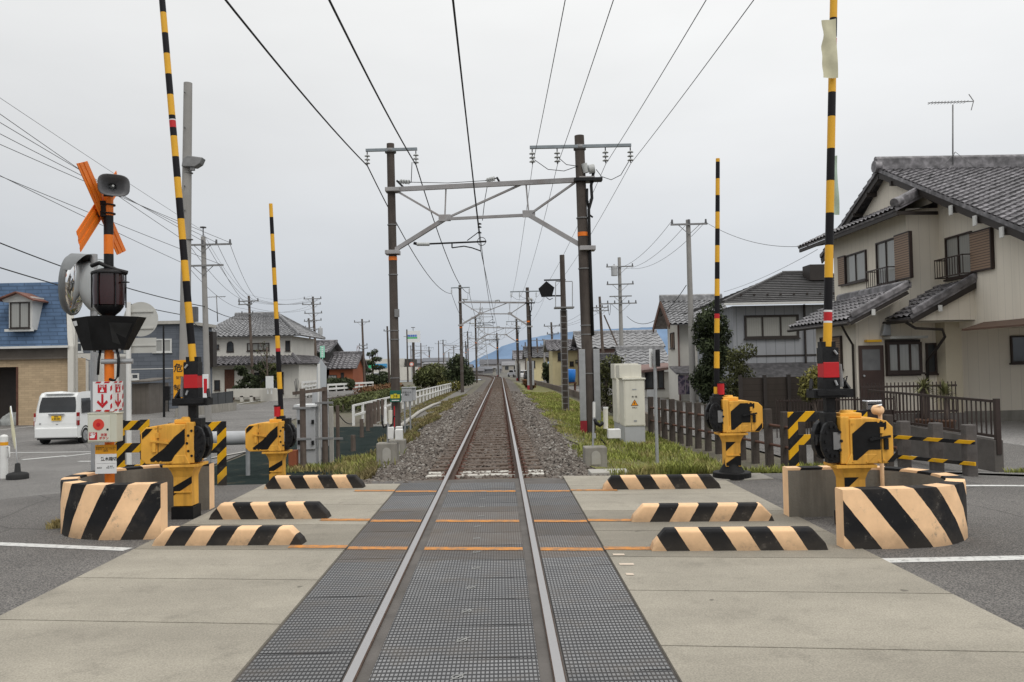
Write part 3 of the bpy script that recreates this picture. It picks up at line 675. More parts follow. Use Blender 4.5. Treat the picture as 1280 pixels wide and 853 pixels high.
        mb.cyl((X(hx+0.13), 0.0, 1.39), (X(hx+0.12), 0.0, 1.62), 0.028, 0.02, 8, 2); mb.tube([(X(hx+0.12), 0, 1.45), (X(hx+0.18), -0.03, 1.5), (X(hx+0.14), -0.03, 1.36)], 0.008, 5, 0)
        so_ = mb.build('arm_socket', ['iron', 'galv', 'galv_d'], root, 0.006)
        mb = MB(); mb.box((X(hx), -0.005, 1.565), (0.158, 0.16, 0.155)); mb.build('red_band', 'arm_r', so_, 0.004)
        zb = 1.8; r0, r1 = 0.043, 0.032
    else:
        mb = MB(); mb.box((X(hx), -0.02, 1.13), (0.12, 0.13, 0.1)); so_ = mb.build('arm_socket', 'iron', root, 0.01)
        mb = MB(); mb.cyl((X(hx+0.05), -0.05, 1.17), (X(hx+0.05), -0.05, 1.33), 0.05, n=14); mb.cyl((X(hx+0.05), -0.05, 1.33), (X(hx+0.05), -0.05, 1.35), 0.055, n=14, mat=1)
        mb.build('red_lamp', ['arm_r', 'iron'], so_)
        zb = 1.16; r0, r1 = 0.042, 0.03
    # arm with painted bands
    mb = MB(); z = 0.0; tot = arm_len
    P = lambda q: V(X(hx) + dx*q, 0, zb+q); rr = lambda q: r0+(r1-r0)*q/tot
    for c, ln in bands:
        q = min(z+ln, tot)
        if z >= tot: break
        mb.cyl(P(z), P(q), rr(z), rr(q), 12, {'y': 0, 'k': 1, 'r': 2, 'w': 3}[c], caps=(q >= tot)); z = q
    mb.build('gate_arm', ['arm_y', 'arm_k', 'arm_r', 'arm_w'], root)
    return root
def seq(start, n, ln, ins):
    r = []; c = start
    for i in range(n):
        if i in ins: r += [('w', 0.02), ('r', 0.11), ('w', 0.02)]
        r.append((c, ln)); c = 'k' if c == 'y' else 'y'
    return r
GL = gp(233, 646, 0); GR = V(3.79, 8.25, 0)
lb = [('y', 0.20)] + seq('k', 10, 0.245, {}) + [('k', 0.10), ('r', 0.085), ('w', 0.012), ('k', 0.05)] + seq('y', 12, 0.245, {8})
rb = [('y', 0.24), ('w', 0.02), ('r', 0.09), ('w', 0.02)] + seq('k', 6, 0.33, {}) + [('k', 0.25), ('y', 0.46), ('w', 0.012), ('r', 0.085), ('w', 0.012), ('k', 0.20), ('y', 0.35)] + [('k', 0.8)] + seq('y', 9, 0.33, {})
gate('crossing_gate', 'yellow and black crossing gate with a tilted arm standing inside the wall under the crossbuck', (GL.x, GL.y, g(GL.x, GL.y)), True, 6.3, lb, -math.radians(4.4), True, hxm=-0.15, hx=-0.09, bl=0.03)
gate('crossing_gate', 'yellow and black crossing gate carrying a cloth banner high on its upright arm', (GR.x, GR.y, 0.0), True, 6.6, rb, math.radians(2.9), False, bl=-0.05)
fb = lambda a: [('k', a), ('r', 0.0)] + seq('y', 20, 0.255, {})
G3 = gp(347, 594, 0); G4 = gp(915, 597, 0)
b3 = [('y', 0.12)] + [('k', 0.33), ('y', 0.27), ('k', 0.33), ('r', 0.055), ('y', 0.2)] + seq('k', 8, 0.275, {}) + [('k', 0.2), ('r', 0.07), ('y', 0.35)]
b4 = [('y', 0.12)] + [('k', 0.27), ('y', 0.24), ('k', 0.27), ('y', 0.21), ('r', 0.07), ('k', 0.26)] + seq('y', 9, 0.245, {}) + [('k', 0.1)]
gate('crossing_gate', 'far yellow and black crossing gate with a short raised arm next to the grey cabinet', (G3.x, G3.y, g(G3.x, G3.y)), False, 3.45, b3, -math.radians(2.2), True, hxm=-0.16, hx=-0.07, bl=0.04)
gate('crossing_gate', 'far yellow and black crossing gate on a round black foot by the post fence', (G4.x, G4.y, g(G4.x, G4.y)+0.03), False, 3.45, b4, math.radians(1.9), False)
# concrete pad below the far gate, with its small plate
mb = MB(); mb.box((0, 0, 0), (0.95, 0.6, 0.12)); o = mb.build('foundation_pad', 'conc', None, 0.01); o.location = (G4.x+0.05, G4.y+0.05, g(G4.x, G4.y)-0.05); tag(o, 'low flat concrete pad under the round footed gate', 'foundation pad')
# banners tied to the arm
def ripple(name, label, p, w_, h_, ang, m, rz):
    mb = MB(); nx_, ny_ = 6, 16; vs = []
    for j in range(ny_+1):
        for i in range(nx_+1):
            u, v = i/nx_, j/ny_
            vs.append((-w_*u*(1.0-0.12*math.sin(min(1, v*2.2)*PI)+0.02*math.sin(v*19)) , 0.010*math.sin(u*5+v*6)+0.006*math.sin(v*17)*u, -h_*v - 0.02*u*(1-v)))
    mb.add(vs, [(j*(nx_+1)+i, j*(nx_+1)+i+1, (j+1)*(nx_+1)+i+1, (j+1)*(nx_+1)+i) for j in range(ny_) for i in range(nx_)], 0, True)
    o = mb.build(name, m); o.location = p; o.rotation_euler = (0, ang, rz); return tag(o, label, 'banner')
MT['cloth'] = mat('faded_banner_cloth', srgb(204, 200, 172), 0.9, 0.12, 5, dirt=0.3, dirtcol=(0.3, 0.27, 0.18))
MT['cloth2'] = mat('pale_green_cloth', srgb(168, 186, 170), 0.9, 0.1, 5)
p = at(1044, 27, 8.24); ripple('banner', 'faded beige cloth banner tied high on the upright gate arm', (p.x-0.02, 8.17, p.z), 0.155, 0.61, 0.0, MT['cloth'], 0.0)
p = at(1047, 192, 8.3); ripple('banner', 'pale green cloth strip seen edge on behind the upright gate arm', (p.x+0.03, 8.38, p.z), 0.10, 0.62, 0.0, MT['cloth2'], math.radians(12))
# ------------------------------------------------------------------ crossbuck signal
SX, SY = at(137, 560, 9.45).x, 9.45
sx_, sz_ = SX, g(SX, SY)
SIG = thing('crossing_signal', 'black and orange crossing signal post with crossbuck horn and red lamps', 'crossing signal', (sx_, SY, sz_))
def zat(py, Y=SY, px=135): return at(px, py, Y).z - sz_
mb = MB(); zs = [zat(v) for v in (640, 545, 490, 478, 460, 440, 395, 375, 342, 318, 294, 270, 247, 223)]
cols = [1, 1, 0, 0, 1, 1, 0, 0, 0, 1, 0, 1, 0]
cl = [1, 1, 0, 1, 1, 1, 0, 1, 0, 1, 0, 1, 0]
zs[0] = -0.1
for i in range(len(zs)-1): mb.cyl((0, 0, zs[i]), (0, 0, zs[i+1]), 0.052, n=16, mat=cl[i], caps=(i in (0, len(zs)-2)))
mb.build('signal_post', ['iron', 'orange'], SIG)
# crossbuck: two ribbed blades, seen from behind at an angle
zc = zat(262)
hv = V(0.03, 0.9995, 0); nv = V(0.9995, -0.03, 0)
for sgn in (1, -1):
    mb = MB(); d = (hv*0.62*sgn + V(0, 0, 0.62)).normalized(); q = nv.cross(d).normalized()
    L, W = 0.62, 0.105; c0 = V(0, 0, zc) - nv*(0.085 + 0.02*sgn)
    for k in range(5):
        a = (k-2)*W*2/5
        cs = [(-L, a-W/5), (L, a-W/5), (L, a+W/5), (-L, a+W/5)]
        up_ = 0.006 if k % 2 else 0.0
        mb.poly([c0 + d*(x+ (yy*0.45 if abs(x) == L else 0)) + q*yy + nv*up_ for x, yy in cs], -nv*0.008)
    mb.build('crossbuck_blade', 'orange', SIG)
mb = MB(); mb.box((-0.05, 0, zc), (0.09, 0.12, 0.18)); 
for dz in (-0.05, 0.05): mb.lathe((0, 0, zc+dz), [(0.062, -0.008), (0.075, -0.008), (0.075, 0.008), (0.062, 0.008)], 16)
mb.build('blade_clamp', 'iron', SIG)
# horn speaker
zh = zat(236); mb = MB()
ax_ = V(0.55, -0.83, -0.05).normalized()
hc = V(0.09, -0.10, zh)
sq = []
for r, h in ((0.03, -0.12), (0.045, -0.02), (0.075, 0.06), (0.10, 0.10), (0.112, 0.115), (0.105, 0.118), (0.07, 0.05), (0.03, 0.0)): sq.append((r, h))
xw = ax_.cross(V(0, 0, 1)).normalized(); yw = xw.cross(ax_); n = 24; vs = []
for r, h in sq:
    for k in range(n):
        a = 2*PI*k/n; ca, sa = math.cos(a), math.sin(a); e_ = 0.62
        vs.append(hc + ax_*h + xw*(1.5*r*abs(ca)**e_*(1 if ca > 0 else -1)) + yw*(1.12*r*abs(sa)**e_*(1 if sa > 0 else -1)))
mb.add(vs, [(i*n+k, i*n+(k+1) % n, (i+1)*n+(k+1) % n, (i+1)*n+k) for i in range(len(sq)-1) for k in range(n)], 0, True)
mb.cyl(hc - ax_*0.03, hc+ax_*0.07, 0.02, 0.012, 10, 1)
mb.cyl(hc - ax_*0.2, hc - ax_*0.08, 0.06, 0.05, 14, 2)
mb.bar((0, 0, zh-0.01), hc - ax_*0.1, 0.03, 0.03, 2)
MT['horn'] = mat('horn_grey', (0.10, 0.10, 0.105), 0.45, 0.2, 4)
mb.build('horn_speaker', ['horn', 'porcelain', 'galv'], SIG)
# all-round red lamp
zl0, zl1 = zat(385), zat(341)
mb = MB(); mb.lathe((0.0, 0, 0), [(0.0, zl1+0.05), (0.09, zl1+0.045), (0.185, zl1+0.005), (0.19, zl1-0.02), (0.0, zl1-0.03)], 24); mb.lathe((0, 0, 0), [(0.0, zl0+0.02), (0.16, zl0+0.02), (0.12, zl0-0.04), (0.055, zl0-0.10), (0.0, zl0-0.10)], 24)
for k in range(6):
    a = 2*PI*k/6+0.3; mb.bar((0.178*math.cos(a), 0.178*math.sin(a), zl0), (0.178*math.cos(a), 0.178*math.sin(a), zl1), 0.012, 0.02)
mb.tube([(-0.16, -0.08, zl1+0.07), (-0.06, -0.1, zl1+0.10), (0.02, -0.08, zl1+0.06), (0.12, -0.06, zl1+0.02), (0.23, -0.03, zl1-0.01)], 0.025, 7)
mb.bar((0.17, -0.05, zl1-0.12), (0.25, -0.05, zl1-0.12), 0.05, 0.012)
lampf = mb.build('lamp_housing', 'iron', SIG, 0.004)
mb = MB(); mb.lathe((0, 0, 0), [(0.165, zl0+0.03), (0.172, (zl0+zl1)/2), (0.165, zl1-0.02)], 28); mb.build('red_lens', 'redglass', lampf)
# black flared hood below
zt, zb_ = zat(399), zat(438)
def hood(pt, pb, mat_):
    mb = MB(); n = len(pt)
    mb.add([V(x, y, zt+k) for x, y, k in pt] + [V(x, y, zb_) for x, y in pb], [(i, (i+1) % n, n+(i+1) % n, n+i) for i in range(n)] + [tuple(range(n, 2*n))], 0)
    mb.add([V(x*0.9, y*0.9, zt-0.05) for x, y, k in pt], [tuple(range(n))], 0)
    return mb
mb = hood([(-0.40, -0.06, 0.01), (-0.13, -0.24, 0.02), (0.05, -0.20, 0.03), (0.40, -0.16, 0.01), (0.36, 0.16, 0.02), (-0.30, 0.22, 0.02)], [(-0.27, -0.05), (-0.12, -0.14), (0.04, -0.12), (0.20, -0.08), (0.18, 0.1), (-0.2, 0.12)], 0)
hd = mb.build('direction_hood', 'gate_black', SIG)
mb = MB(); mb.quad((0.085, -0.178, zt-0.05), (0.335, -0.155, zt-0.06), (0.20, -0.093, zb_+0.06), (0.10, -0.115, zb_+0.05)); mb.build('hood_face', mat('dull_black', (0.016, 0.0165, 0.017), 0.45, 0.4, 9), hd)
mb = MB(); mb.quad((-0.375, -0.072, zt-0.025), (-0.31, -0.118, zt-0.02), (-0.30, -0.112, zt-0.075), (-0.355, -0.072, zt-0.08)); mb.build('paper_label', 'signwhite', hd)
mb = MB()
for q in (-0.12, -0.02, 0.1, 0.16): mb.cyl((q, -0.09, zb_-0.02), (q, -0.09, zb_+0.01), 0.015, n=8)
mb.tube([(-0.07, -0.06, zb_), (-0.075, -0.09, zb_-0.12), (-0.09, -0.08, zb_-0.28)], 0.014, 6, 1); mb.tube([(0.12, -0.06, zb_), (0.15, -0.09, zb_-0.1), (0.14, -0.09, zb_-0.3), (0.09, -0.06, zb_-0.35), (0.03, -0.06, zb_-0.33)], 0.016, 6, 1)
mb.build('cable_loop', ['galv_d', 'iron'], SIG)
mb = MB(); mb.cyl((-0.06, -0.06, zb_-0.13), (0.27, 0.0, zb_-0.13), 0.03, n=10); mb.build('clamp_pipe', 'galv', SIG)
# folded SOS sign, button box and information plate (hung on the post: things of their own)
def qz(py): return at(130, py, SY-0.1).z
def qx(px, Y=SY-0.1): return at(px, 500, Y).x
def sosface(mbW, mbR, o, u, w_, h_, n_):
    """white face with a red hatched border, SOS pictogram and arrow; o bottom-left, u unit"""
    up = V(0, 0, 1); e1 = n_*0.003
    P = lambda a, b: o + u*(a*w_) + up*(b*h_) + e1
    mbW.poly([o, o+u*w_, o+u*w_+up*h_, o+up*h_], -n_*0.004)
    def q(*pts, m=0): mbR.add([P(a, b) for a, b in pts], [tuple(range(len(pts)))], m)
    for k in range(2 if w_ < 0.18 else 2):
        a = 0.12+0.44*k; q((a, 0.945), (a+0.26, 0.945), (a+0.34, 0.995), (a+0.08, 0.995)); q((a, 0.005), (a+0.26, 0.005), (a+0.34, 0.055), (a+0.08, 0.055))
    for k in range(3):
        b = 0.07+0.3*k; q((0.9, b), (0.995, b+0.06), (0.995, b+0.22), (0.9, b+0.15))
    q((0.26, 0.62), (0.72, 0.62), (0.72, 0.90), (0.26, 0.90))
    q((0.44, 0.58), (0.55, 0.58), (0.55, 0.25), (0.44, 0.25)); q((0.495, 0.11), (0.78, 0.30), (0.72, 0.38), (0.495, 0.23), (0.27, 0.38), (0.21, 0.30))
    e2 = n_*0.005
    P2 = lambda a, b: o + u*(a*w_) + up*(b*h_) + e2
    mbR.add([P2(a, b) for a, b in ((0.40, 0.65), (0.58, 0.65), (0.58, 0.71), (0.53, 0.74), (0.53, 0.79), (0.47, 0.79), (0.47, 0.74), (0.40, 0.71))], [tuple(range(8))], 1)
A = V(at(116, 500, SY-0.19).x, SY-0.19, qz(514)); B = V(at(140.5, 500, SY-0.235).x, SY-0.235, qz(514)); Cc = V(at(154, 500, SY+0.12).x, SY+0.12, qz(514)); hS = qz(477)-qz(514)
ss = thing('sos_sign', 'white and red folded SOS sign with down arrows above the button box', 'sign', (A.x, A.y, A.z))
mw, mr = MB(), MB()
for a, b in ((A, B), (B, Cc)):
    d = (b-a); L = d.length; d.normalize(); sosface(mw, mr, a, d, L, hS, V(d.y, -d.x, 0))
mw.build('sign_board', 'signwhite', ss, world=True); mr.build('red_print', ['red', 'signwhite'], ss, world=True)
for a, b in ((A, B), (B, Cc)):
    d = b-a; an = math.atan2(d.y, d.x); L = d.length; mid = a + d*0.49 + V(0, 0, hS*0.85) + V(d.y, -d.x, 0).normalized()*0.006 - A
    text('SOS', 0.045, 'signwhite', ss, mid, (PI/2, 0, an), bold=0.0006, sx=L/0.24)
bx0, bx1 = qx(116), qx(145); bz0, bz1 = qz(552), qz(517)
bb = thing('emergency_button_box', 'pale grey emergency button box with a red ring below the SOS sign', 'button box', ((bx0+bx1)/2, SY-0.16, bz0))
W2 = (bx1-bx0)/2; H2 = bz1-bz0
mb = MB(); mb.bx(-W2, W2+0.06, -0.06, 0.10, 0, H2); mb.bx(-W2-0.006, W2+0.07, -0.065, 0.105, H2, H2+0.012); mb.build('box_body', mat('box_paint', srgb(196, 196, 180), 0.6, 0.06, 3), bb, 0.006)
mb = MB(); mb.bx(-W2+0.012, W2-0.01, -0.067, -0.06, 0.015, H2-0.02); dr = mb.build('door', mat('box_door', srgb(204, 204, 190), 0.6, 0.05, 3), bb, 0.003)
mb = MB(); mb.cyl((-0.005, -0.0715, H2*0.63), (-0.005, -0.067, H2*0.63), 0.062, n=24); mb.build('button_ring', mat('ring_red', srgb(212, 66, 52), 0.5), bb)
mb = MB(); mb.cyl((-0.005, -0.075, H2*0.63), (-0.005, -0.0715, H2*0.63), 0.022, n=16); mb.build('push_button', 'red', bb)
mb = MB(); mb.quad((-W2+0.02, -0.0695, 0.03), (-0.02, -0.0695, 0.03), (-0.02, -0.0695, H2*0.36), (-W2+0.02, -0.0695, H2*0.36)); mb.build('red_panel', 'red', bb)
text('SOS', 0.04, 'signwhite', bb, (-W2/2-0.005, -0.0715, H2*0.30), bold=0.0006); mb = MB(); mb.add([(-W2/2-0.005+x, -0.0712, 0.05+z) for x, z in ((-0.03, 0), (0.02, 0), (0.028, 0.03), (0.004, 0.035), (0.0, 0.06), (-0.012, 0.06), (-0.014, 0.025), (-0.034, 0.02))], [tuple(range(8))]); mb.build('hand_mark', 'signwhite', bb)
text('非常\nボタン', 0.036, 'red', bb, (W2/2-0.01, -0.0715, H2*0.2), bold=0.0006)
mb = MB(); mb.cyl((W2-0.035, -0.072, H2*0.45), (W2-0.035, -0.066, H2*0.45), 0.012, n=10); mb.build('latch', 'iron', bb)
ip0, ip1 = qx(120), qx(146.5); iz0, iz1 = qz(592), qz(556)
ip = thing('information_plate', 'white plate with an orange top naming the crossing below the button box', 'sign', ((ip0+ip1)/2, SY-0.12, iz0)); w2 = (ip1-ip0)/2; h2 = iz1-iz0
mb = MB(); mb.bx(-w2, w2, -0.004, 0, 0, h2*0.68); mb.build('plate', 'signwhite', ip); mb = MB(); mb.bx(-w2, w2, -0.004, 0, h2*0.68, h2); mb.build('plate_head', 'signyellow', ip)
text('警報機が鳴っているときは\n非常ボタンを押して下さい\n連絡先', 0.0185, 'signblack', ip, (0, -0.006, h2*0.84)); text('笠木踏切', 0.046, 'signblack', ip, (0.035, -0.006, h2*0.5), bold=0.0012); text('連絡先', 0.02, 'signblack', ip, (-w2*0.6, -0.006, h2*0.2)); text('駅 電話\n緊急のとき', 0.018, 'signblack', ip, (0.05, -0.006, h2*0.22))
mb = MB(); mb.quad((-w2+0.015, -0.0055, h2*0.35), (w2-0.01, -0.0055, h2*0.35), (w2-0.01, -0.0055, h2*0.355), (-w2+0.015, -0.0055, h2*0.355)); mb.build('rule_line', 'signblack', ip)
# ------------------------------------------------------------------ traffic mirrors and backs of signs near the signal
MX = at(118, 500, 10.6).x; mz = g(MX, 10.6)
mir = thing('traffic_mirror', 'two round convex traffic mirrors on a grey post behind the crossbuck signal', 'traffic mirror', (MX, 10.6, mz))
mb = MB(); mb.cyl((0, 0, -0.1), (0, 0, at(118, 318, 10.6).z-mz), 0.045, n=14); mb.build('post', 'galv', mir)
def mirror_disc(c, R, n_, name, mface, mback):
    c = Vector(c); n_ = Vector(n_).normalized()
    mb = MB(); mb.lathe(c, [(R*math.sin(a), R*0.22*math.cos(a)) for a in [PI/2*i/8 for i in range(9)]], 36, 0, n_)
    d = mb.build(name, mface, mir)
    mb = MB(); mb.lathe(c, [(R*0.99, 0.012), (R*1.05, 0.012), (R*1.07, -0.02), (R*0.98, -0.07), (R*0.55, -0.11), (0, -0.12)], 36, 0, n_)
    x = n_.cross(V(0, 0, 1)).normalized(); y = x.cross(n_)
    vs = []; m_ = 18
    for k in range(m_+1):
        a = PI*(0.12+0.76*k/m_); p = c + (x*math.cos(a)+y*math.sin(a))*R*1.07
        vs += [p - n_*0.03, p + n_*0.17*math.sin(a)]
    mb.add(vs, [(2*k, 2*k+1, 2*k+3, 2*k+2) for k in range(m_)], 0, True)
    mb.build('mirror_hood', mback, d)
MT['mirhood'] = mat('mirror_hood', (0.16, 0.17, 0.175), 0.5, 0.2, 3); MT['mirback'] = mat('mirror_back', (0.40, 0.43, 0.44), 0.45, 0.08, 2, dirt=0.2)
pm = at(93, 356, 10.45); mirror_disc(pm - V(MX, 10.6, mz), 0.37, (0.985, 0.17, -0.06), 'mirror_face', 'mirror', 'mirhood')
pm = at(127, 360, 10.75); mirror_disc(pm - V(MX, 10.6, mz), 0.35, (-0.93, 0.36, -0.1), 'mirror_face', 'mirror', 'mirback')
mb = MB()
for px_, py_ in ((93, 356), (130, 360)):
    q = at(px_, py_, 10.6) - V(MX, 10.6, mz); mb.bar((0, 0, q.z), q, 0.03, 0.05)
mb.build('bracket', 'galv_d', mir)
WX = at(161, 500, 14.2); wz = g(WX.x, 14.2)
sp = thing('road_sign', 'back of a round road sign with an oblong plate on a white post', 'road sign', (WX.x, 14.2, wz))
mb = MB(); mb.cyl((0, 0, -0.1), (0, 0, at(161, 378, 14.2).z-wz), 0.042, n=14); mb.build('post', 'white', sp)
q = at(174, 399, 14.2) - V(WX.x, 14.2, wz); MT['signback'] = mat('sign_back', (0.50, 0.50, 0.47), 0.6, 0.08, 2, dirt=0.3, dirtcol=(0.3, 0.27, 0.22))
mb = MB(); mb.cyl((q.x, 0.06, q.z), (q.x, 0.065, q.z), 0.30, n=40); mb.bx(q.x-0.26, q.x+0.22, 0.04, 0.06, q.z+0.12, q.z+0.145); mb.bx(q.x-0.26, q.x+0.22, 0.04, 0.06, q.z-0.17, q.z-0.145); mb.build('round_plate', 'signback', sp)
q2 = at(173, 432, 14.2) - V(WX.x, 14.2, wz); mb = MB(); mb.bx(q2.x-0.28, q2.x+0.28, 0.06, 0.066, q2.z-0.13, q2.z+0.13); mb.bx(q2.x-0.28, q2.x+0.28, 0.045, 0.06, q2.z-0.012, q2.z+0.012); mb.build('oblong_plate', 'signback', sp)
cp = at(156, 500, 15.2); mb = MB(); mb.cyl((0, 0, -0.1), (0, 0, at(156, 446, 15.2).z-g(cp.x, 15.2)), 0.10, n=16); o = mb.build('concrete_stub_post', 'pole_conc'); o.location = (cp.x, 15.2, g(cp.x, 15.2)); tag(o, 'short round concrete post behind the SOS sign', 'post')
# ------------------------------------------------------------------ striped steel guard frames
MT['fr_s'] = stripes('frame_stripes', SIGY, BLK, 0.19, 0.8, -0.8, wear=0.15, duty=0.55)
MT['fr_s2'] = stripes('frame_stripes_b', SIGY, BLK, 0.26, 0.9, -0.9, wear=0.15, duty=0.55, off=0.3)
def gframe(label, x0, x1, y, zt_, zb2, posts, rails, m):
    gz = g(x0, y); t_ = thing('guard_barrier', label, 'guard barrier', (x0, y, gz), 0, 'striped steel guard frames')
    for px_ in posts: mb = MB(); mb.bx(px_-x0-0.065, px_-x0+0.065, -0.02, 0.02, -0.05, zt_); mb.build('post', m, t_, 0.004)
    for rz_ in rails: mb = MB(); mb.bx(0.066-0.002, x1-x0-0.066+0.002, -0.018, 0.018, rz_-0.07, rz_+0.07); mb.build('rail', m, t_, 0.004)
yy = 12.3; a = at(150, 530, yy).x; b = at(181, 530, yy).x; gz = g(b, yy)
Zf = lambda py, px=170: at(px, py, yy).z - gz
gframe('yellow and black steel frame between the button box and the tilted gate', a, b, yy, Zf(524), 0, (a, b), (Zf(531), Zf(559), Zf(586)), 'fr_s')
a = at(205, 530, yy).x; b = at(277, 530, yy).x; gz = g(b, yy)
gframe('yellow and black steel frame passing behind the tilted gate', a, b, yy, Zf(527, 270), 0, (b,), (Zf(534, 240), Zf(561, 240)), 'fr_s2')
yy = 11.2; a = at(991, 530, yy).x; b = at(1078, 530, yy).x; gz = g(a, yy)
gframe('yellow and black steel frame behind the banner gate', a, b, yy, at(1000, 515, yy).z-gz, 0, (a, b), (at(1000, 521, yy).z-gz, at(1000, 550, yy).z-gz), 'fr_s2')
# ------------------------------------------------------------------ overhead line portals
def insulator(mb, p, n=2, L=0.42, mat=1, metal=0):
    p = Vector(p); mb.cyl(p, p-V(0, 0, 0.1), 0.02, n=6, mat=metal)
    for k in range(n): mb.lathe(p-V(0, 0, 0.12+k*0.13), [(0.02, 0.02), (0.10, -0.03), (0.10, -0.045), (0.02, -0.05)], 12, mat); 
    mb.cyl(p-V(0, 0, 0.1), p-V(0, 0, L), 0.018, n=6, mat=metal)
LY, RY = 29.0, 26.2
PL = V(at(495, 500, LY).x, LY, g(-3.6, LY)); PR = V(at(737, 500, RY).x, RY, g(3.1, RY))
lean = 0.022
def topz(px, py, Y): return at(px, py, Y).z
PTL = topz(488, 180, LY); PTR = topz(724, 170, RY)
ptl = V(at(488, 180, LY).x, LY, PTL); ptr = V(at(724, 170, RY).x, RY, PTR)
def onp(a, b, z): k = (z-a.z)/(b.z-a.z); return a.lerp(b, k)
portal = thing('overhead_line_portal', 'nearest overhead line portal of two dark poles and a truss beam over the track', 'line portal', (0, 27.6, 0), 0, 'overhead line portals over the track')
base = portal.location.copy()
for a, b, r, lbl in ((PL, ptl, 0.165, None), (PR, ptr, 0.19, None)):
    mb = MB(); mb.cyl(a - V(0, 0, 0.3) - base, b - base, r, r*0.82, 20)
    for k in (0.2, 0.33, 0.36, 0.55, 0.72): 
        c_ = a.lerp(b, k) - base; mb.cyl(c_, c_+V(0, 0, 0.03), r*1.03, n=20, mat=1)
    c_ = a.lerp(b, 0.60 if a is PL else 0.66) - base; mb.cyl(c_, c_+V(0, 0, 0.13), r*0.93, n=20, mat=2)
    c_ = a.lerp(b, 0.42) - base
    if a is PL: mb.box(c_ + V(0.12, -0.12, 0), (0.16, 0.12, 0.28), 0, 1)
    pole_o = mb.build('portal_pole', ['pole_dark', 'galv_d', 'orange'], portal)
    if a is PR: PRO = pole_o
# crossarms
def xarm(z, a, b, pole_y, xl, xr, ins, name):
    mb = MB(); mb.bar(V(xl, pole_y-0.14, z) - base, V(xr, pole_y-0.14, z+0.02) - base, 0.09, 0.10)
    o = mb.build('crossarm', 'arm_blue', portal, 0.006)
    for x in ins:
        mb = MB(); insulator(mb, (0, 0, 0), 3 if b else 2, 0.5); i_ = mb.build('insulator', ['iron', 'porcelain'], o); i_.location = V(x, pole_y-0.14, z-0.05) - base
    mb = MB(); mb.lathe(onp(a, b, z) - base, [(0.16, -0.07), (0.2, -0.07), (0.2, 0.07), (0.16, 0.07)], 16); mb.build('band', 'galv_d', o)
zL = at(489, 189, LY).z; zR = at(725, 185, RY).z
xL0, xL1 = at(458, 190, LY).x, at(522, 188, LY).x; xR0, xR1 = at(662, 186, RY).x, at(788, 183, RY).x
xarm(zL, PL, ptl, LY, xL0, xL1, (xL0+0.05, xL1-0.05), 'l')
RI = [at(q, 190, RY).x for q in (665, 696, 756, 787)]
xarm(zR, PR, ptr, RY, xR0, xR1, RI, 'r')
# truss beam: upper and lower chords, struts and braces between skewed ends
def bm(px, py): 
    k = (px-488)/(728-488); Y = LY + (RY-LY)*k
    return at(px, py, Y) - base
mb = MB()
mb.bar(bm(484, 237.5), bm(736, 224.5), 0.10, 0.16)
j1, j2 = bm(556, 274), bm(661, 269)
mb.bar(j1, j2, 0.07, 0.10)
mb.bar(bm(487, 317), j1, 0.09, 0.15); mb.bar(j2, bm(735, 312), 0.09, 0.15)
mb.bar(bm(496, 239), j1, 0.06, 0.07); mb.bar(j2, bm(722, 226), 0.06, 0.07)
mb.bar(j1, bm(653, 230), 0.06, 0.07)
mb.bar(bm(557.5, 235), j1, 0.05, 0.05); mb.bar(bm(657.5, 230), j2, 0.05, 0.05)
beam = mb.build('truss_beam', 'beam', portal, 0.006)
for j in (j1, j2): mb = MB(); mb.box(j + V(0, -0.06, 0.03), (0.42, 0.02, 0.24)); mb.build('gusset', 'beam', beam, 0.01)
for p in (bm(491, 316), bm(734, 311), bm(491, 238), bm(733, 225)): mb = MB(); mb.box(p, (0.50, 0.46, 0.14)); mb.build('pole_bracket', 'beam', beam, 0.01)
mb = MB(); q = bm(504, 234)
def strain(a, b):
    a, b = Vector(a), Vector(b); d = (b-a).normalized(); mb.cyl(a, b, 0.02, n=6, mat=0)
    for k in range(4): c = a.lerp(b, 0.2+0.2*k); mb.cyl(c-d*0.02, c+d*0.02, 0.08, n=10, mat=1)
mb.bar(bm(506, 236), bm(496, 226), 0.06, 0.06); strain(bm(498, 227), bm(514, 228)); mb.bar(bm(627, 232), bm(621, 222), 0.06, 0.06); strain(bm(607, 226), bm(620, 223)); mb.tube([bm(514, 228), bm(560, 229), bm(607, 226)], 0.012, 5)
mb.tube([bm(514, 228), bm(515, 203)], 0.014, 5); mb.tube([bm(610, 228), bm(606, 250), bm(603, 276)], 0.012, 5)
mb.build('strain_wire', ['iron', 'porcelain'], beam)
# cantilever registering the contact wire
YC = 27.6
def cc(px, py): return at(px, py, YC) - base
mb = MB(); mb.cyl(cc(517, 304), cc(523, 305.5), 0.05, n=8); 
mb.cyl(cc(521, 305.5), cc(537, 305.5), 0.06, n=10, mat=1); mb.cyl(cc(537, 305), cc(608, 302), 0.03, n=8); mb.cyl(cc(565, 303), cc(565, 310), 0.025, n=6)
mb.tube([cc(565, 310), cc(580, 308), cc(590, 310), cc(601, 314)], 0.022, 6); mb.tube([cc(584, 301), cc(600, 289)], 0.016, 5)
for py in (280, 284, 291): mb.lathe(cc(599.5, py), [(0.02, 0.03), (0.07, 0), (0.07, -0.02), (0.02, -0.03)], 10, 0)
mb.lathe(cc(602, 302), [(0.13, -0.012), (0.15, -0.012), (0.15, 0.012), (0.13, 0.012)], 14, axis=(0, 1, 0))
mb.build('cantilever', ['iron', 'porcelain'], portal)
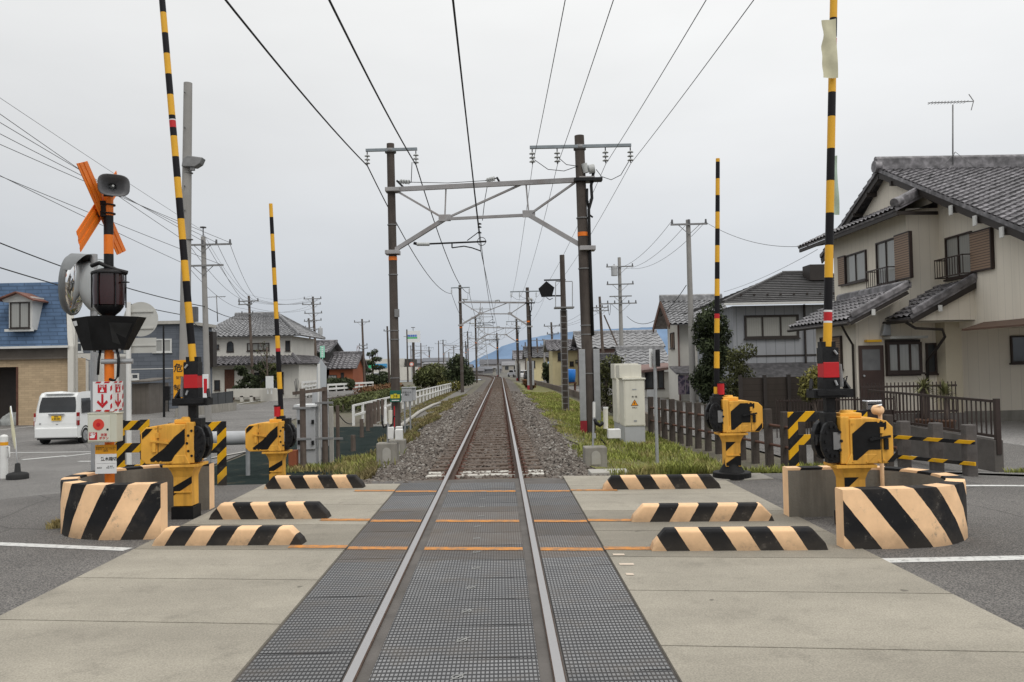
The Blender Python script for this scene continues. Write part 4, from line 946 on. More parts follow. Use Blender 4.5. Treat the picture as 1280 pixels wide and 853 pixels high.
# feeder switch gear on the east pole
mb = MB(); pq = lambda px, py: at(px, py, RY-0.15) - base
mb.cyl(pq(736, 212), pq(743, 211), 0.15, n=14, mat=1); mb.cyl(pq(730, 205), pq(733, 216), 0.1, n=10, mat=1); mb.box(pq(735, 225), (0.9, 0.3, 0.1), 0, 0)
mb.tube([pq(742, 215), pq(739, 232), pq(740, 248), pq(736, 262), pq(737, 300), pq(739, 360), pq(741, 420)], 0.05, 7); mb.tube([pq(734, 236), pq(734, 250), pq(736, 262)], 0.04, 6); mb.tube([pq(736, 268), pq(741, 272)], 0.03, 6)
mb.tube([pq(745, 212), pq(752, 221), pq(764, 225), pq(776, 219), pq(786, 202)], 0.012, 5); mb.tube([pq(668, 200), pq(685, 212), pq(705, 214), pq(722, 208)], 0.012, 5); mb.tube([pq(699, 198), pq(708, 206), pq(722, 208)], 0.012, 5)
mb.build('feeder_switch', ['iron', 'porcelain'], PRO)
mb = MB()
for q in (-0.23, 0.23):
    mb = MB(); mb.bx(PR.x+q-0.10-base.x, PR.x+q+0.10-base.x, RY-0.2-base.y, RY-0.12-base.y, -0.1, at(733, 437, RY).z)
    mb.build('pole_guard', 'galv', PRO, 0.01)
mb = MB(); mb.bx(PR.x-0.33-base.x, PR.x-0.12-base.x, RY-0.205-base.y, RY-0.115-base.y, -0.65, -0.1); mb.build('red_guard_foot', mat('faded_red', srgb(150, 40, 50), 0.7, 0.2, 4), PRO)
names = ['second', 'third', 'fourth', 'fifth', 'sixth']
for i in range(5):
    Y = 27.6 + 50.5*(i+1)
    c = dup(portal, (track_x(Y), Y, 0.0), '%s overhead line portal along the track counting from the crossing' % names[i])
    for ch in kids(c):
        if ch.name.startswith('feeder'): pass
# ------------------------------------------------------------------ wires
def wire(label, pts, r, m='wire', group=None, n=24, cat='wire'):
    """pts: support points; parabola sag given as third element of each span"""
    mb = MB(); path = []
    for (a, b, sag) in pts:
        a, b = Vector(a), Vector(b)
        for k in range(n+1):
            t_ = k/n; p = a.lerp(b, t_); p.z -= 4*sag*t_*(1-t_)
            if not path or (p-path[-1]).length > 1e-4: path.append(p)
    loc = path[0]
    mb.tube([p-loc for p in path], r, 5)
    o = mb.build('overhead_wire', m); o.location = loc
    return tag(o, label, cat, group)
WG = 'feeder and overhead wires along the railway'
def rail_wire(label, pA, X0, z0, k, r, m, dxs):
    """pA: support at portal 1; passes behind the camera; dxs portals ahead"""
    a = Vector(pA); spans = []
    near = V(X0, a.y-50.5, a.z)
    spans.append((near, a, z0))
    prev = a
    for i in range(4):
        Y = a.y+50.5*(i+1); nx_ = V(a.x+track_x(Y), Y, a.z); spans.append((prev, nx_, z0)); prev = nx_
    return wire(label, spans, r, m, WG)
zi = zL - 0.55
rail_wire('thick black feeder wire on the outer end of the near west crossarm', (xL0+0.05, LY-0.14, zi), xL0+0.3, 1.15, 0, 0.022, 'wire', None)
rail_wire('thick black feeder wire on the inner end of the near west crossarm', (xL1-0.05, LY-0.14, zi), xL1+0.2, 1.15, 0, 0.022, 'wire', None)
for q, nm in zip(RI, ('track side end', 'inner track side', 'inner house side', 'house side end')):
    rail_wire('thin grey wire hung from the %s of the near east crossarm' % nm, (q, RY-0.14, zR-0.58), q+0.1, 0.55, 0, 0.009, 'wire_thin', None)
cw = at(601, 314, YC); ms = at(599, 286, YC)
wire('black contact wire running above the middle of the track', [(V(0.10, YC-50.5, cw.z), V(cw.x, YC, cw.z), 0.0)] + [(V(cw.x + (0.35 if i % 2 else 0) + track_x(YC+50.5*i), YC+50.5*i, cw.z), V(cw.x + (0 if i % 2 else 0.35) + track_x(YC+50.5*(i+1)), YC+50.5*(i+1), cw.z), 0.0) for i in range(4)], 0.012, 'wire', WG)
wire('black messenger wire sagging above the contact wire', [(V(0.10, YC-50.5, ms.z), V(ms.x, YC, ms.z), 0.55)] + [(V(ms.x + track_x(YC+50.5*i), YC+50.5*i, ms.z), V(ms.x + track_x(YC+50.5*(i+1)), YC+50.5*(i+1), ms.z), 0.5) for i in range(4)], 0.014, 'wire', WG)
mb = MB()
# ------------------------------------------------------------------ signal mast on the verge
GY = 40.0; q0 = at(708, 515, GY); gz = g(q0.x, GY)
mast = thing('signal_mast', 'railway signal mast with ladder and platform seen from behind beside the track', 'signal mast', (q0.x, GY, gz))
qq = lambda px, py, dy=0.0: at(px, py, GY+dy) - V(q0.x, GY, gz)
mb = MB(); mb.cyl((0, 0, -0.2), qq(702.5, 319), 0.16, 0.12, 16); mb.build('mast_pole', 'pole_dark', mast)
hp = [qq(a, b) for a, b in ((673, 361), (683, 351.5), (693, 359.5), (690, 371), (677, 371.5))]
mb = MB(); mb.poly(hp, (0, 0.08, 0)); sh_ = mb.build('signal_head', 'gate_black', mast, 0.01)
mb = MB()
for py in (357, 365): mb.cyl(qq(683, py, 0.1), qq(683, py, 0.32), 0.10, n=12)
mb.build('lamp_hood', 'iron', sh_)
mb = MB(); mb.bar(qq(680, 350.5), qq(707, 350), 0.07, 0.07); mb.bar(qq(690, 370), qq(707, 370), 0.07, 0.07); mb.tube([qq(683, 372), qq(687, 375), qq(691, 373)], 0.02, 5); mb.build('bracket', 'iron', mast)
mb = MB(); P4 = lambda px, py, dy: qq(px, py, dy)
for px in (694.5, 715.5):
    mb.bar(P4(px, 353, -0.3), P4(px, 385, -0.3), 0.04, 0.04); mb.bar(P4(px, 353, 0.3), P4(px, 385, 0.3), 0.04, 0.04); mb.bar(P4(px, 353, -0.3), P4(px, 353, 0.3), 0.04, 0.04)
mb.bar(P4(694.5, 352, 0.3), P4(715.5, 352, 0.3), 0.04, 0.04)
mb.build('guard_rail', 'galv', mast); mb = MB(); mb.box(qq(705, 385), (0.95, 0.75, 0.07)); mb.build('platform', 'galv_d', mast)
mb = MB(); L0, L1 = qq(700.5, 388, -0.28), qq(703, 520, -0.28); R0, R1 = qq(708.5, 388, -0.28), qq(711, 520, -0.28)
mb.bar(L0, L1, 0.035, 0.04); mb.bar(R0, R1, 0.035, 0.04)
for k in range(17): mb.bar(L0.lerp(L1, k/17), R0.lerp(R1, k/17), 0.025, 0.025)
for k in (0.15, 0.33, 0.5, 0.66, 0.85): mb.bar(L0.lerp(L1, k), L0.lerp(L1, k)+V(0.1, 0.3, 0), 0.03, 0.03)
mb.build('ladder', 'galv_d', mast)
# ------------------------------------------------------------------ street utility poles
UG = 'utility poles along the streets'
def upole(label, px, pyt, Y, arms, r=0.16, m='pole_conc', pxb=None, extra=None, zb=None):
    """arms: (py, halfwidth m left, right, n_ins)"""
    T = at(px, pyt, Y); zb = g(T.x, Y) if (Y < 155 and -58 < T.x < 60) else (-0.75 if T.x < 0 else -0.46)
    X0 = at(pxb if pxb else px+ (T.z*1024/Y)*0.02, 480, Y).x
    root = thing('utility_pole', label, 'utility pole', (X0, Y, zb), 0, UG)
    B = V(X0, Y, zb); top = T-B
    mb = MB(); mb.cyl((0, 0, -0.3), top, r, r*0.68, 14 if Y < 60 else 8); mb.build('pole', m, root)
    for py, a, b, ni in arms:
        z = at(px, py, Y).z - zb; x = top.x*z/top.z
        mb = MB(); mb.bar((x-a, -r-0.02, z), (x+b, -r-0.02, z+0.02), 0.08, 0.09)
        if Y < 120:
            s_ = min(a, b)*0.6
            mb.bar((x-s_, -r, z), (x, -r, z-s_*0.9), 0.03, 0.03); mb.bar((x+s_, -r, z), (x, -r, z-s_*0.9), 0.03, 0.03)
        ar = mb.build('crossarm', 'galv_d', root)
        if ni: mb = MB(); mb.cyl((0, 0, 0.05), (0, 0, 0.26), 0.06, 0.045, 8); i0 = mb.build('insulator', 'horn', ar)
        for k in range(ni):
            o = i0
            if k: o = i0.copy(); COL.objects.link(o)
            o.location = (x - a + 0.08 + (a+b-0.16)*k/max(1, ni-1), -r-0.02, z)
    if extra: extra(root, top, r)
    return root, B, top
def transformer(z, dx):
    def f(root, top, r):
        mb = MB(); mb.cyl((dx, -0.1, z), (dx, -0.1, z+0.75), 0.26, n=16); mb.lathe((dx, -0.1, z+0.75), [(0.26, 0), (0.2, 0.08), (0, 0.1)], 16); mb.cyl((dx, -0.1, z+0.8), (dx, -0.1, z+0.95), 0.05, n=8); mb.build('transformer', 'cab_grey', root)
    return f
def topins(root, top, r):
    mb = MB(); mb.cyl(top, top+V(0, 0, 0.5), 0.03, n=8); mb.lathe(top+V(0, 0, 0.45), [(0.03, 0), (0.16, 0.0), (0.16, 0.05), (0.02, 0.08)], 12); mb.build('top_insulator', 'horn', root)
uA = upole('slim grey utility pole between the grey sided house and the arched window house', 254, 296, 42, [(307, 0.75, 1.5, 4), (333, 0.9, 1.05, 0)], 0.17, pxb=260, extra=topins)
uB = upole('thin brown utility pole standing before the arched window house', 311, 370, 72, [(377, 0.9, 0.9, 3), (381, 0.9, 0.3, 2), (393, 0.7, 0.4, 2)], 0.15, 'wood', 317)
uC = upole('dark utility pole with many short arms behind the arched window house', 391, 371, 92, [(374, 1.0, 1.0, 3), (381, 1.2, 0.9, 3), (392, 1.0, 1.0, 3), (401, 0.7, 0.9, 2), (412, 0.6, 0.8, 2)], 0.17, 'wood', 397, extra=transformer(6.4, 0.4))
upole('second dark utility pole close behind the many armed one', 386, 398, 104, [(402, 0.6, 0.6, 2), (410, 0.5, 0.6, 2)], 0.14, 'wood', 391)
upole('utility pole rising beside the brown walled house with a grey roof', 452.5, 399, 104, [(403, 1.0, 1.0, 3), (432, 0.5, 0.6, 2), (436, 0.5, 0.6, 2)], 0.17, 'wood', 456)
upole('plain thin pole between the portal pole and the brown walled house', 484, 408, 112, [(414, 0.5, 0.6, 2)], 0.17, 'pole_dark', 487)
upole('thin pole at the edge of the roadside store sign', 508.5, 412, 150, [(421, 0.6, 0.4, 0)], 0.16, 'pole_dark', 510)
upole('distant utility pole to the east of the roadside store sign', 526, 429, 190, [(433, 1.2, 1.4, 2), (441, 0.9, 0.9, 0)], 0.17, 'wood')
upole('distant leaning pair of poles over the far road', 548, 426, 230, [(430, 1.0, 1.2, 2)], 0.18, 'wood', 549)
upole('small street lamp like pole above the round bushes', 567, 432, 130, [(434.5, 0.45, 0.45, 0)], 0.10, 'galv_d', 567.5)
upole('distant bare pole behind the store roofs', 561, 440, 210, [], 0.2, 'pole_conc')
upole('distant bare pole beside the far railway crossing', 556, 441, 240, [], 0.2, 'pole_conc')
eA = upole('tall concrete utility pole beside the dark green tree', 860, 275, 42, [(281.5, 0.95, 0.95, 3)], 0.17, 'pole_conc', 866)
eB = upole('tall utility pole with a grey transformer and four arms above tiled roofs', 774, 322, 66, [(334, 1.1, 1.1, 2), (356, 1.1, 1.1, 2), (371, 0.9, 0.9, 0), (380, 1.7, 1.3, 6)], 0.19, 'pole_conc', 778, extra=transformer(9.3, -0.45))
eC = upole('utility pole with a slanted stay behind the tall portal pole', 749.5, 371, 78, [(385, 1.0, 0.8, 4), (389, 0.8, 0.8, 2)], 0.17, 'wood', 756)
def stay(root, top, r): pass
q1, q2 = at(755, 394, 77.5), at(775, 440, 77.5); mb = MB(); o_ = eC[0]; mb.bar(q1-eC[1], q2-eC[1], 0.12, 0.12); mb.build('stay_pole', 'wood', o_)
eD = upole('utility pole in front of the yellow walled houses', 689, 403, 95, [(408, 0.9, 1.0, 3), (418, 0.6, 0.8, 3)], 0.16, 'wood', 693)
upole('thin utility pole west of the one at the yellow houses', 671, 423, 120, [(426, 0.9, 0.9, 2)], 0.15, 'wood', 674)
upole('short grey pole on the lane by parked cars', 680, 424, 105, [(432, 0.5, 0.5, 2), (438, 0.4, 0.4, 0)], 0.15, 'pole_conc', 681)
upole('distant pole at the end of the lane behind the third portal', 656.5, 428, 160, [(433, 0.8, 0.8, 2)], 0.16, 'wood')
# tall plain pole with floodlight
T = at(235, 104, 25); X0 = at(229, 500, 25).x; zb = g(X0, 25)
tp = thing('concrete_pole', 'tall plain grey concrete pole carrying a dark floodlight behind the tilted gate', 'pole', (X0, 25, zb))
mb = MB(); mb.cyl((0, 0, -0.3), T - V(X0, 25, zb), 0.175, 0.125, 20)
for py in (116, 160, 233, 263): q = at(231, py, 24.86) - V(X0, 25, zb); mb.cyl(q, q+V(0.02, -0.10, 0), 0.02, n=6, mat=1)
for py in (217, 300): q = at(235, py, 25) - V(X0, 25, zb); mb.cyl(q, q+V(0, 0, 0.02), 0.15, n=20, mat=1)
mb.build('pole', ['pole_conc', 'galv_d'], tp)
q = at(239, 202, 24.75) - V(X0, 25, zb); mb = MB()
mb.poly([q+V(-0.30, 0, -0.14), q+V(-0.26, 0, 0.10), q+V(-0.12, 0, 0.19), q+V(0.34, 0, 0.12), q+V(0.26, 0, -0.06), q+V(0.1, 0, -0.16)], (0, 0.3, 0)); mb.box(q+V(0, 0.1, -0.2), (0.14, 0.1, 0.12)); mb.build('floodlight', 'galv_d', tp, 0.02)
q = at(244, 393, 24.9) - V(X0, 25, zb); mb = MB(); mb.box(q, (0.13, 0.2, 0.45)); mb.build('junction_box', 'horn', tp, 0.01)
q0_, q1_ = at(217, 503, 24.78), at(240.5, 450, 24.78)
ds = thing('danger_sign', 'yellow height limit sign with black danger characters on the tall grey pole', 'sign', (q0_.x, 24.78, q0_.z)); w_, h_ = q1_.x-q0_.x, q1_.z-q0_.z
mb = MB(); mb.bx(0, w_, -0.01, 0, 0, h_); mb.build('sign_board', 'signyellow', ds, 0.004)
text('危険', 0.27, 'signblack', ds, (w_*0.5, -0.015, h_*0.80), bold=0.005); text('架空電線', 0.105, 'signblack', ds, (w_*0.5, -0.015, h_*0.575)); text('制限高', 0.185, 'signblack', ds, (w_*0.5, -0.015, h_*0.34), bold=0.003); text('4.5m', 0.235, 'signblack', ds, (w_*0.5, -0.015, h_*0.115), bold=0.008)
q = at(257, 483, 41.6); dl = thing('delineator', 'white and red reflector strip fixed on the slim grey utility pole', 'reflector', (q.x, 41.6, q.z-0.6)); mb = MB(); mb.bx(-0.15, 0.15, -0.02, 0.02, 0, 1.2); mb.build('plate', 'signwhite', dl, 0.01); mb = MB(); mb.bx(-0.085, 0.085, -0.026, -0.02, 0.25, 0.98); mb.build('red_strip', 'red', dl)
# street wires
SG = 'street cables between the utility poles'
A0 = uA[1] + uA[2]
def near_pt(px, py, Y): return at(px, py, Y)
for i, (y0, ax_o, az) in enumerate(((97, 0.0, 0.3), (113, -0.7, -0.35), (137, 0.2, -0.35), (162, 0.75, -0.35), (185, 1.4, -0.35), (217, -0.8, -1.45), (228, 0.9, -1.45))):
    wire('thin street cable %s of seven reaching the slim grey pole from above' % ('highest', 'second', 'third', 'fourth', 'fifth', 'sixth', 'lowest')[i] if i else 'faint topmost street cable reaching the slim grey pole', [(at(-130, y0-62, 22), A0 + V(ax_o, -0.2, az), 0.06), (A0+V(ax_o, -0.2, az), uB[1]+uB[2]+V(ax_o*0.6, -0.2, az*0.7-0.1), 0.5), (uB[1]+uB[2]+V(ax_o*0.6, -0.2, az*0.7-0.1), uC[1]+uC[2]+V(ax_o*0.6, -0.2, az*0.7-0.1), 0.5)], 0.012 if i else 0.008, 'wire_thin', SG)
wire('black communication cable passing behind the crossbuck post and the tall grey pole', [(at(-100, 262, 24), A0+V(0.1, -0.2, -3.6), 0.35), (A0+V(0.1, -0.2, -3.6), uB[1]+uB[2]+V(0.3, -0.2, -2.0), 0.3)], 0.022, 'wire', SG)
wire('black communication cable passing behind the mirrors and the round sign', [(at(-100, 303, 22), at(235, 395, 46), 0.2), (at(235, 395, 46), at(262, 420, 55), 0.1)], 0.022, 'wire', SG)
def ew(lbl, a, b, sag, r=0.012, m='wire_thin'): wire(lbl, [(a, b, sag)], r, m, SG)
EA = eA[1]+eA[2]; EB = eB[1]+eB[2]; EC = eC[1]+eC[2]; ED = eD[1]+eD[2]
ew('thin cable from the pole by the tree towards the roof of the grey house', EA+V(0.9, -0.2, -0.2), at(1022, 306, 36), 0.5); ew('thin cable slanting up behind the grey house roof', at(905, 365, 60), at(1022, 312, 40), 0.2)
for i, dx in enumerate((-0.9, 0.0, 0.9)): ew('thin cable %s of three between the tree pole and the transformer pole' % ('first', 'second', 'third')[i], EA+V(dx, -0.2, -0.1), EB+V(dx, -0.2, -0.95), 0.7)
ew('low black cable from the tree pole down to the transformer pole', EA+V(-0.2, -0.1, -3.4), EB+V(0.5, -0.1, -4.8), 1.2, 0.02, 'wire')
ew('low black cable from the transformer pole to the stayed pole', EB+V(-0.8, -0.1, -3.8), EC+V(0.8, -0.1, -1.4), 0.6, 0.02, 'wire')
for i, dx in enumerate((-0.8, 0.1, 0.8)): ew('thin cable %s of three from the stayed pole to the yellow houses' % ('first', 'second', 'third')[i], EC+V(dx, -0.1, -0.9), ED+V(dx, -0.1, -0.5), 0.5)
# ------------------------------------------------------------------ building helpers
def tile_mat(name, col, var=0.35, rough=0.5, scale=5):
    t = NT(name); t.set(rough, 0, 0.5)
    a = t.noise(scale, 2, 0.5); b = t.noise(0.5, 5, 0.65)
    c = t.ramp(a, [(0.3, sc(col, 1-var)), (0.5, col), (0.7, sc(col, 1+var*1.6))]); c2 = t.ramp(b, [(0.3, (0.75,)*3), (0.7, (1.2,)*3)])
    t.color(t.mix(1.0, c, c2, 'MULTIPLY')); return t.m
MT['kawara'] = tile_mat('roof_tile_silver', (0.15, 0.143, 0.15), 0.5); MT['kawara_d'] = tile_mat('roof_tile_dark', (0.062, 0.060, 0.063)); MT['kawara_l'] = tile_mat('roof_tile_pale', (0.24, 0.24, 0.245), 0.3)
def siding(name, col, pitch=0.0, axis='z', var=0.07, dirt=0.25, brick=None):
    t = NT(name); t.set(0.85, 0, 0.3); x = t.xyz()
    c = t.ramp(t.noise(0.7, 6, 0.65), [(0.3, sc(col, 1-var)), (0.7, sc(col, 1+var))])
    mp_ = t.n('ShaderNodeMapping'); mp_.inputs['Scale'].default_value = (1.6, 1.6, 0.16); t.l(t.obj(), mp_.inputs[0])
    st = t.ramp(t.noise(1.4, 7, 0.7, mp_.outputs[0]), [(0.52, (0, 0, 0)), (0.8, (dirt,)*3)]); c = t.mix(st, c, sc(col, 0.35))
    if brick:
        br = t.n('ShaderNodeTexBrick'); cb = t.n('ShaderNodeCombineXYZ'); t.l(t.math('ADD', x[0], x[1]), cb.inputs[0]); t.l(x[2], cb.inputs[1]); t.l(cb.outputs[0], br.inputs['Vector'])
        br.inputs['Scale'].default_value = 1.0; br.inputs['Brick Width'].default_value = brick[0]; br.inputs['Row Height'].default_value = brick[1]; br.inputs['Mortar Size'].default_value = brick[2]
        br.inputs['Color1'].default_value = (1, 1, 1, 1); br.inputs['Color2'].default_value = (0.96, 0.96, 0.96, 1) if brick[1] > 5 else (0.82, 0.82, 0.82, 1); br.inputs['Mortar'].default_value = (0.78, 0.78, 0.78, 1) if brick[1] > 5 else (0.6, 0.6, 0.6, 1)
        c = t.mix(1.0, c, br.outputs['Color'], 'MULTIPLY')
    if pitch:
        v = x[2] if axis == 'z' else t.math('ADD', x[0], x[1])
        fr = t.math('FRACT', t.math('DIVIDE', v, pitch)); k = t.math('LESS_THAN', fr, 0.09)
        c = t.mix(t.math('MULTIPLY', k, 0.45), c, sc(col, 0.3)); t.bump(k, -0.5, 0.01)
    else: t.bump(t.noise(60, 4, 0.6), 0.2, 0.01)
    t.color(c); return t.m
MT['wall_cream'] = siding('wall_cream', srgb(228, 220, 205), 0.0, 'x', 0.03, 0.16, brick=(0.31, 9.0, 0.006)); MT['wall_white'] = siding('wall_white', (0.62, 0.60, 0.55)); MT['wall_grey'] = siding('wall_grey_siding', (0.135, 0.15, 0.175), 0.25, 'z', dirt=0.1, brick=(0.9, 0.3, 0.012))
MT['wall_lgrey'] = siding('wall_light_grey', (0.30, 0.31, 0.33), 0.45, 'x', dirt=0.2); MT['wall_beige'] = siding('wall_beige_brick', srgb(188, 166, 136), dirt=0.2, brick=(0.36, 0.11, 0.005))
MT['wall_brown'] = siding('wall_brown_clay', srgb(150, 88, 62), 0.0); MT['wall_yellow'] = siding('wall_yellow', srgb(204, 192, 152)); MT['wall_dark'] = siding('wall_dark', (0.05, 0.048, 0.045), 0.3, 'x'); MT['wall_pink'] = siding('wall_dull_pink', (0.2, 0.13, 0.115))
MT['slate_blue'] = siding('slate_blue', srgb(84, 107, 136), 0.0, 'z', 0.25, 0.5, brick=(0.8, 0.2, 0.028)); MT['sheet_grey'] = siding('sheet_metal', (0.33, 0.33, 0.33), 0.35, 'x')
MT['eave_brown'] = mat('eave_dark_brown', (0.03, 0.024, 0.021), 0.6, 0.2, 3); MT['eave_white'] = mat('white_trim', (0.6, 0.6, 0.58), 0.6, 0.08, 3)
def louver(name, col):
    t = NT(name); t.set(0.5); x = t.xyz(); fr = t.math('FRACT', t.math('MULTIPLY', x[2], 14.0)); t.color(t.mix(t.math('LESS_THAN', fr, 0.3), col, sc(col, 0.35))); t.bump(fr, 0.5, 0.02); return t.m
MT['louver'] = louver('shutter_louver', (0.30, 0.205, 0.145))
def tiles(mb, e0, e1, r1, r0, tw=0.28, th=0.26, amp=0.035, lift=0.04, seg=5, mat=0):
    """e0,e1 eave ends; r1,r0 ridge ends above them"""
    e0, e1, r0, r1 = map(Vector, (e0, e1, r0, r1))
    wE = (e1-e0).length; hS = ((r0+r1)/2-(e0+e1)/2).length
    nu = max(2, round(wE/tw)); nv = max(2, round(hS/th)); N = (e1-e0).cross(r0-e0)
    if N.length < 1e-6: N = (e1-e0).cross(r1-e0)
    N.normalize()
    if N.z < 0: N = -N
    S = nu*seg; pw = [amp*(math.cos(2*PI*((k/seg) % 1.0)) if seg > 2 else 0) for k in range(S+1)]
    vs = []
    for j in range(nv):
        for q in (0, 1):
            v = (j+q)/nv; a = e0.lerp(r0, v); b = e1.lerp(r1, v); up = lift if q == 0 else 0.0
            for k in range(S+1): vs.append(a.lerp(b, k/S) + N*(pw[k]+up+0.01))
    w_ = S+1; fs = []
    for j in range(nv):
        o = 2*j*w_
        fs += [(o+k, o+k+1, o+w_+k+1, o+w_+k) for k in range(S)]
        if j: fs += [(o-w_+k, o-w_+k+1, o+k+1, o+k) for k in range(S)]
    mb.add(vs, fs, mat, False)
    mb.add([e0-N*0.06, e1-N*0.06, e1, e0], [(0, 1, 2, 3)], mat); mb.add([e0-N*0.06, e1-N*0.06, r1-N*0.06, r0-N*0.06], [(0, 1, 2, 3)], mat)
    for a, b in ((e0, r0), (e1, r1)): mb.add([a-N*0.06, b-N*0.06, b+N*0.05, a+N*0.05], [(0, 1, 2, 3)], mat)
    return mb
def ridge(mb, a, b, w=0.22, h=0.22, mat=0): a, b = Vector(a), Vector(b); mb.bar(a+V(0, 0, h*0.3), b+V(0, 0, h*0.3), w, h, mat); mb.cyl(a+V(0, 0, h*0.8), b+V(0, 0, h*0.8), w*0.36, n=8, mat=mat); return mb
def window(parent, p, u, n_, w, h, cols=2, frame='brownpaint', pane='glass', name='window', fw=0.05, sill=True, rows=1, dep=0.06):
    p, u, n_ = Vector(p), Vector(u).normalized(), Vector(n_).normalized(); up = V(0, 0, 1); mb = MB()
    R = Matrix((u, n_, up)).transposed()
    def bx_(a0, a1, b0, b1, d): c = p + u*((a0+a1)/2) + up*((b0+b1)/2) + n_*(d/2+0.002); mb.box(c, (a1-a0, d, b1-b0), 0, 0, R)
    bx_(0, fw, 0, h, dep); bx_(w-fw, w, 0, h, dep); bx_(fw, w-fw, 0, fw, dep); bx_(fw, w-fw, h-fw, h, dep)
    for k in range(1, cols): a = w*k/cols; bx_(a-fw*0.4, a+fw*0.4, fw, h-fw, dep*0.75)
    for k in range(1, rows): b = h*k/rows; bx_(fw, w-fw, b-fw*0.35, b+fw*0.35, dep*0.7)
    if sill: bx_(-0.04, w+0.04, -0.05, 0, dep+0.05)
    f = mb.build(name, frame, parent, world=True)
    mb = MB(); q = n_*0.014; i = fw*0.5
    mb.quad(p+u*i+up*i+q, p+u*(w-i)+up*i+q, p+u*(w-i)+up*(h-i)+q, p+u*i+up*(h-i)+q); mb.build('pane', pane, f, world=True)
    return f
def part(name, m, parent, fn, bevel=0.0): mb = MB(); fn(mb); return mb.build(name, m, parent, bevel, world=True)
# ------------------------------------------------------------------ the cream house on the east side
H = thing('house', 'two storey cream house with dark tiled roofs and brown window shutters', 'house', (13, 23, -0.2))
gz = -0.25
part('wall', 'wall_cream', H, lambda m: (m.bx(10.62, 13.1, 23.6, 26.6, gz, 2.72), m.add([(10.62, 23.6, 2.72), (12.2, 23.6, 2.72), (12.2, 23.6, 3.5)], [(0, 1, 2)]), m.bx(12.4, 22, 24.0, 29.3, 2.5, 6.12), m.bx(13.15, 22, 23.75, 30, gz, 2.9),
    m.add([(13.36, 17.2, 2.5), (13.36, 24, 2.5), (13.36, 24, 6.3), (13.36, 17.2, 3.6)], [(0, 1, 2, 3)]), m.add([(13.36, 17.2, 2.5), (22, 17.2, 2.5), (22, 17.2, 3.6), (13.36, 17.2, 3.6)], [(0, 1, 2, 3)]), m.add([(13.36, 17.2, 2.5), (22, 17.2, 2.5), (22, 24, 2.5), (13.36, 24, 2.5)], [(0, 1, 2, 3)]),
    m.add([(11.75, 22.3, 2.7), (13.36, 22.3, 2.7), (13.36, 22.3, 3.72), (11.75, 22.3, 2.85)], [(0, 1, 2, 3)]), m.add([(11.75, 22.3, 2.68), (13.36, 22.3, 2.68), (13.36, 24, 2.68), (11.75, 24, 2.68)], [(0, 1, 2, 3)])))
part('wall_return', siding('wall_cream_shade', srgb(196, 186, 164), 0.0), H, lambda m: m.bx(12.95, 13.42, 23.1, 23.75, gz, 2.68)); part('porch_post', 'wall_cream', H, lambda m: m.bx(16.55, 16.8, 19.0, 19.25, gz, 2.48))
# gable wall above the skirt roof
part('gable_wall', 'wall_cream', H, lambda m: m.add([(13.0, 23.6, 6.2), (13.0, 29.0, 6.2), (13.0, 26.25, 7.7)], [(0, 1, 2)]))
# main roof with tiles
mb = MB(); zr, yr = 7.82, 26.25; k_ = 0.44
tiles(mb, (12.65, 16.6, zr-(yr-16.6)*k_), (23.5, 16.6, zr-(yr-16.6)*k_), (23.5, yr, zr), (12.65, yr, zr), 0.29, 0.25, 0.03, 0.05, 6)
tiles(mb, (12.65, 31.2, zr-(31.2-yr)*k_), (23.5, 31.2, zr-(31.2-yr)*k_), (23.5, yr, zr), (12.65, yr, zr), 0.4, 0.4, 0.03, 0.05, 4)
ridge(mb, (12.6, yr, zr+0.05), (23.5, yr, zr+0.05), 0.3, 0.34); mb.cyl((12.55, yr, zr+0.1), (12.75, yr, zr+0.1), 0.2, n=10)
tiles(mb, (11.75, 31.0, 5.98), (11.75, 23.3, 5.98), (13.0, 24.0, 6.55), (13.0, 31.0, 6.55), 0.29, 0.27, 0.03, 0.05, 5)
ridge(mb, (11.85, 23.42, 6.1), (13.0, 24.1, 6.65), 0.2, 0.2); mb.cyl((11.75, 23.35, 6.16), (12.0, 23.5, 6.26), 0.14, n=10)
roof = mb.build('roof', 'kawara', H, world=True)
part('barge_board', 'eave_brown', roof, lambda m: [m.bar((12.72, y0, zr-abs(yr-y0)*k_-0.17), (12.72, y1, zr-abs(yr-y1)*k_-0.17), 0.05, 0.2) for y0, y1 in ((16.6, yr), (31.2, yr))] + [m.bar((11.82, 31, 5.86), (11.82, 23.3, 5.86), 0.06, 0.12), m.bar((11.82, 23.3, 5.86), (13.3, 23.9, 5.95), 0.05, 0.1)] + [m.quad((11.8, 31, 5.9), (11.8, 23.4, 5.9), (13.2, 24, 6.15), (13.2, 31, 6.15))])
mb = MB()
for y in (17.6, 18.8, 19.85, 20.8, 21.8, 22.75):
    z = zr-(yr-y)*k_-0.3; mb.box((12.95, y, z), (0.6, 0.12, 0.16)); 
part('purlin', 'eave_brown', roof, lambda m: [m.box((13.0, y, zr-(yr-y)*k_-0.26), (0.7, 0.12, 0.15)) for y in (17.6, 18.7, 19.8, 20.9, 22.0)] + [m.box((12.9, y, zr-abs(yr-y)*k_-0.27), (0.5, 0.1, 0.14)) for y in (25.4, 27.1, 28.2)])
for y in (18.7, 19.8, 20.9, 22.0): part('purlin_end', 'eave_white', roof, lambda m: m.box((12.63, y, zr-(yr-y)*k_-0.27), (0.04, 0.14, 0.26)))
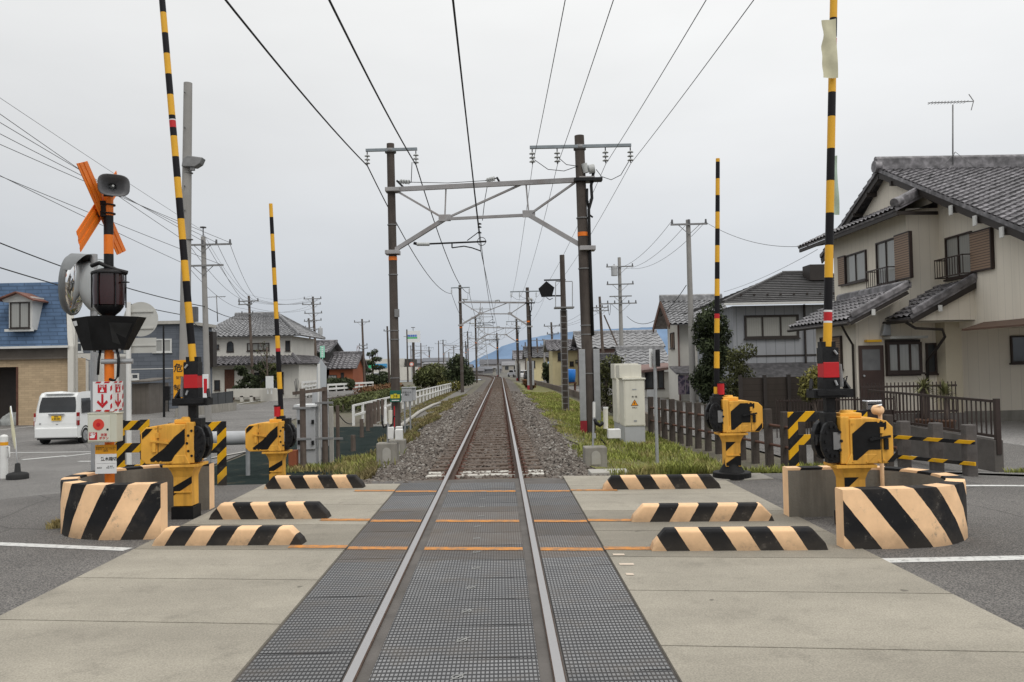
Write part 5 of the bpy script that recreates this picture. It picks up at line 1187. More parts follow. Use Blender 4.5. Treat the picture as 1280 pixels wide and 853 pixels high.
# lean-to roofs
mb = MB(); tiles(mb, (10.05, 27.4, 2.78), (10.05, 22.7, 2.78), (11.75, 22.7, 3.66), (11.75, 27.4, 3.66), 0.29, 0.26, 0.03, 0.05, 5); ridge(mb, (10.1, 22.72, 2.86), (11.75, 22.72, 3.72), 0.14, 0.12); ridge(mb, (11.75, 22.7, 3.68), (11.75, 27.4, 3.68), 0.18, 0.16)
l1 = mb.build('lean_to_roof', 'kawara', H, world=True)
part('gutter', 'eave_brown', l1, lambda m: (m.cyl((10.0, 27.4, 2.68), (10.0, 22.65, 2.68), 0.05, n=8), m.tube([(10.05, 23.2, 2.64), (10.3, 23.5, 2.4), (10.56, 23.7, 2.1), (10.56, 23.7, 0)], 0.035, 6), m.bar((10.1, 22.74, 2.68), (11.75, 22.74, 3.52), 0.05, 0.10)))
mb = MB(); tiles(mb, (11.5, 24.0, 2.8), (11.5, 22.15, 2.8), (13.4, 22.15, 3.82), (13.4, 24.0, 3.82), 0.29, 0.26, 0.03, 0.05, 5); ridge(mb, (11.55, 22.18, 2.88), (13.4, 22.18, 3.88), 0.14, 0.12)
l2 = mb.build('lean_to_roof', 'kawara', H, world=True)
part('gutter', 'eave_brown', l2, lambda m: (m.cyl((11.45, 24.0, 2.7), (11.45, 22.1, 2.7), 0.05, n=8), m.tube([(11.5, 22.4, 2.66), (11.75, 22.4, 2.5), (12.5, 22.4, 2.45), (12.62, 22.5, 2.25), (12.62, 23.0, 1.9), (12.62, 23.5, 1.6), (12.62, 23.5, 1.0)], 0.04, 6), m.bar((11.55, 22.2, 2.7), (13.4, 22.2, 3.66), 0.06, 0.16)))
for p_ in ((12.3, 22.1, 3.02), (10.72, 22.66, 2.98)): part('purlin_end', 'eave_white', l2 if p_[0] > 12 else l1, lambda m: m.box(p_, (0.1, 0.04, 0.17)))
part('canopy', mat('canopy_brown', (0.11, 0.065, 0.045), 0.6), H, lambda m: (m.poly([(12.75, 17.6, 2.38), (13.35, 17.6, 2.56), (13.35, 21.9, 2.56), (12.75, 21.9, 2.38)], (0, 0, 0.05))))
# windows and door
nW = (-1, 0, 0); nS = (0, -1, 0)
def wy(px, X): # depth on the wall plane x = X
    d = ray(px, 330); k = (X-CAM.x)/d.x; return d.y*k
def wz(px, py, X): d = ray(px, py); k = (X-CAM.x)/d.x; return CAM.z + d.z*k
def wwin(px0, px1, X, py_t, py_b, **kw):
    y0, y1 = wy(px0, X), wy(px1, X); pm = (px0+px1)/2; z0, z1 = wz(pm, py_b, X), wz(pm, py_t, X)
    return window(H, (X, y0, z0), (0, -1, 0), nW, y0-y1, z1-z0, **kw)
def shutter(px0, px1, X, py_t, py_b):
    y0, y1 = wy(px0, X), wy(px1, X); pm = (px0+px1)/2; z0, z1 = wz(pm, py_b, X), wz(pm, py_t, X)
    f = part('shutter', 'louver', H, lambda m: m.bx(X-0.09, X-0.005, y1, y0, z0, z1)); part('frame', 'brownpaint', f, lambda m: (m.bx(X-0.1, X-0.003, y1-0.03, y1+0.015, z0-0.03, z1+0.03), m.bx(X-0.1, X-0.003, y1, y0, z1, z1+0.04), m.bx(X-0.1, X-0.003, y1, y0, z0-0.04, z0)))
wwin(1058, 1084, 12.4, 316, 353, pane='glass_c'); shutter(1050, 1058.5, 12.4, 322, 356)
wwin(1097, 1122, 12.4, 300, 355, pane='glass_c'); shutter(1122, 1141, 12.4, 293, 348)
wwin(1184, 1217, 13.36, 293, 347, pane='glass_c'); shutter(1217, 1243, 13.36, 289, 337)
def balcony(px0, px1, X, py_t, py_b):
    y0, y1 = wy(px0, X), wy(px1, X); pm = (px0+px1)/2; z0, z1 = wz(pm, py_b, X), wz(pm, py_t, X)
    def f(m):
        for z in (z0, z1): m.bar((X-0.3, y0, z), (X-0.3, y1, z), 0.035, 0.035); m.bar((X-0.3, y0, z), (X, y0, z), 0.03, 0.03); m.bar((X-0.3, y1, z), (X, y1, z), 0.03, 0.03)
        n = int((y0-y1)/0.13)
        for k in range(n+1): y = y0+(y1-y0)*k/n; m.bar((X-0.3, y, z0), (X-0.3, y, z1), 0.016, 0.016)
    part('window_railing', 'brownpaint', H, f)
balcony(1094, 1121, 12.4, 337, 358); balcony(1181, 1217, 13.36, 322, 345)
Y1 = 23.6; sx1 = lambda px, py=450: at(px, py, Y1).x; sz1 = lambda px, py: at(px, py, Y1).z
dr_ = part('door', mat('door_brown', (0.055, 0.032, 0.026), 0.5), H, lambda m: m.bx(sx1(1073), sx1(1104), Y1-0.05, Y1-0.004, gz+0.05, sz1(1088, 432)), 0.008)
part('door_glass', glass('door_frost', (0.13, 0.13, 0.13), 0.25), dr_, lambda m: m.quad((sx1(1077), Y1-0.054, sz1(1088, 463)), (sx1(1099), Y1-0.054, sz1(1088, 463)), (sx1(1099), Y1-0.054, sz1(1088, 437)), (sx1(1077), Y1-0.054, sz1(1088, 437))))
part('handle', 'galv', dr_, lambda m: m.cyl((sx1(1078), Y1-0.1, sz1(1078, 470)), (sx1(1078), Y1-0.055, sz1(1078, 470)), 0.03, n=8))
window(H, (sx1(1106), Y1-0.12, sz1(1128, 466)), (1, 0, 0), nS, sx1(1149)-sx1(1106), sz1(1128, 428)-sz1(1128, 466), cols=3, pane='glass_c', fw=0.07, name='bay_window'); part('bay_box', 'brownpaint', H, lambda m: m.bx(sx1(1106)+0.01, sx1(1149)-0.01, Y1-0.118, Y1-0.003, sz1(1128, 470), sz1(1128, 425)))
window(H, (sx1(1157), Y1-0.001, sz1(1163, 467)), (1, 0, 0), nS, sx1(1170)-sx1(1157), sz1(1163, 429)-sz1(1163, 467), cols=1, pane='glass'); window(H, (sx1(1267), 23.75-0.001, sz1(1270, 454)), (1, 0, 0), nS, 0.5, 0.8, cols=1)
part('awning', mat('awning_pale', (0.4, 0.4, 0.38), 0.6), H, lambda m: m.bx(sx1(1104), sx1(1150), Y1-0.5, Y1-0.005, sz1(1128, 424), sz1(1128, 421))); part('porch_lamp', mat('lamp_yellow', srgb(220, 170, 40), 0.5), H, lambda m: m.bx(sx1(1081), sx1(1100), Y1-0.16, Y1-0.005, sz1(1090, 428), sz1(1090, 425)))
part('vent_hood', 'galv', H, lambda m: m.poly([(sx1(1100), Y1-0.2, sz1(1105, 420)), (sx1(1111), Y1-0.2, sz1(1105, 420)), (sx1(1111), Y1-0.2, sz1(1105, 405)), (sx1(1104), Y1-0.2, sz1(1105, 405))], (0, 0.19, 0)), 0.02)
part('foundation', 'conc', H, lambda m: (m.bx(10.6, 13.1, 23.57, 23.62, gz, 0.12), m.bx(13.43, 22, 23.72, 23.78, gz, 0.10)))
window(H, (10.61, wy(1024, 10.62), 1.4), (0, -1, 0), nW, wy(1024, 10.62)-wy(1050, 10.62), 1.0, cols=2, frame='brownpaint', pane='louver')
# antenna on the ridge
q = at(1193, 200, 26.0); an = thing('tv_antenna', 'thin rooftop television antenna on the ridge of the cream house', 'antenna', (q.x, 26.1, zr+0.2))
a_ = lambda px, py: at(px, py, 26.0) - an.location
mb = MB(); mb.tube([(0, 0, -0.1), a_(1191, 131)], 0.022, 6); 
for d in ((-0.55, -0.3, -0.28), (0.5, -0.3, -0.25), (0.1, 0.5, -0.2)): mb.tube([a_(1194, 190), d], 0.008, 4)
mb.build('mast', 'galv_d', an); mb = MB(); mb.tube([a_(1160, 129), a_(1216, 127)], 0.016, 5); mb.bar(a_(1211, 118), a_(1217, 126.5), 0.02, 0.02); mb.bar(a_(1217, 126.5), a_(1214, 138), 0.02, 0.02)
for k in range(12): p_ = a_(1163+k*4, 129-k*0.12); mb.bar(p_+V(0, -0.16, 0), p_+V(0, 0.16, 0), 0.010, 0.010)
mb.build('boom', 'galv_d', an)
# ------------------------------------------------------------------ grey house behind, and the others on the east side
YG = 38.0; gx_ = lambda px, py=400: at(px, py, YG).x; gz_ = lambda px, py: at(px, py, YG).z
G2 = thing('house', 'light grey two storey house with a plain dark roof behind the dark tree', 'house', (gx_(920), YG, -0.5)); xa, xb = gx_(916), gx_(916)+9
part('wall', 'wall_lgrey', G2, lambda m: m.bx(xa, xb, YG, YG+7, -0.6, gz_(960, 382)))
mb = MB(); ze, zrg = gz_(960, 379), gz_(990, 339)+0.25
def flat_roof(m, a, b, c, d, n=16):
    a, b, c, d = map(Vector, (a, b, c, d)); N = (b-a).cross(d-a).normalized(); N = -N if N.z < 0 else N
    for k in range(n): q0, q1 = k/n, (k+1)/n; m.quad(a.lerp(d, q0)+N*0.05, b.lerp(c, q0)+N*0.05, b.lerp(c, q1), a.lerp(d, q1)); m.quad(a.lerp(d, q0)+N*0.05, b.lerp(c, q0)+N*0.05, b.lerp(c, q0)-N*0.01, a.lerp(d, q0)-N*0.01)
xr0 = at(978, 341, YG+3.5).x
flat_roof(mb, (xa-0.6, YG-0.7, ze), (xb+0.6, YG-0.7, ze), (xb-3, YG+3.5, zrg), (xr0, YG+3.5, zrg)); flat_roof(mb, (xa-0.6, YG+7.7, ze), (xa-0.6, YG-0.7, ze), (xr0, YG+3.5, zrg), (xr0, YG+3.5, zrg)); flat_roof(mb, (xb+0.6, YG-0.7, ze), (xb+0.6, YG+7.7, ze), (xb-3, YG+3.5, zrg), (xb-3, YG+3.5, zrg))
ridge(mb, (xr0, YG+3.5, zrg), (xb-3, YG+3.5, zrg), 0.2, 0.1); mb.bar((xa-0.6, YG-0.7, ze+0.06), (xr0, YG+3.5, zrg+0.05), 0.16, 0.1)
r_ = mb.build('roof', tile_mat('roof_slate_dark', (0.062, 0.060, 0.060), 0.2, 0.6), G2, world=True)
part('gutter', 'eave_white', r_, lambda m: m.bx(xa-0.6, xb+0.6, YG-0.80, YG-0.72, ze-0.12, ze-0.02)); part('roof_box', 'eave_brown', r_, lambda m: m.bx(at(1008, 345, YG+2.5).x, at(1030, 345, YG+2.5).x, YG+2, YG+3, zrg-0.5, zrg+0.28))
part('snow_guard', 'eave_brown', r_, lambda m: [m.box((xa+0.4+0.62*k, YG-0.05, ze+0.40), (0.1, 0.05, 0.1)) for k in range(14)])
window(G2, (gx_(930), YG-0.001, gz_(960, 423)), (1, 0, 0), nS, gx_(998)-gx_(930), gz_(960, 394)-gz_(960, 423), cols=3, frame='eave_brown', pane='glass_c', fw=0.1); part('drain_pipe', 'eave_brown', G2, lambda m: (m.cyl((gx_(1005), YG-0.08, -0.5), (gx_(1005), YG-0.08, ze-0.1), 0.05, n=8), m.bx(xa-0.02, xb, YG-0.03, YG-0.004, gz_(960, 446), gz_(960, 444))))
part('lean_to_roof', 'kawara_d', G2, lambda m: (m.poly([(gx_(915), YG-1.6, gz_(960, 474)-0.15), (xb, YG-1.6, gz_(960, 474)-0.15), (xb, YG, gz_(960, 456)), (gx_(915), YG, gz_(960, 456))], (0, 0, 0.08))))
part('ground_floor_front', 'wall_dark', G2, lambda m: m.bx(gx_(918), xb, YG-1.3, YG-0.01, -0.6, gz_(960, 474)-0.2))
# narrow white house with tiled gable roof
YN = 47.0; nx_ = lambda px, py=430: at(px, py, YN).x; nz_ = lambda px, py: at(px, py, YN).z
N2 = thing('house', 'narrow white house with pale tiled roof and brown gable behind the concrete pole', 'house', (nx_(845), YN, -0.5))
x0, x1 = nx_(849), nx_(868)+1.6; ze = nz_(850, 402); zr2 = nz_(850, 380)+0.2
part('wall', 'wall_white', N2, lambda m: (m.bx(x0, x1, YN, YN+3.2, -0.6, ze+0.1), m.add([(x0, YN, ze), (x0, YN+3.2, ze), (x0, YN+1.6, zr2-0.2)], [(0, 1, 2)])))
mb = MB(); tiles(mb, (x0-0.7, YN-0.9, ze-0.2), (x1+0.5, YN-0.9, ze-0.2), (x1+0.5, YN+1.6, zr2+0.1), (x0-0.7, YN+1.6, zr2+0.1), 0.3, 0.3, 0.045, 0.06, 5); tiles(mb, (x0-0.7, YN+4.1, ze-0.2), (x1+0.5, YN+4.1, ze-0.2), (x1+0.5, YN+1.6, zr2+0.1), (x0-0.7, YN+1.6, zr2+0.1), 0.5, 0.5, 0.04, 0.06, 3); ridge(mb, (x0-0.75, YN+1.6, zr2+0.15), (x1+0.5, YN+1.6, zr2+0.15), 0.25, 0.3)
r_ = mb.build('roof', 'kawara_l', N2, world=True); part('barge_board', mat('barge_brown', (0.12, 0.06, 0.04), 0.7), r_, lambda m: (m.bar((x0-0.72, YN-0.9, ze-0.33), (x0-0.72, YN+1.6, zr2-0.03), 0.06, 0.3), m.bar((x0-0.72, YN+4.1, ze-0.33), (x0-0.72, YN+1.6, zr2-0.03), 0.06, 0.3)))
window(N2, (x0-0.001, YN+2.2, nz_(850, 435)), (0, -1, 0), nW, 1.0, 0.95, frame='brownpaint', pane='louver'); part('drain_pipe', 'wall_pink', N2, lambda m: m.cyl((nx_(848), YN-0.06, -0.5), (nx_(848), YN-0.06, ze), 0.05, n=8))
part('porch_roof', 'kawara', N2, lambda m: m.poly([(nx_(836), YN-1.8, nz_(840, 468)), (nx_(866), YN-1.8, nz_(840, 468)), (nx_(866), YN, nz_(840, 460)), (nx_(836), YN, nz_(840, 460))], (0, 0, 0.1)))
t = NT('noren_cloth'); t.set(0.9); t.color(t.ramp(t.noise(2.2, 3, 0.5), [(0.40, (0.05, 0.045, 0.075)), (0.5, (0.28, 0.22, 0.26)), (0.6, (0.06, 0.05, 0.08))]))
cu_ = part('noren_curtain', t.m, None, lambda m: [m.quad((nx_(838)+k*0.42, YN-1.75-0.03*(k % 2), nz_(840, 492)), (nx_(838)+k*0.42+0.40, YN-1.75, nz_(840, 492)), (nx_(838)+k*0.42+0.40, YN-1.75, nz_(840, 469)), (nx_(838)+k*0.42, YN-1.75-0.03*(k % 2), nz_(840, 469))) for k in range(3)]); tag(cu_, 'dark patterned cloth curtain hung under the porch of the narrow white house', 'curtain')
# low annex house with white-tiled roof
YM = 52.0; mx_ = lambda px, py=470: at(px, py, YM).x; mz_ = lambda px, py: at(px, py, YM).z
N3 = thing('house', 'low cream annex with a flat brown edged roof left open towards the post fence', 'house', (mx_(815), YM, -0.5))
part('wall', 'wall_white', N3, lambda m: m.bx(mx_(798), mx_(846), YM, YM+5, -0.6, mz_(820, 466))); part('roof', 'wall_pink', N3, lambda m: m.poly([(mx_(790), YM-0.8, mz_(800, 467)), (mx_(852), YM-0.8, mz_(850, 460)), (mx_(852), YM+5, mz_(850, 456)), (mx_(790), YM+5, mz_(800, 461))], (0, 0, 0.15))); window(N3, (mx_(806), YM-0.001, mz_(810, 486)), (1, 0, 0), nS, 0.55, 1.1, cols=1); window(N3, (mx_(822), YM-0.001, mz_(822, 486)), (1, 0, 0), nS, 0.4, 1.1, cols=1); N3['label'] = 'low cream annex with a brown edged flat roof behind the cream cabinets'
part('notice_board', 'signwhite', N3, lambda m: m.bx(mx_(808), mx_(817), YM-0.1, YM-0.02, mz_(812, 498), mz_(812, 486)))
def bighouse(label, px0, px1, pye, pyr, Y, depth, wall, roof, px_r0=None, wins=(), gable_left=True, tw=0.5, basez=-0.5, name='house', py_off=0, over=0.6, rcol=None):
    X0, X1 = at(px0, pye, Y).x, at(px1, pye, Y).x; ze = at((px0+px1)/2, pye, Y).z; zr_ = at((px0+px1)/2, pyr, Y+depth/2).z
    h = thing(name, label, 'building' if name != 'house' else 'house', ((X0+X1)/2, Y, basez))
    part('wall', wall, h, lambda m: (m.bx(X0+over, X1-over, Y+over, Y+depth-over, basez-0.1, ze), [m.add([(x, Y+over, ze), (x, Y+depth-over, ze), (x, Y+depth/2, zr_-0.1)], [(0, 1, 2)]) for x in (X0+over, X1-over)]))
    mb = MB(); a = (X0, Y, ze); b = (X1, Y, ze); c = (X1, Y+depth/2, zr_); d = (X0, Y+depth/2, zr_); a2, b2 = (X0, Y+depth, ze), (X1, Y+depth, ze)
    if px_r0 is not None:
        xr_a, xr_b = X0+(X1-X0)*px_r0[0], X0+(X1-X0)*px_r0[1]; c = (xr_b, Y+depth/2, zr_); d = (xr_a, Y+depth/2, zr_)
        if px_r0[0] > 0.01: tiles(mb, a2, a, d, d, tw, tw, tw*0.09, 0.06, 3)
        if px_r0[1] < 0.99: tiles(mb, b, b2, c, c, tw, tw, tw*0.09, 0.06, 3)
    tiles(mb, a, b, c, d, tw, tw, tw*0.10, 0.07, 4); tiles(mb, a2, b2, c, d, tw*1.5, tw*1.5, 0.03, 0.05, 3); ridge(mb, d, c, 0.3, 0.3)
    if px_r0 is not None:
        if px_r0[0] > 0.01: ridge(mb, a, d, 0.2, 0.18)
        if px_r0[1] < 0.99: ridge(mb, b, c, 0.2, 0.18)
    r = mb.build('roof', roof, h, world=True)
    for (wa, wb, wt, wbot, cols, pane) in wins:
        x_a, x_b = at(wa, wt, Y+over).x, at(wb, wt, Y+over).x; z_a, z_b = at(wa, wbot, Y+over).z, at(wa, wt, Y+over).z
        window(h, (x_a, Y+over-0.001, z_a), (1, 0, 0), nS, x_b-x_a, z_b-z_a, cols=cols, pane=pane, fw=0.07)
    return h
bighouse('long low building with pale grey ribbed roof tiles and dull pink wall under the mountains', 722, 832, 435, 417, 82, 9, 'wall_pink', 'kawara_l', basez=-0.46, tw=0.9, name='storehouse')
bighouse('tiled house with broad white roof ribs between the cabinets and the narrow house', 778, 842, 459, 437, 62, 7, 'wall_dark', 'kawara_l', basez=-0.46, tw=0.6)
bighouse('pale yellow house with a grey roof and upper window behind the signal mast', 684, 737, 438, 428, 88, 8, 'wall_yellow', 'kawara', (0.0, 0.7), wins=((697, 704, 441, 451, 2, 'glass'), (712, 717, 452, 458, 2, 'glass'), (719, 730, 450, 454, 3, 'glass_c')), basez=-0.46, tw=0.7)
bighouse('yellow walled house with a dark roof beside the lane poles', 655, 690, 447, 436, 118, 9, 'wall_yellow', 'kawara_d', wins=((663, 669, 451, 460, 2, 'glass'), (684, 687, 447, 452, 1, 'glass')), basez=-0.46, tw=0.9)
bighouse('pale house with a grey roof far along the lane', 641, 668, 449, 440, 165, 10, 'wall_white', 'kawara', basez=-0.46, tw=1.2)
bighouse('dark shed roof below the slanted stay pole', 744, 776, 455, 446, 74, 5, 'wall_dark', 'kawara_d', basez=-0.46, tw=0.6)
# ------------------------------------------------------------------ west side buildings
YB = 41.0; bxx = lambda px, py=440, Y=YB: at(px, py, Y).x; bzz = lambda px, py, Y=YB: at(px, py, Y).z
W1 = thing('house', 'workshop house with a blue slate mansard roof and beige brick front', 'house', (bxx(40), YB, -0.75)); bz0 = -0.85
xa, xb = bxx(-60), bxx(88)
MT['beige_plain'] = siding('garage_beige', srgb(182, 162, 132), 0.2, 'z', 0.05, 0.2)
ze = bzz(60, 434); zt = bzz(60, 351)
gxa, gxb = bxx(-45), bxx(22); gzt = bzz(10, 459)
part('wall', 'wall_beige', W1, lambda m: (m.bx(gxb, xb, YB, YB+1.5, bz0, bzz(60, 448)), m.bx(xa, gxb, YB, YB+1.5, gzt, bzz(60, 448)), m.bx(xa, gxa, YB, YB+1.5, bz0, gzt), m.bx(xa, xb, YB+1.41, YB+1.5, bz0, gzt)))
part('fascia', mat('fascia_brown', (0.11, 0.095, 0.08), 0.8, 0.2, 2, dirt=0.4), W1, lambda m: (m.bx(xa-0.05, xb-0.02, YB-0.12, YB-0.002, bzz(60, 448), ze), m.bx(xa-0.05, xb+0.02, YB-0.2, YB-0.122, bzz(60, 449), bzz(60, 447))))
rf = part('roof', 'slate_blue', W1, lambda m: (m.poly([(xa, YB-0.35, ze), (xb+0.05, YB-0.35, ze), (bxx(80, 351, YB+0.9), YB+0.9, zt), (xa, YB+0.9, zt)], (0, 0.1, -0.02)), m.quad((xa, YB+0.9, zt), (bxx(80, 351, YB+0.9), YB+0.9, zt), (bxx(80, 351, YB+0.9), YB+1.6, zt+0.1), (xa, YB+1.6, zt+0.1))))
part('eave_trim', 'eave_white', rf, lambda m: m.bx(xa, xb+0.1, YB-0.42, YB-0.34, ze-0.06, ze+0.05))
part('end_wall', 'wall_white', W1, lambda m: m.poly([(xb+0.02, YB-0.3, bz0), (xb+0.30, YB-0.3, bz0), (xb+0.30, YB-0.3, ze), (bxx(84, 351, YB+0.6), YB+0.7, zt), (bxx(81, 351, YB+0.6), YB+0.7, zt), (xb+0.02, YB-0.3, ze)], (0, 0.3, 0))); part('drain_pipe', 'conc_l', W1, lambda m: m.cyl((xb+0.42, YB-0.2, bz0), (xb+0.40, YB-0.2, ze+1.0), 0.06, n=8))
dm = part('dormer', 'eave_white', W1, lambda m: (m.bx(bxx(18), bxx(47), YB-0.45, YB+0.8, bzz(32, 413), bzz(32, 372)), m.poly([(bxx(10), YB-0.5, bzz(10, 376)), (bxx(30), YB-0.5, bzz(30, 366.5)), (bxx(52), YB-0.5, bzz(50, 376)), (bxx(48), YB-0.5, bzz(50, 378)), (bxx(12), YB-0.5, bzz(12, 379))], (0, 1.2, 0)), m.bx(bxx(13), bxx(49), YB-0.5, YB-0.45, bzz(32, 415), bzz(32, 412))))
part('dormer_roof', mat('rust_roof', (0.16, 0.07, 0.05), 0.8, 0.25, 3), dm, lambda m: (m.bar((bxx(5), YB-0.1, bzz(6, 377)), (bxx(31), YB-0.1, bzz(31, 367)), 1.4, 0.07), m.bar((bxx(31), YB-0.1, bzz(31, 367)), (bxx(54), YB-0.1, bzz(54, 377.5)), 1.4, 0.07)))
window(dm, (bxx(20), YB-0.452, bzz(32, 411)), (1, 0, 0), nS, bxx(44)-bxx(20), bzz(32, 379)-bzz(32, 411), cols=2, frame='eave_brown', pane='glass_c')
part('garage_frame', 'rust', W1, lambda m: m.bx(gxb-0.06, gxb+0.03, YB-0.03, YB+0.02, bz0, gzt)); part('garage_shade_panel', 'eave_brown', W1, lambda m: (m.bx(gxa, gxb, YB+1.3, YB+1.4, bz0, gzt), m.bx(gxa+0.003, gxb-0.003, YB+0.3, YB+1.3, gzt-0.05, gzt-0.003)))  # dark brown panels stand in for the shade inside the garage
# heap of covered goods in the garage mouth
mb = MB(); 
for k in range(9): mb.lathe((bxx(2+k*1.9), YB+0.6+0.1*(k % 3), -0.75), [(0.38-0.02*k, 0), (0.42-0.02*k, 0.25), (0.25, 0.45+0.08*(k % 3)), (0, 0.55+0.1*(k % 2))], 9)
tag(mb.build('bag_heap', mat('bag_pale', (0.33, 0.34, 0.33), 0.7, 0.4, 3), None, 0, world=True, loc=(bxx(6), YB+0.6, -0.75)), 'pale heap of filled bags inside the dark garage mouth', 'bags')
# white shed and planter between the houses
YS = 48; s1 = part('storage_shed', 'wall_white', None, lambda m: (m.bx(at(92, 480, YS).x, at(128, 480, YS).x, YS, YS+3, -0.8, at(110, 442, YS).z))); tag(s1, 'plain white shed wall between the workshop and the grey sided house', 'shed')
mb = MB(); q = at(112, 480, 44); mb.cyl((0, 0, 0), (0, 0, at(112, 450, 44).z+0.75), 0.05, n=8); mb.bar((0, 0, at(112, 451, 44).z+0.75), (-0.4, 0, at(112, 448, 44).z+0.8), 0.12, 0.06); o = mb.build('lamp_post', 'galv'); o.location = (q.x, 44, -0.75); tag(o, 'short grey lamp post before the white shed wall', 'lamp post')
# grey sided house
YG2 = 57.0; hx_ = lambda px, py=450: at(px, py, YG2).x; hz_ = lambda px, py: at(px, py, YG2).z
W2_ = thing('house', 'grey sided box house with a pale roof edge and dark corner panel', 'house', (hx_(180), YG2, -0.75))
xa, xb, zt = hx_(97), hx_(229), hz_(180, 406)
part('wall', 'wall_grey', W2_, lambda m: m.bx(xa, xb, YG2, YG2+5.7, -0.85, zt)); part('roof_edge', 'conc_l', W2_, lambda m: m.bx(xa-0.2, xb+0.25, YG2-0.25, YG2+5.9, zt, zt+0.22))
part('corner_panel', 'eave_brown', W2_, lambda m: m.bx(xb-0.1, xb+0.35, YG2+4.9, YG2+5.75, at(264, 459, YG2+5.5).z, at(264, 415, YG2+5.5).z)); part('belt_line', 'eave_white', W2_, lambda m: m.bx(xa, xb, YG2-0.02, YG2-0.003, hz_(180, 462), hz_(180, 461)))
for a, b, c, d, n_ in ((192, 215, 424, 441, 2), (95, 104, 428, 441, 1), (164, 174, 467, 475, 1)): window(W2_, (hx_(a), YG2-0.002, hz_(a, d)), (1, 0, 0), nS, hx_(b)-hx_(a), hz_(a, c)-hz_(a, d), cols=n_, frame='eave_white', pane='glass_c' if n_ == 2 else 'glass', fw=0.1)
part('drain_pipe', 'eave_brown', W2_, lambda m: m.cyl((hx_(226), YG2-0.08, -0.8), (hx_(226), YG2-0.08, zt), 0.06, n=8))
MT['fence_mesh'] = mat('fence_slate', (0.045, 0.048, 0.05), 0.6, 0.2, 3)
# thin dark mast, sheds and clutter before the grey house
q = at(205, 500, 46); mb = MB(); mb.cyl((0, 0, 0), (0, 0, at(205, 407, 46).z+0.75), 0.07, 0.05, 8); mb.box((0.18, 0, at(205, 492, 46).z+0.75), (0.3, 0.2, 0.8)); o = mb.build('thin_mast', 'iron'); o.location = (q.x, 46, -0.75); tag(o, 'thin black mast with a dark box before the grey sided house', 'mast')
MT['shed_wood'] = siding('shed_boards', (0.14, 0.125, 0.11), 0.3, 'x', 0.2, 0.5)
o = part('wooden_shed', 'shed_wood', None, lambda m: (m.bx(at(165, 500, 50).x, at(186, 500, 50).x, 50, 53, -0.85, at(175, 486, 50).z+0.3), m.poly([(at(163, 500, 49.7).x, 49.7, at(175, 483, 50).z+0.25), (at(188, 500, 49.7).x, 49.7, at(175, 483, 50).z+0.25), (at(188, 500, 49.7).x, 53, at(175, 483, 50).z+0.4), (at(163, 500, 49.7).x, 53, at(175, 483, 50).z+0.4)], (0, 0, 0.08)))); tag(o, 'small weathered board shed beside the white sign post', 'shed')
def lowfence(name, label, cat, a, b, h, m, step=1.5, rails=(0.3, 0.7, 1.0), pw=0.06, rw=0.04, panel=None):
    a, b = Vector(a), Vector(b); t_ = thing(name, label, cat, a); L = (b-a).length; n = max(1, round(L/step)); pm = None
    for k in range(n+1):
        p = (b-a)*(k/n); gz_l = g(a.x+p.x, a.y+p.y)-a.z if a.z < 0.5 and -50 < a.x < 50 and a.y < 150 else p.z
        if pm is None: mb = MB(); mb.bx(-pw/2, pw/2, -pw/2, pw/2, -0.1, h); pm = o = mb.build('post', m, t_)
        else: o = pm.copy(); COL.objects.link(o)
        o.location = (p.x, p.y, gz_l)
    za, zb2 = g(a.x, a.y)-a.z, g(b.x, b.y)-a.z
    for r in rails: mb = MB(); mb.bar((0, 0, h*r-rw/2+za), (b.x-a.x, b.y-a.y, h*r-rw/2+zb2), rw, rw); mb.build('rail', m, t_)
    if panel: mb = MB(); mb.poly([(0, 0.03, za+0.05), (b.x-a.x, b.y-a.y+0.03, zb2+0.05), (b.x-a.x, b.y-a.y+0.03, zb2+h), (0, 0.03, za+h)], (0, 0.03, 0)); mb.build('panel', panel, t_)
    return t_
def P2(px, py, Y): p = at(px, py, Y); return V(p.x, Y, g(p.x, Y))
lowfence('low_fence', 'low dark railing in front of the grey sided house', 'fence', P2(186, 500, 52), P2(235, 500, 53), 1.1, 'fence_mesh', 1.2, (0.5, 1.0))
lowfence('board_fence', 'dark slate board fence at the corner of the arched window house', 'fence', P2(262, 500, 50), P2(291, 500, 56), 1.15, 'fence_mesh', 2, (1.0,), panel='fence_mesh')
o = part('garden_wall', 'conc', None, lambda m: m.poly([(at(218, 515, 45).x, 45, -0.8), (at(293, 510, 52).x, 52, -0.8), (at(293, 510, 52).x, 52.2, -0.25), (at(218, 515, 45).x, 45.2, -0.25)], (0, 0.3, 0))); tag(o, 'low concrete garden wall along the side road', 'wall')
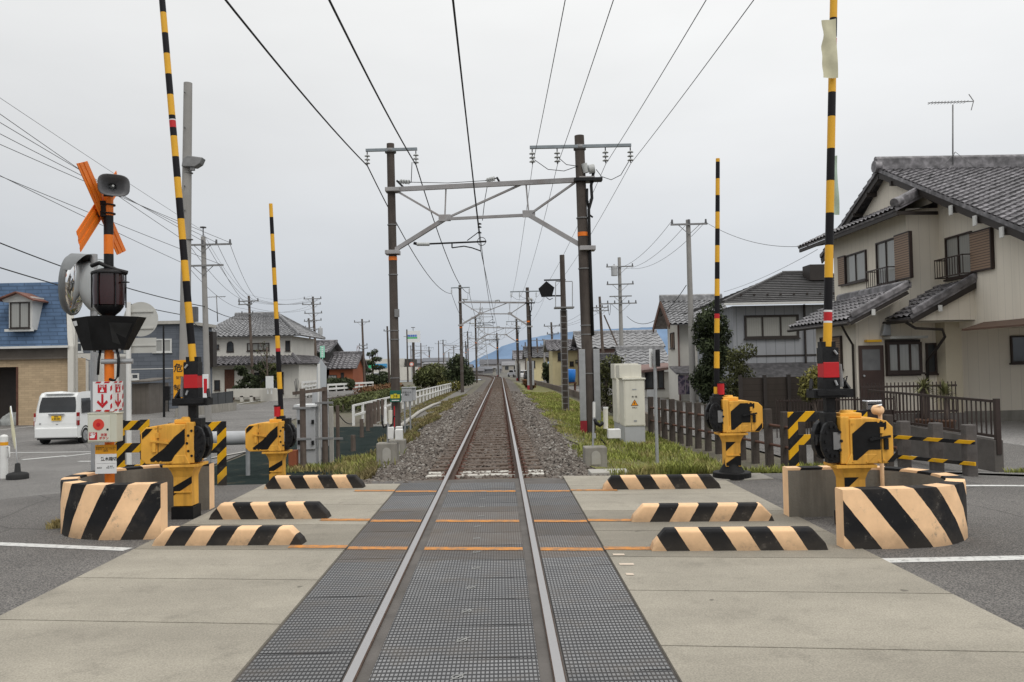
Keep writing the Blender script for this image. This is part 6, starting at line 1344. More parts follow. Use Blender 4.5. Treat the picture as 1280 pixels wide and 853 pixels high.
# arched window house
YW = 75.0; ax2 = lambda px, py=450: at(px, py, YW).x; az2 = lambda px, py: at(px, py, YW).z
W3 = thing('house', 'white house with an arched window and two tiers of grey tiled hip roof', 'house', (ax2(320), YW, -0.75))
xa, xb = ax2(256), ax2(365); ze = az2(310, 421); zr_ = az2(310, 398); D = 9
part('wall', 'wall_white', W3, lambda m: (m.bx(xa, xb, YW, YW+D, 1.0, ze), m.bx(xa-0.4, ax2(379), YW-1.6, YW+D, -0.85, az2(320, 457))))
mb = MB(); a, b = (xa-0.7, YW-0.8, ze), (xb+0.9, YW-0.8, ze); c, d = (ax2(332, 400), YW+D/2, zr_+0.5), (ax2(274, 400), YW+D/2, zr_+0.5); a2, b2 = (xa-0.7, YW+D+0.8, ze), (xb+0.9, YW+D+0.8, ze)
tiles(mb, a, b, c, d, 0.45, 0.4, 0.05, 0.06, 4); tiles(mb, b, b2, c, c, 0.5, 0.4, 0.05, 0.06, 4); tiles(mb, a2, a, d, d, 0.5, 0.4, 0.05, 0.06, 4); ridge(mb, d, c, 0.35, 0.3); ridge(mb, b, c, 0.25, 0.2); ridge(mb, b2, c, 0.25, 0.2)
r_ = mb.build('roof', tile_mat('roof_tile_grey', (0.20, 0.20, 0.205), 0.35), W3, world=True)
mb = MB(); zb1, zb2_ = az2(320, 456), az2(320, 445)
tiles(mb, (xa-1.0, YW-2.6, zb1), (ax2(384), YW-2.6, zb1), (ax2(366), YW, zb2_), (xa-0.2, YW, zb2_), 0.45, 0.4, 0.06, 0.07, 4); tiles(mb, (ax2(384), YW-2.6, zb1), (ax2(384), YW+D, zb1), (ax2(366), YW+D, zb2_), (ax2(366), YW, zb2_), 0.45, 0.4, 0.06, 0.07, 4); ridge(mb, (ax2(384), YW-2.6, zb1), (ax2(366), YW, zb2_), 0.25, 0.2)
mb.build('lower_roof', 'kawara', W3, world=True)
window(W3, (ax2(309), YW-0.002, az2(320, 439)), (1, 0, 0), nS, ax2(337)-ax2(309), az2(320, 429)-az2(320, 439), cols=4, pane='glass_c', fw=0.08); window(W3, (ax2(267), YW-0.002, az2(270, 437)), (1, 0, 0), nS, ax2(274)-ax2(267), az2(270, 431)-az2(270, 437), cols=1); window(W3, (ax2(357), YW-0.002, az2(360, 439)), (1, 0, 0), nS, ax2(363)-ax2(357), az2(360, 426)-az2(360, 439), cols=2)
wx0, wx1, wz0, wz1 = ax2(284), ax2(292), az2(288, 441), az2(288, 427); rr = (wx1-wx0)/2
arc = [((wx0+wx1)/2 + rr*math.cos(a_2), wz1-rr+rr*math.sin(a_2)) for a_2 in [PI*k/10 for k in range(11)]]
aw = part('arched_window', 'brownpaint', W3, lambda m: m.poly([(x, YW-0.06, z) for x, z in [(wx0-0.05, wz0)] + [(wx1+0.05, wz0)] + arc], (0, 0.058, 0))); part('pane', 'glass', aw, lambda m: m.poly([(x*0.9+(wx0+wx1)*0.05, YW-0.075, z*0.96+wz0*0.04) for x, z in [(wx0, wz0+0.1), (wx1, wz0+0.1)] + arc], (0, 0.01, 0)))
YF = YW-1.6; part('door', 'rust', W3, lambda m: m.bx(at(281, 480, YF).x, at(293, 480, YF).x, YF-0.06, YF-0.003, -0.8, at(287, 462, YF).z)); window(W3, (at(318, 480, YF).x, YF-0.002, -0.3), (1, 0, 0), nS, 2.6, 1.9, cols=3, pane='glass', fw=0.07); window(W3, (at(268, 475, YF).x, YF-0.002, 0.1), (1, 0, 0), nS, 0.5, 0.9, cols=1)
part('vine_trellis', 'galv_d', W3, lambda m: [m.tube([(at(370, 494, YF).x, YF-0.03, -0.6), (at(371+dx*0.5, 485, YF).x, YF-0.03, 0.1), (at(371+dx, 470+abs(dx)*2, YF).x, YF-0.03, 1.1-0.1*abs(dx))], 0.025, 4) for dx in (-3, -1.2, 0.4, 2.6)])
q = at(272, 399, YW+D/2); an2 = part('tv_antenna', 'galv_d', None, lambda m: (m.tube([(q.x, q.y, zr_), (q.x-0.1, q.y, zr_+2.6)], 0.05, 5), m.bar((q.x-1.0, q.y, zr_+2.4), (q.x+0.8, q.y, zr_+2.45), 0.05, 0.05), [m.bar((q.x-0.9+0.25*k, q.y-0.3, zr_+2.41), (q.x-0.9+0.25*k, q.y+0.3, zr_+2.41), 0.03, 0.03) for k in range(7)])); tag(an2, 'small antenna on the roof of the arched window house', 'antenna')
o = part('garden_wall', 'wall_white', None, lambda m: (m.bx(at(283, 490, 68).x, at(344, 490, 68).x, 68, 68.25, 0.35-0.75, at(310, 486, 68).z), m.bx(at(326, 490, 68).x, at(348, 490, 68).x, 67.9, 68.3, -0.85, at(330, 486, 68).z), [m.bx(at(px_, 490, 68).x, at(px_, 490, 68).x+0.25, 68, 68.2, -0.85, -0.3) for px_ in (286, 300, 312)])); tag(o, 'white garden wall with openings in front of the arched window house', 'wall')
q = at(337, 480, 67); mb = MB(); mb.box((0, 0, 0.9), (0.55, 0.3, 1.0)); 
for s_ in (-0.15, 0.15): mb.box((s_, 0, 0.2), (0.08, 0.1, 0.5))
o = mb.build('meter_cabinet', 'signwhite'); o.location = (q.x, 67, -0.1); tag(o, 'small white meter cabinet on legs by the garden wall', 'cabinet')
lowfence('low_fence', 'white slat railing east of the arched window house', 'fence', P2(378, 490, 72), P2(398, 490, 80), 1.5, 'white', 1.5, (0.25, 0.5, 0.75, 1.0), 0.12, 0.18)
bighouse('dark roofed house half hidden behind the many armed pole', 352, 412, 441, 429, 100, 10, 'wall_dark', 'kawara', basez=-0.75, tw=0.7, wins=((368, 372, 448, 456, 2, 'glass'),))
W5 = bighouse('brown clay walled house with a grey roof and white gable', 404, 446, 461, 443, 100, 9, 'wall_brown', 'kawara', basez=-0.75, tw=0.6, wins=((410, 421, 469, 478, 3, 'glass_c'), (426, 430, 466, 478, 1, 'glass')))
q = at(403, 440, 99); vs_ = thing('shop_sign', 'small pale green vertical signboard beyond the pentagon road sign', 'sign', (q.x, 99, q.z)); mb = MB(); mb.bx(-0.27, 0.27, -0.04, 0.04, -0.7, 0.7); mb.cyl((0, 0, -6), (0, 0, -0.7), 0.05, n=6); mb.build('sign_board', mat('sign_pale_green', srgb(150, 214, 190), 0.5), vs_); mb = MB()
for k in range(5): mb.bx(-0.1, 0.1, -0.05, -0.042, 0.5-k*0.25-0.07, 0.5-k*0.25+0.07)
mb.build('sign_marks', 'signwhite', vs_)
lowfence('guard_fence', 'white guard fence along the side road before the brown walled house', 'fence', P2(410, 489, 92), P2(466, 482, 104), 0.9, 'white', 2.0, (0.5, 1.0), 0.14, 0.22)
# road side shops and signs far down the road
sh = thing('store_building', 'long white roadside store with a blue and green band on its front', 'building', (at(470, 460, 190).x, 190, -0.75)); x0, x1 = at(445, 460, 190).x, at(505, 460, 190).x
part('wall', 'wall_white', sh, lambda m: m.bx(x0, x1, 190, 215, -0.8, at(470, 449, 190).z)); part('wall_band', mat('band_blue', srgb(70, 150, 200), 0.6), sh, lambda m: m.bx(at(468, 460, 190).x, at(484, 460, 190).x, 189.8, 189.98, at(470, 460, 190).z, at(470, 455, 190).z)); part('wall_band', mat('band_green', srgb(60, 180, 130), 0.6), sh, lambda m: m.bx(at(451, 460, 190).x, at(468, 460, 190).x, 189.8, 189.98, at(470, 460, 190).z, at(470, 455, 190).z))
part('side_block', 'wall_dark', sh, lambda m: m.bx(at(505, 460, 185).x+0.2, at(513, 460, 185).x, 185, 200, -0.8, at(505, 449, 185).z)); part('annex', 'wall_white', sh, lambda m: m.bx(at(500, 460, 170).x, at(517, 466, 170).x, 170, 180, -0.8, at(505, 459, 170).z))
q = at(516.5, 421, 170); sg = thing('store_sign', 'tall white roadside store sign with blue and green lettering band on one dark pole', 'sign', (q.x, 170, q.z)); mb = MB(); mb.bx(-1.45, 1.45, -0.15, 0.15, -1.2, 1.2); mb.build('sign_board', 'signwhite', sg); mb = MB(); mb.bx(-1.2, 0.85, -0.17, -0.155, -0.42, -0.12); mb.build('green_band', mat('band_green2', srgb(70, 180, 110), 0.6), sg)
text('SERVICE', 0.55, mat and 'signblue' if 'signblue' in MT else 'signblack', sg, (-0.15, -0.17, 0.18), bold=0.01) if False else None
mb = MB()
for a, b in ((-1.2, -0.55), (-0.5, -0.2), (-0.15, 0.25), (0.3, 0.6), (0.66, 0.8)): mb.bx(a, b, -0.17, -0.155, -0.06, 0.4)
mb.build('blue_lettering', mat('band_blue2', srgb(84, 120, 190), 0.6), sg); mb = MB(); mb.cyl((0, 0, -10.5), (0, 0, -1.2), 0.28, n=10); mb.cyl((0, 0, 1.2), (0, 0, 1.9), 0.06, n=6); mb.box((0, 0, 1.9), (0.8, 0.2, 0.12)); mb.build('sign_pole', 'pole_dark', sg)
def rsign(label, px, py, Y, R, m, h):
    q = at(px, py, Y); t_ = thing('road_sign', label, 'road sign', (q.x, Y, -0.75)); z = q.z+0.75; mb = MB(); mb.cyl((0, 0, 0), (0, 0, z+R), 0.05, n=6); mb.build('post', 'galv', t_)
    mb = MB(); mb.cyl((0, -0.08, z), (0, -0.06, z), R, n=20); mb.build('sign_plate', m, t_); mb = MB(); mb.cyl((0, -0.09, z), (0, -0.081, z), R*0.62, n=20); mb.build('sign_face', 'signwhite', t_)
rsign('small round red ringed traffic sign beside the far road', 525, 462, 125, 0.32, mat('sign_faded_red', srgb(204, 128, 116), 0.6), 2); rsign('small round pale red sign just west of the far parked cars', 514.5, 455.5, 125, 0.34, mat('sign_coral', srgb(206, 124, 110), 0.6), 3)
pent = P2(399, 500, 21); pz = at(402, 450, 21).z-pent.z
ps = thing('road_sign', 'back of a pale pentagon road sign above the grey cabinet', 'road sign', pent); mb = MB(); mb.cyl((0, 0, -0.1), (0, 0, pz-0.1), 0.035, n=10); mb.build('post', 'white', ps)
pq_ = lambda px, py: at(px, py, 21) - pent; mb = MB(); mb.poly([pq_(396, 488), pq_(408, 488), pq_(408, 459), pq_(401, 449), pq_(396, 459)], (0, 0.02, 0)); mb.build('sign_plate', mat('sign_back_pale', (0.42, 0.45, 0.47), 0.5, 0.05), ps)
# far row of buildings across the horizon
FARW = [mat('far_wall_%d' % i, c, 0.9, 0.2, 0.3) for i, c in enumerate(((0.30, 0.30, 0.31), (0.24, 0.23, 0.23), (0.36, 0.34, 0.30), (0.17, 0.17, 0.18), (0.34, 0.28, 0.2)))]  # distance haze is toned into the far wall and roof colours
FARR = [mat('far_roof_%d' % i, c, 0.8, 0.2, 0.3) for i, c in enumerate(((0.13, 0.135, 0.15), (0.10, 0.10, 0.11), (0.2, 0.2, 0.21)))]
far = []
def fbuild(label, px0, px1, pyt, Y, i, roofh=1.2, name='warehouse'):
    X0, X1 = at(px0, 460, Y).x, at(px1, 460, Y).x; zt = at((px0+px1)/2, pyt, Y).z; zb = -0.8 if X0 < 0 else -0.5
    h = thing(name, label, 'building', ((X0+X1)/2, Y, zb)); part('wall', FARW[i % 5], h, lambda m: m.bx(X0, X1, Y, Y+14, zb-0.2, zt-roofh)); part('roof', FARR[i % 3], h, lambda m: (m.poly([(X0-0.4, Y-0.4, zt-roofh), (X1+0.4, Y-0.4, zt-roofh), (X1+0.2, Y+7, zt), (X0-0.2, Y+7, zt)], (0, 0, 0.1)), m.poly([(X0-0.4, Y+14.4, zt-roofh), (X1+0.4, Y+14.4, zt-roofh), (X1+0.2, Y+7, zt), (X0-0.2, Y+7, zt)], (0, 0, 0.1))))
    n = max(2, int((X1-X0)/5))
    for k in range(n):
        xw = X0+(X1-X0)*(k+0.3)/n; part('window', 'glass', h, lambda m: m.bx(xw, xw+(X1-X0)/n*0.4, Y-0.06, Y-0.01, zb+1.0, min(zb+2.6, zt-roofh-0.3)))
fbuild('far grey warehouse with a long flat roof beside the store', 527, 560, 447.5, 260, 0); fbuild('far white works building behind the round bushes', 529, 556, 453, 230, 2, 0.5); fbuild('far yellowish building behind the dark round tree', 566, 589, 456, 210, 4, 0.8); fbuild('far brown building left of the track bend', 588, 604, 461, 240, 1, 0.8)
fbuild('far dark building where the track bends away', 598, 626, 458.5, 300, 3, 1.0); fbuild('far small pale hut at the bend of the track', 616, 619.5, 459, 245, 2, 0.3); fbuild('far long grey roofed hall under the mountain ridge', 600, 660, 449, 420, 1, 2.5); fbuild('far pale hall beside the ridge and lane', 628, 650, 452, 330, 2, 1.6)
fbuild('far dark long roof west of the store sign', 470, 535, 449, 340, 3, 2.0); fbuild('far pale block beyond the brown walled house', 425, 452, 452, 300, 0, 1.5); fbuild('far grey block in the gap west of the grey house', 340, 372, 455, 260, 1, 1.0)
# ------------------------------------------------------------------ lattice pylon on the far plain
YP = 330; py_ = thing('power_pylon', 'grey lattice power pylon far behind the second portal', 'pylon', (at(603, 470, YP).x, YP, -0.8)); zt = at(603, 384, YP).z+0.8; mb = MB(); L_ = []
for sx2, sy2 in ((-1, -1), (1, -1), (1, 1), (-1, 1)): mb.bar((sx2*2.6, sy2*2.6, 0), (sx2*0.5, sy2*0.5, zt), 0.2, 0.2)
for k in range(12):
    z0_, z1_ = zt*k/12, zt*(k+1)/12; w0, w1 = 2.6-2.1*k/12, 2.6-2.1*(k+1)/12
    for sy2 in (-1, 1): mb.bar((-w0, sy2*w0, z0_), (w1, sy2*w1, z1_), 0.12, 0.12); mb.bar((w0, sy2*w0, z0_), (-w1, sy2*w1, z1_), 0.12, 0.12)
mb.build('lattice_body', 'galv', py_)
for f_ in (0.97, 0.85, 0.72): mb = MB(); mb.bar((-4.2, 0, zt*f_), (4.2, 0, zt*f_), 0.2, 0.25); mb.build('crossarm', 'galv', py_)
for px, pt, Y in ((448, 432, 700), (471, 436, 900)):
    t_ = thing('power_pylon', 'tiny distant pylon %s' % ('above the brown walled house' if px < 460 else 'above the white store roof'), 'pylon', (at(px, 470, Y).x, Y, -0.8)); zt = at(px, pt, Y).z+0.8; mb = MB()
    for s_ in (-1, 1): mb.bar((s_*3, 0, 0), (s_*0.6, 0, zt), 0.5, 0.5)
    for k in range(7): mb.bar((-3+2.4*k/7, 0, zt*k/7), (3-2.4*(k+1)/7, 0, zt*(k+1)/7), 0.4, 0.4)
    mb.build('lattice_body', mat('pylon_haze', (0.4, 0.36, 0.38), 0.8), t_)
# ------------------------------------------------------------------ mountains
def mount(name, label_px, Y, col, rough_, seed):
    t = NT(name+'_mat'); t.set(1.0, 0, 0); c = t.ramp(t.noise(0.0022, 8, 0.65), [(0.35, sc(col, 0.86)), (0.65, sc(col, 1.14))]); t.color(c)  # blue of the distance haze is painted into the ridge colour
    rnd = random.Random(seed); mb = MB(); vs = []; pts = label_px; N_ = 120
    for i in range(N_+1):
        px = pts[0][0] + (pts[-1][0]-pts[0][0])*i/N_
        for (a, ya), (b, yb) in zip(pts[:-1], pts[1:]):
            if a <= px <= b: py = ya+(yb-ya)*(px-a)/(b-a)
        py += rnd.uniform(-1, 1)*rough_
        for k, f_ in enumerate((0, 0.35, 0.65, 0.88, 1.0)):
            p = at(px, py, Y*(1+0.12*k)); x = at(px, 460, Y).x
            vs.append((x + rnd.uniform(-25, 25)*(0 < k < 4), Y+Y*0.03*k, -20 + (at(px, py, Y*1.12).z+20)*f_ + rnd.uniform(-12, 12)*(0 < k < 4)))
        vs.append((at(px, 460, Y).x, Y*1.25, -20))
    mb.add(vs, [(i*6+k, (i+1)*6+k, (i+1)*6+k+1, i*6+k+1) for i in range(N_) for k in range(5)], 0, True)
    tag(mb.build(name, t.m), kind='structure')
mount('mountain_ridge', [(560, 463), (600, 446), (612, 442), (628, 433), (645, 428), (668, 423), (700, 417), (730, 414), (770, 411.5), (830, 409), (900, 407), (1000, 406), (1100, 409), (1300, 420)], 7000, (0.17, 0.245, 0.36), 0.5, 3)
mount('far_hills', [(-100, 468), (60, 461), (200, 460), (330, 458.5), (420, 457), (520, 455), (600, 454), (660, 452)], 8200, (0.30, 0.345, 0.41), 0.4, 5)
# ------------------------------------------------------------------ white kei van
van = thing('parked_van', 'small white box van with yellow plate seen from behind on the side road', 'van', (-15.28, 29.0, g(-15.3, 29)), math.radians(1.0))
MT['van_white'] = mat('van_white_paint', (0.78, 0.79, 0.78), 0.25, 0.03, 2, spec=0.6, dirt=0.12, dirtcol=(0.4, 0.38, 0.34)); MT['van_glass'] = glass('van_dark_glass', (0.018, 0.02, 0.022), 0.05); MT['chrome'] = mat('chrome', (0.6, 0.6, 0.62), 0.15, 0.03, 3, metal=1); MT['tail'] = mat('tail_lamp_red', (0.28, 0.015, 0.015), 0.2, 0.2, 9); MT['tail_c'] = mat('tail_lamp_clear', (0.55, 0.5, 0.5), 0.15, 0.2, 9)
prof = [(0.02, 0.28), (0.0, 0.45), (0.0, 0.75), (0.03, 1.0), (0.09, 1.35), (0.16, 1.66), (0.26, 1.755), (0.5, 1.785), (1.6, 1.79), (2.2, 1.74), (2.45, 1.62), (2.98, 1.05), (3.3, 0.95), (3.39, 0.75), (3.4, 0.3)]
secs = [(-0.7375, 0.0), (-0.7375, 1.0)]
def halfw(z): return 0.7375 if z < 0.95 else 0.7375 - (z-0.95)*0.115
mb = MB(); n = len(prof); vs = [(-halfw(z), y, z) for y, z in prof] + [(halfw(z), y, z) for y, z in prof]
mb.add(vs, [(i, i+1, n+i+1, n+i) for i in range(n-1)] + [(n-1, 0, n, 2*n-1)] + [tuple(range(n)), tuple(range(2*n-1, n-1, -1))], 0)
mb.build('body', 'van_white', van, 0.05)
mb = MB(); 
def rearp(x, z, o=0.012):
    for (ya, za), (yb, zb_) in zip(prof[:-1], prof[1:]):
        if za <= z <= zb_: return (x, ya+(yb-ya)*(z-za)/(zb_-za)-o, z)
rows_ = [1.13, 1.24, 1.35, 1.50, 1.66]; ws = [0.63, 0.635, 0.63, 0.61, 0.57]
vs = []
for z, w2 in zip(rows_, ws): vs += [rearp(-w2, z), rearp(w2, z)]
mb.add(vs, [(2*i, 2*i+1, 2*i+3, 2*i+2) for i in range(4)]); mb.build('rear_window', 'van_glass', van)
for s in (-1, 1):
    mb = MB()
    for y0, y1, za, zb_ in ((0.30, 1.02, 1.08, 1.60), (1.12, 1.95, 1.06, 1.60), (2.02, 2.62, 1.05, 1.50)):
        yy0 = y0 + (0.03 if y0 < 0.5 else 0); yt1 = y1 - (0.35 if y0 > 2 else 0)
        mb = MB(); mb.add([(s*(halfw(za)+0.008), y0, za), (s*(halfw(za)+0.008), y1, za), (s*(halfw(zb_)+0.008), yt1, zb_), (s*(halfw(zb_)+0.008), yy0+0.04, zb_)], [(0, 1, 2, 3)]); mb.build('side_window', 'van_glass', van)
    mb = MB(); mb.bx(s*0.735-0.055, s*0.735+0.02, -0.02, 0.10, 0.66, 1.12); tl = mb.build('tail_lamp', 'tail', van, 0.02); mb = MB(); mb.bx(s*0.735-0.05, s*0.735+0.024, -0.025, 0.09, 0.84, 0.98); mb.build('clear_lens', 'tail_c', tl, 0.01)
    for y in (0.52, 2.85):
        mb = MB(); mb.cyl((s*0.58, y, 0.275), (s*0.745, y, 0.275), 0.275, n=24); wh = mb.build('wheel', 'tyre', van, 0.03); mb = MB(); mb.cyl((s*0.74, y, 0.275), (s*0.752, y, 0.275), 0.185, n=20)
        for q in range(6): a = q*PI/3; mb.bar((s*0.758, y, 0.275), (s*0.758, y+0.17*math.cos(a), 0.275+0.17*math.sin(a)), 0.012, 0.05)
        mb.build('rim', 'galv', wh)
        mb = MB(); vs = []
        for k in range(13): a = PI*k/12; vs += [(s*0.742, y+0.30*math.cos(a), 0.29+0.30*math.sin(a)), (s*0.742, y+0.345*math.cos(a), 0.29+0.345*math.sin(a))]
        mb.add(vs, [(2*k, 2*k+1, 2*k+3, 2*k+2) for k in range(12)]); mb.build('wheel_arch', 'tyre', van)
    mb = MB(); mb.box((s*0.80, 2.55, 1.1), (0.12, 0.09, 0.17)); mb.build('wing_mirror', 'van_white', van, 0.03)
mb = MB(); mb.bx(-0.735, 0.735, -0.075, 0.03, 0.24, 0.60); mb.build('rear_bumper', 'van_white', van, 0.04); mb = MB(); mb.bx(-0.66, 0.66, -0.04, 0.02, 0.18, 0.25); mb.build('bumper_skirt', 'tyre', van)
mb = MB(); mb.bx(-0.27, 0.27, -0.055, 0.02, 1.035, 1.09); mb.build('tailgate_handle', 'chrome', van, 0.012)
mb = MB(); mb.bx(-0.165, 0.165, -0.045, -0.005, 0.85, 1.01); pl_ = mb.build('number_plate', mat('plate_yellow', srgb(238, 190, 30), 0.5, 0.05), van); mb = MB()
for a, b, z0_, z1_ in ((-0.07, 0.08, 0.965, 0.995), (-0.13, -0.09, 0.885, 0.92), (-0.06, -0.03, 0.87, 0.945), (-0.015, 0.015, 0.87, 0.945), (0.045, 0.075, 0.87, 0.945), (0.09, 0.12, 0.87, 0.945)): mb.bx(a, b, -0.0475, -0.0455, z0_, z1_)
mb.build('plate_marks', 'signblack', pl_)
mb = MB(); mb.bx(-0.60, -0.585, -0.008, 0.03, 0.7, 0.78); mb.bx(-0.555, -0.54, -0.008, 0.03, 0.7, 0.78); mb.bx(-0.60, -0.54, -0.008, 0.03, 0.733, 0.747); mb.bx(-0.03, 0.05, -0.006, 0.03, 0.70, 0.725); mb.build('badge', 'chrome', van)
mb = MB(); mb.bx(-0.5, 0.5, 0.12, 0.30, 1.765, 1.80); mb.build('roof_spoiler', 'van_white', van, 0.02)
# distant parked cars
def fcar(label, px, py, Y, col, rz, h=1.5, L=4.0):
    q = at(px, py, Y); z = (-0.75 if q.x < 0 else -0.46); c = thing('parked_car', label, 'car', (q.x, Y, z), rz, 'cars parked far along the roads')
    mb = MB(); pr = [(0, 0.3), (0, 0.9), (0.5, 1.0), (1.0, h), (2.6, h), (3.2, 0.95), (L-0.1, 0.85), (L, 0.3)]; mb.poly([(-0.8, y-L/2, z_) for y, z_ in pr], (1.6, 0, 0)); mb.build('body', mat('car_paint', col, 0.3, 0.05), c, 0.08)
    mb = MB(); mb.poly([(-0.815, y-L/2, z_) for y, z_ in ((0.75, 1.02), (1.08, h-0.08), (2.55, h-0.08), (3.0, 1.0))], (1.63, 0, 0)); mb.quad((-0.65, 0.45-L/2, 1.02), (0.65, 0.45-L/2, 1.02), (0.6, 0.92-L/2, h-0.06), (-0.6, 0.92-L/2, h-0.06)); mb.build('windows_band', 'van_glass', c)
    for s in (-1, 1):
        for y in (0.75, L-0.8): mb = MB(); mb.cyl((s*0.65, y-L/2, 0.3), (s*0.82, y-L/2, 0.3), 0.3, n=12); mb.build('wheel', 'tyre', c)
fcar('white car on the far west road by the round bushes', 463, 467, 128, (0.7, 0.7, 0.7), 0.3); fcar('silver white van on the far west road behind the white car', 470, 463, 150, (0.6, 0.62, 0.64), 0.2, 1.8); fcar('dark car parked far along the east lane', 662, 470, 125, (0.03, 0.03, 0.035), 0.05); fcar('white car parked far along the east lane', 652, 469, 140, (0.65, 0.65, 0.65), 0.05); fcar('pale grey car parked at the end of the east lane', 643, 467, 170, (0.5, 0.5, 0.52), 0.4)
# ------------------------------------------------------------------ west verge: cabinets, posts, fences
CY_ = 20.6; B0 = P2(385, 500, CY_); cb = thing('signal_cabinet', 'grey steel signal cabinet on legs behind the brown wooden posts', 'cabinet', B0); Lq = lambda px, py, Y=CY_: at(px, py, Y) - B0
x0, x1 = Lq(369, 540).x, Lq(392, 540).x; z0, z1 = Lq(380, 563).z, Lq(380, 509).z
mb = MB(); mb.bx(x0, x1, 0.15, 0.75, z0, z1); mb.build('cabinet_body', 'cab_grey', cb, 0.01); mb = MB(); mb.bx(x0-0.05, x1+0.05, 0.08, 0.82, z1, z1+0.05); mb.build('lid', 'signwhite', cb); mb = MB(); mb.bx(x0+0.05, x1-0.05, 0.4, 0.5, -0.1, z0); mb.bx(x0-0.0, x0+0.18, 0.2, 0.7, -0.1, z0); mb.bx(x1-0.25, x1, 0.2, 0.7, -0.1, z0); mb.build('plinth', 'cab_grey', cb)
for px in (372, 389.5):
    for py in (528, 554): mb = MB(); q = Lq(px, py); mb.box((q.x, 0.13, q.z), (0.06, 0.05, 0.1)); mb.build('door_catch', 'iron', cb)
B1 = P2(396, 500, 22.4); cb2 = thing('signal_cabinet', 'taller narrow pale cabinet behind the grey signal cabinet', 'cabinet', B1); mb = MB(); q0, q1 = at(391, 560, 22.4)-B1, at(401, 488, 22.4)-B1; mb.bx(q0.x, q1.x+0.1, 0, 0.5, q0.z, q1.z); mb.build('cabinet_body', 'cab_grey', cb2, 0.01); mb = MB(); mb.bx(q0.x+0.02, q1.x, 0.05, 0.4, -0.1, q0.z); mb.build('plinth', 'galv_d', cb2); mb = MB(); mb.bx(q1.x-0.06, q1.x-0.02, -0.02, 0, q1.z-0.25, q1.z-0.18); mb.build('latch', 'iron', cb2)
mb = MB(); mb.box((0, 0, 0.22), (0.2, 0.2, 0.5)); o = mb.build('brick_pier', 'wall_brown', None, 0.01); o.location = P2(366, 500, 20.3); tag(o, 'small red brown pier beside the leg of the grey cabinet', 'pier')
def wpost(label, px, pt, Y, r=0.075, m='wood', bands=(), sq=False, group='weathered posts on the west verge'):
    p = P2(px, 520, Y); h = at(px, pt, Y).z - p.z; mb = MB()
    if sq: mb.box((0, 0, h/2-0.1), (r*1.7, r*1.7, h+0.2))
    else: mb.cyl((0, 0, -0.1), (0, 0, h), r*1.05, r*0.95, 12)
    for b in bands: mb.bx(-r*3, r*3, -r-0.03, -r, h*b-0.03, h*b+0.03, 1)
    o = mb.build('wooden_post', [m, 'galv_d'], None, 0.008); o.location = p; return tag(o, label, 'post', group)
wpost('thick brown wooden post in front of the grey signal cabinet', 378.5, 486, 20.2, 0.075, bands=(0.38, 0.76)); wpost('thick brown wooden post east of the grey signal cabinet', 406, 484, 20.9, 0.075, bands=(0.35, 0.8)); wpost('thin dark wooden post with a sagging rope end', 422, 507, 22.0, 0.05, bands=(0.4,)); wpost('pale square concrete post just west of the thin dark wooden one', 414, 508, 21.6, 0.06, 'conc_l', sq=True)
for i, (px, pt, Y) in enumerate(((441, 544, 24.6), (452, 524, 29.5), (459.5, 505, 32.5), (464, 504, 34.5), (468.5, 502, 36.5), (473, 500, 38.5), (478, 499, 40.5))):
    wpost(('short stump post between the thin dark post and the post row', 'lowest post at the near end of the verge post row', 'second post of the verge post row', 'third post of the verge post row', 'fourth post of the verge post row', 'fifth post of the verge post row', 'last post of the verge post row by the portal pole')[i], px, pt, Y, 0.075)
p0, p1 = at(407, 497, 20.9), at(423, 512, 22); o = part('post_rail', 'wood', None, lambda m: (m.bar(at(366, 492, 20.3), at(406, 487, 20.8), 0.05, 0.08), m.bar(at(407, 499, 20.95), at(450, 492, 30), 0.03, 0.03))); tag(o, 'thin brown rail fixed across the thick wooden posts', 'rail')
o = part('rope', 'wire', None, lambda m: m.tube([at(422, 516, 22)-V(0, 0, 0.10*math.sin(PI*k/8)) + (at(440, 530, 26)-at(422, 516, 22))*(k/8) for k in range(9)], 0.015, 5)); tag(o, 'black rope sagging from the thin dark post', 'rope')
# white pipe fence along the path
a, b = P2(442, 530, 36.0), P2(572, 484, 92.0); wf = thing('pipe_fence', 'white two rail pipe fence running along the path west of the track', 'fence', a); n = 27; pp = None
for k in range(n+1):
    p = (b-a)*(k/n)
    if pp is None: mb = MB(); mb.bx(-0.055, 0.055, -0.05, 0.05, -0.1, 0.88); pp = o = mb.build('post', 'white', wf)
    else: o = pp.copy(); COL.objects.link(o)
    o.location = p
for h in (0.42, 0.85): mb = MB(); mb.bar((0, 0, h), (b.x-a.x, b.y-a.y, b.z-a.z+h), 0.07, 0.08); mb.build('rail', 'white', wf)
mb = MB(); mb.bx(-0.07, 0.07, -0.07, 0.07, -0.1, 1.05); o = mb.build('end_post', 'white', wf); o.location = (b-a) + V(0.4, 1.0, 0)
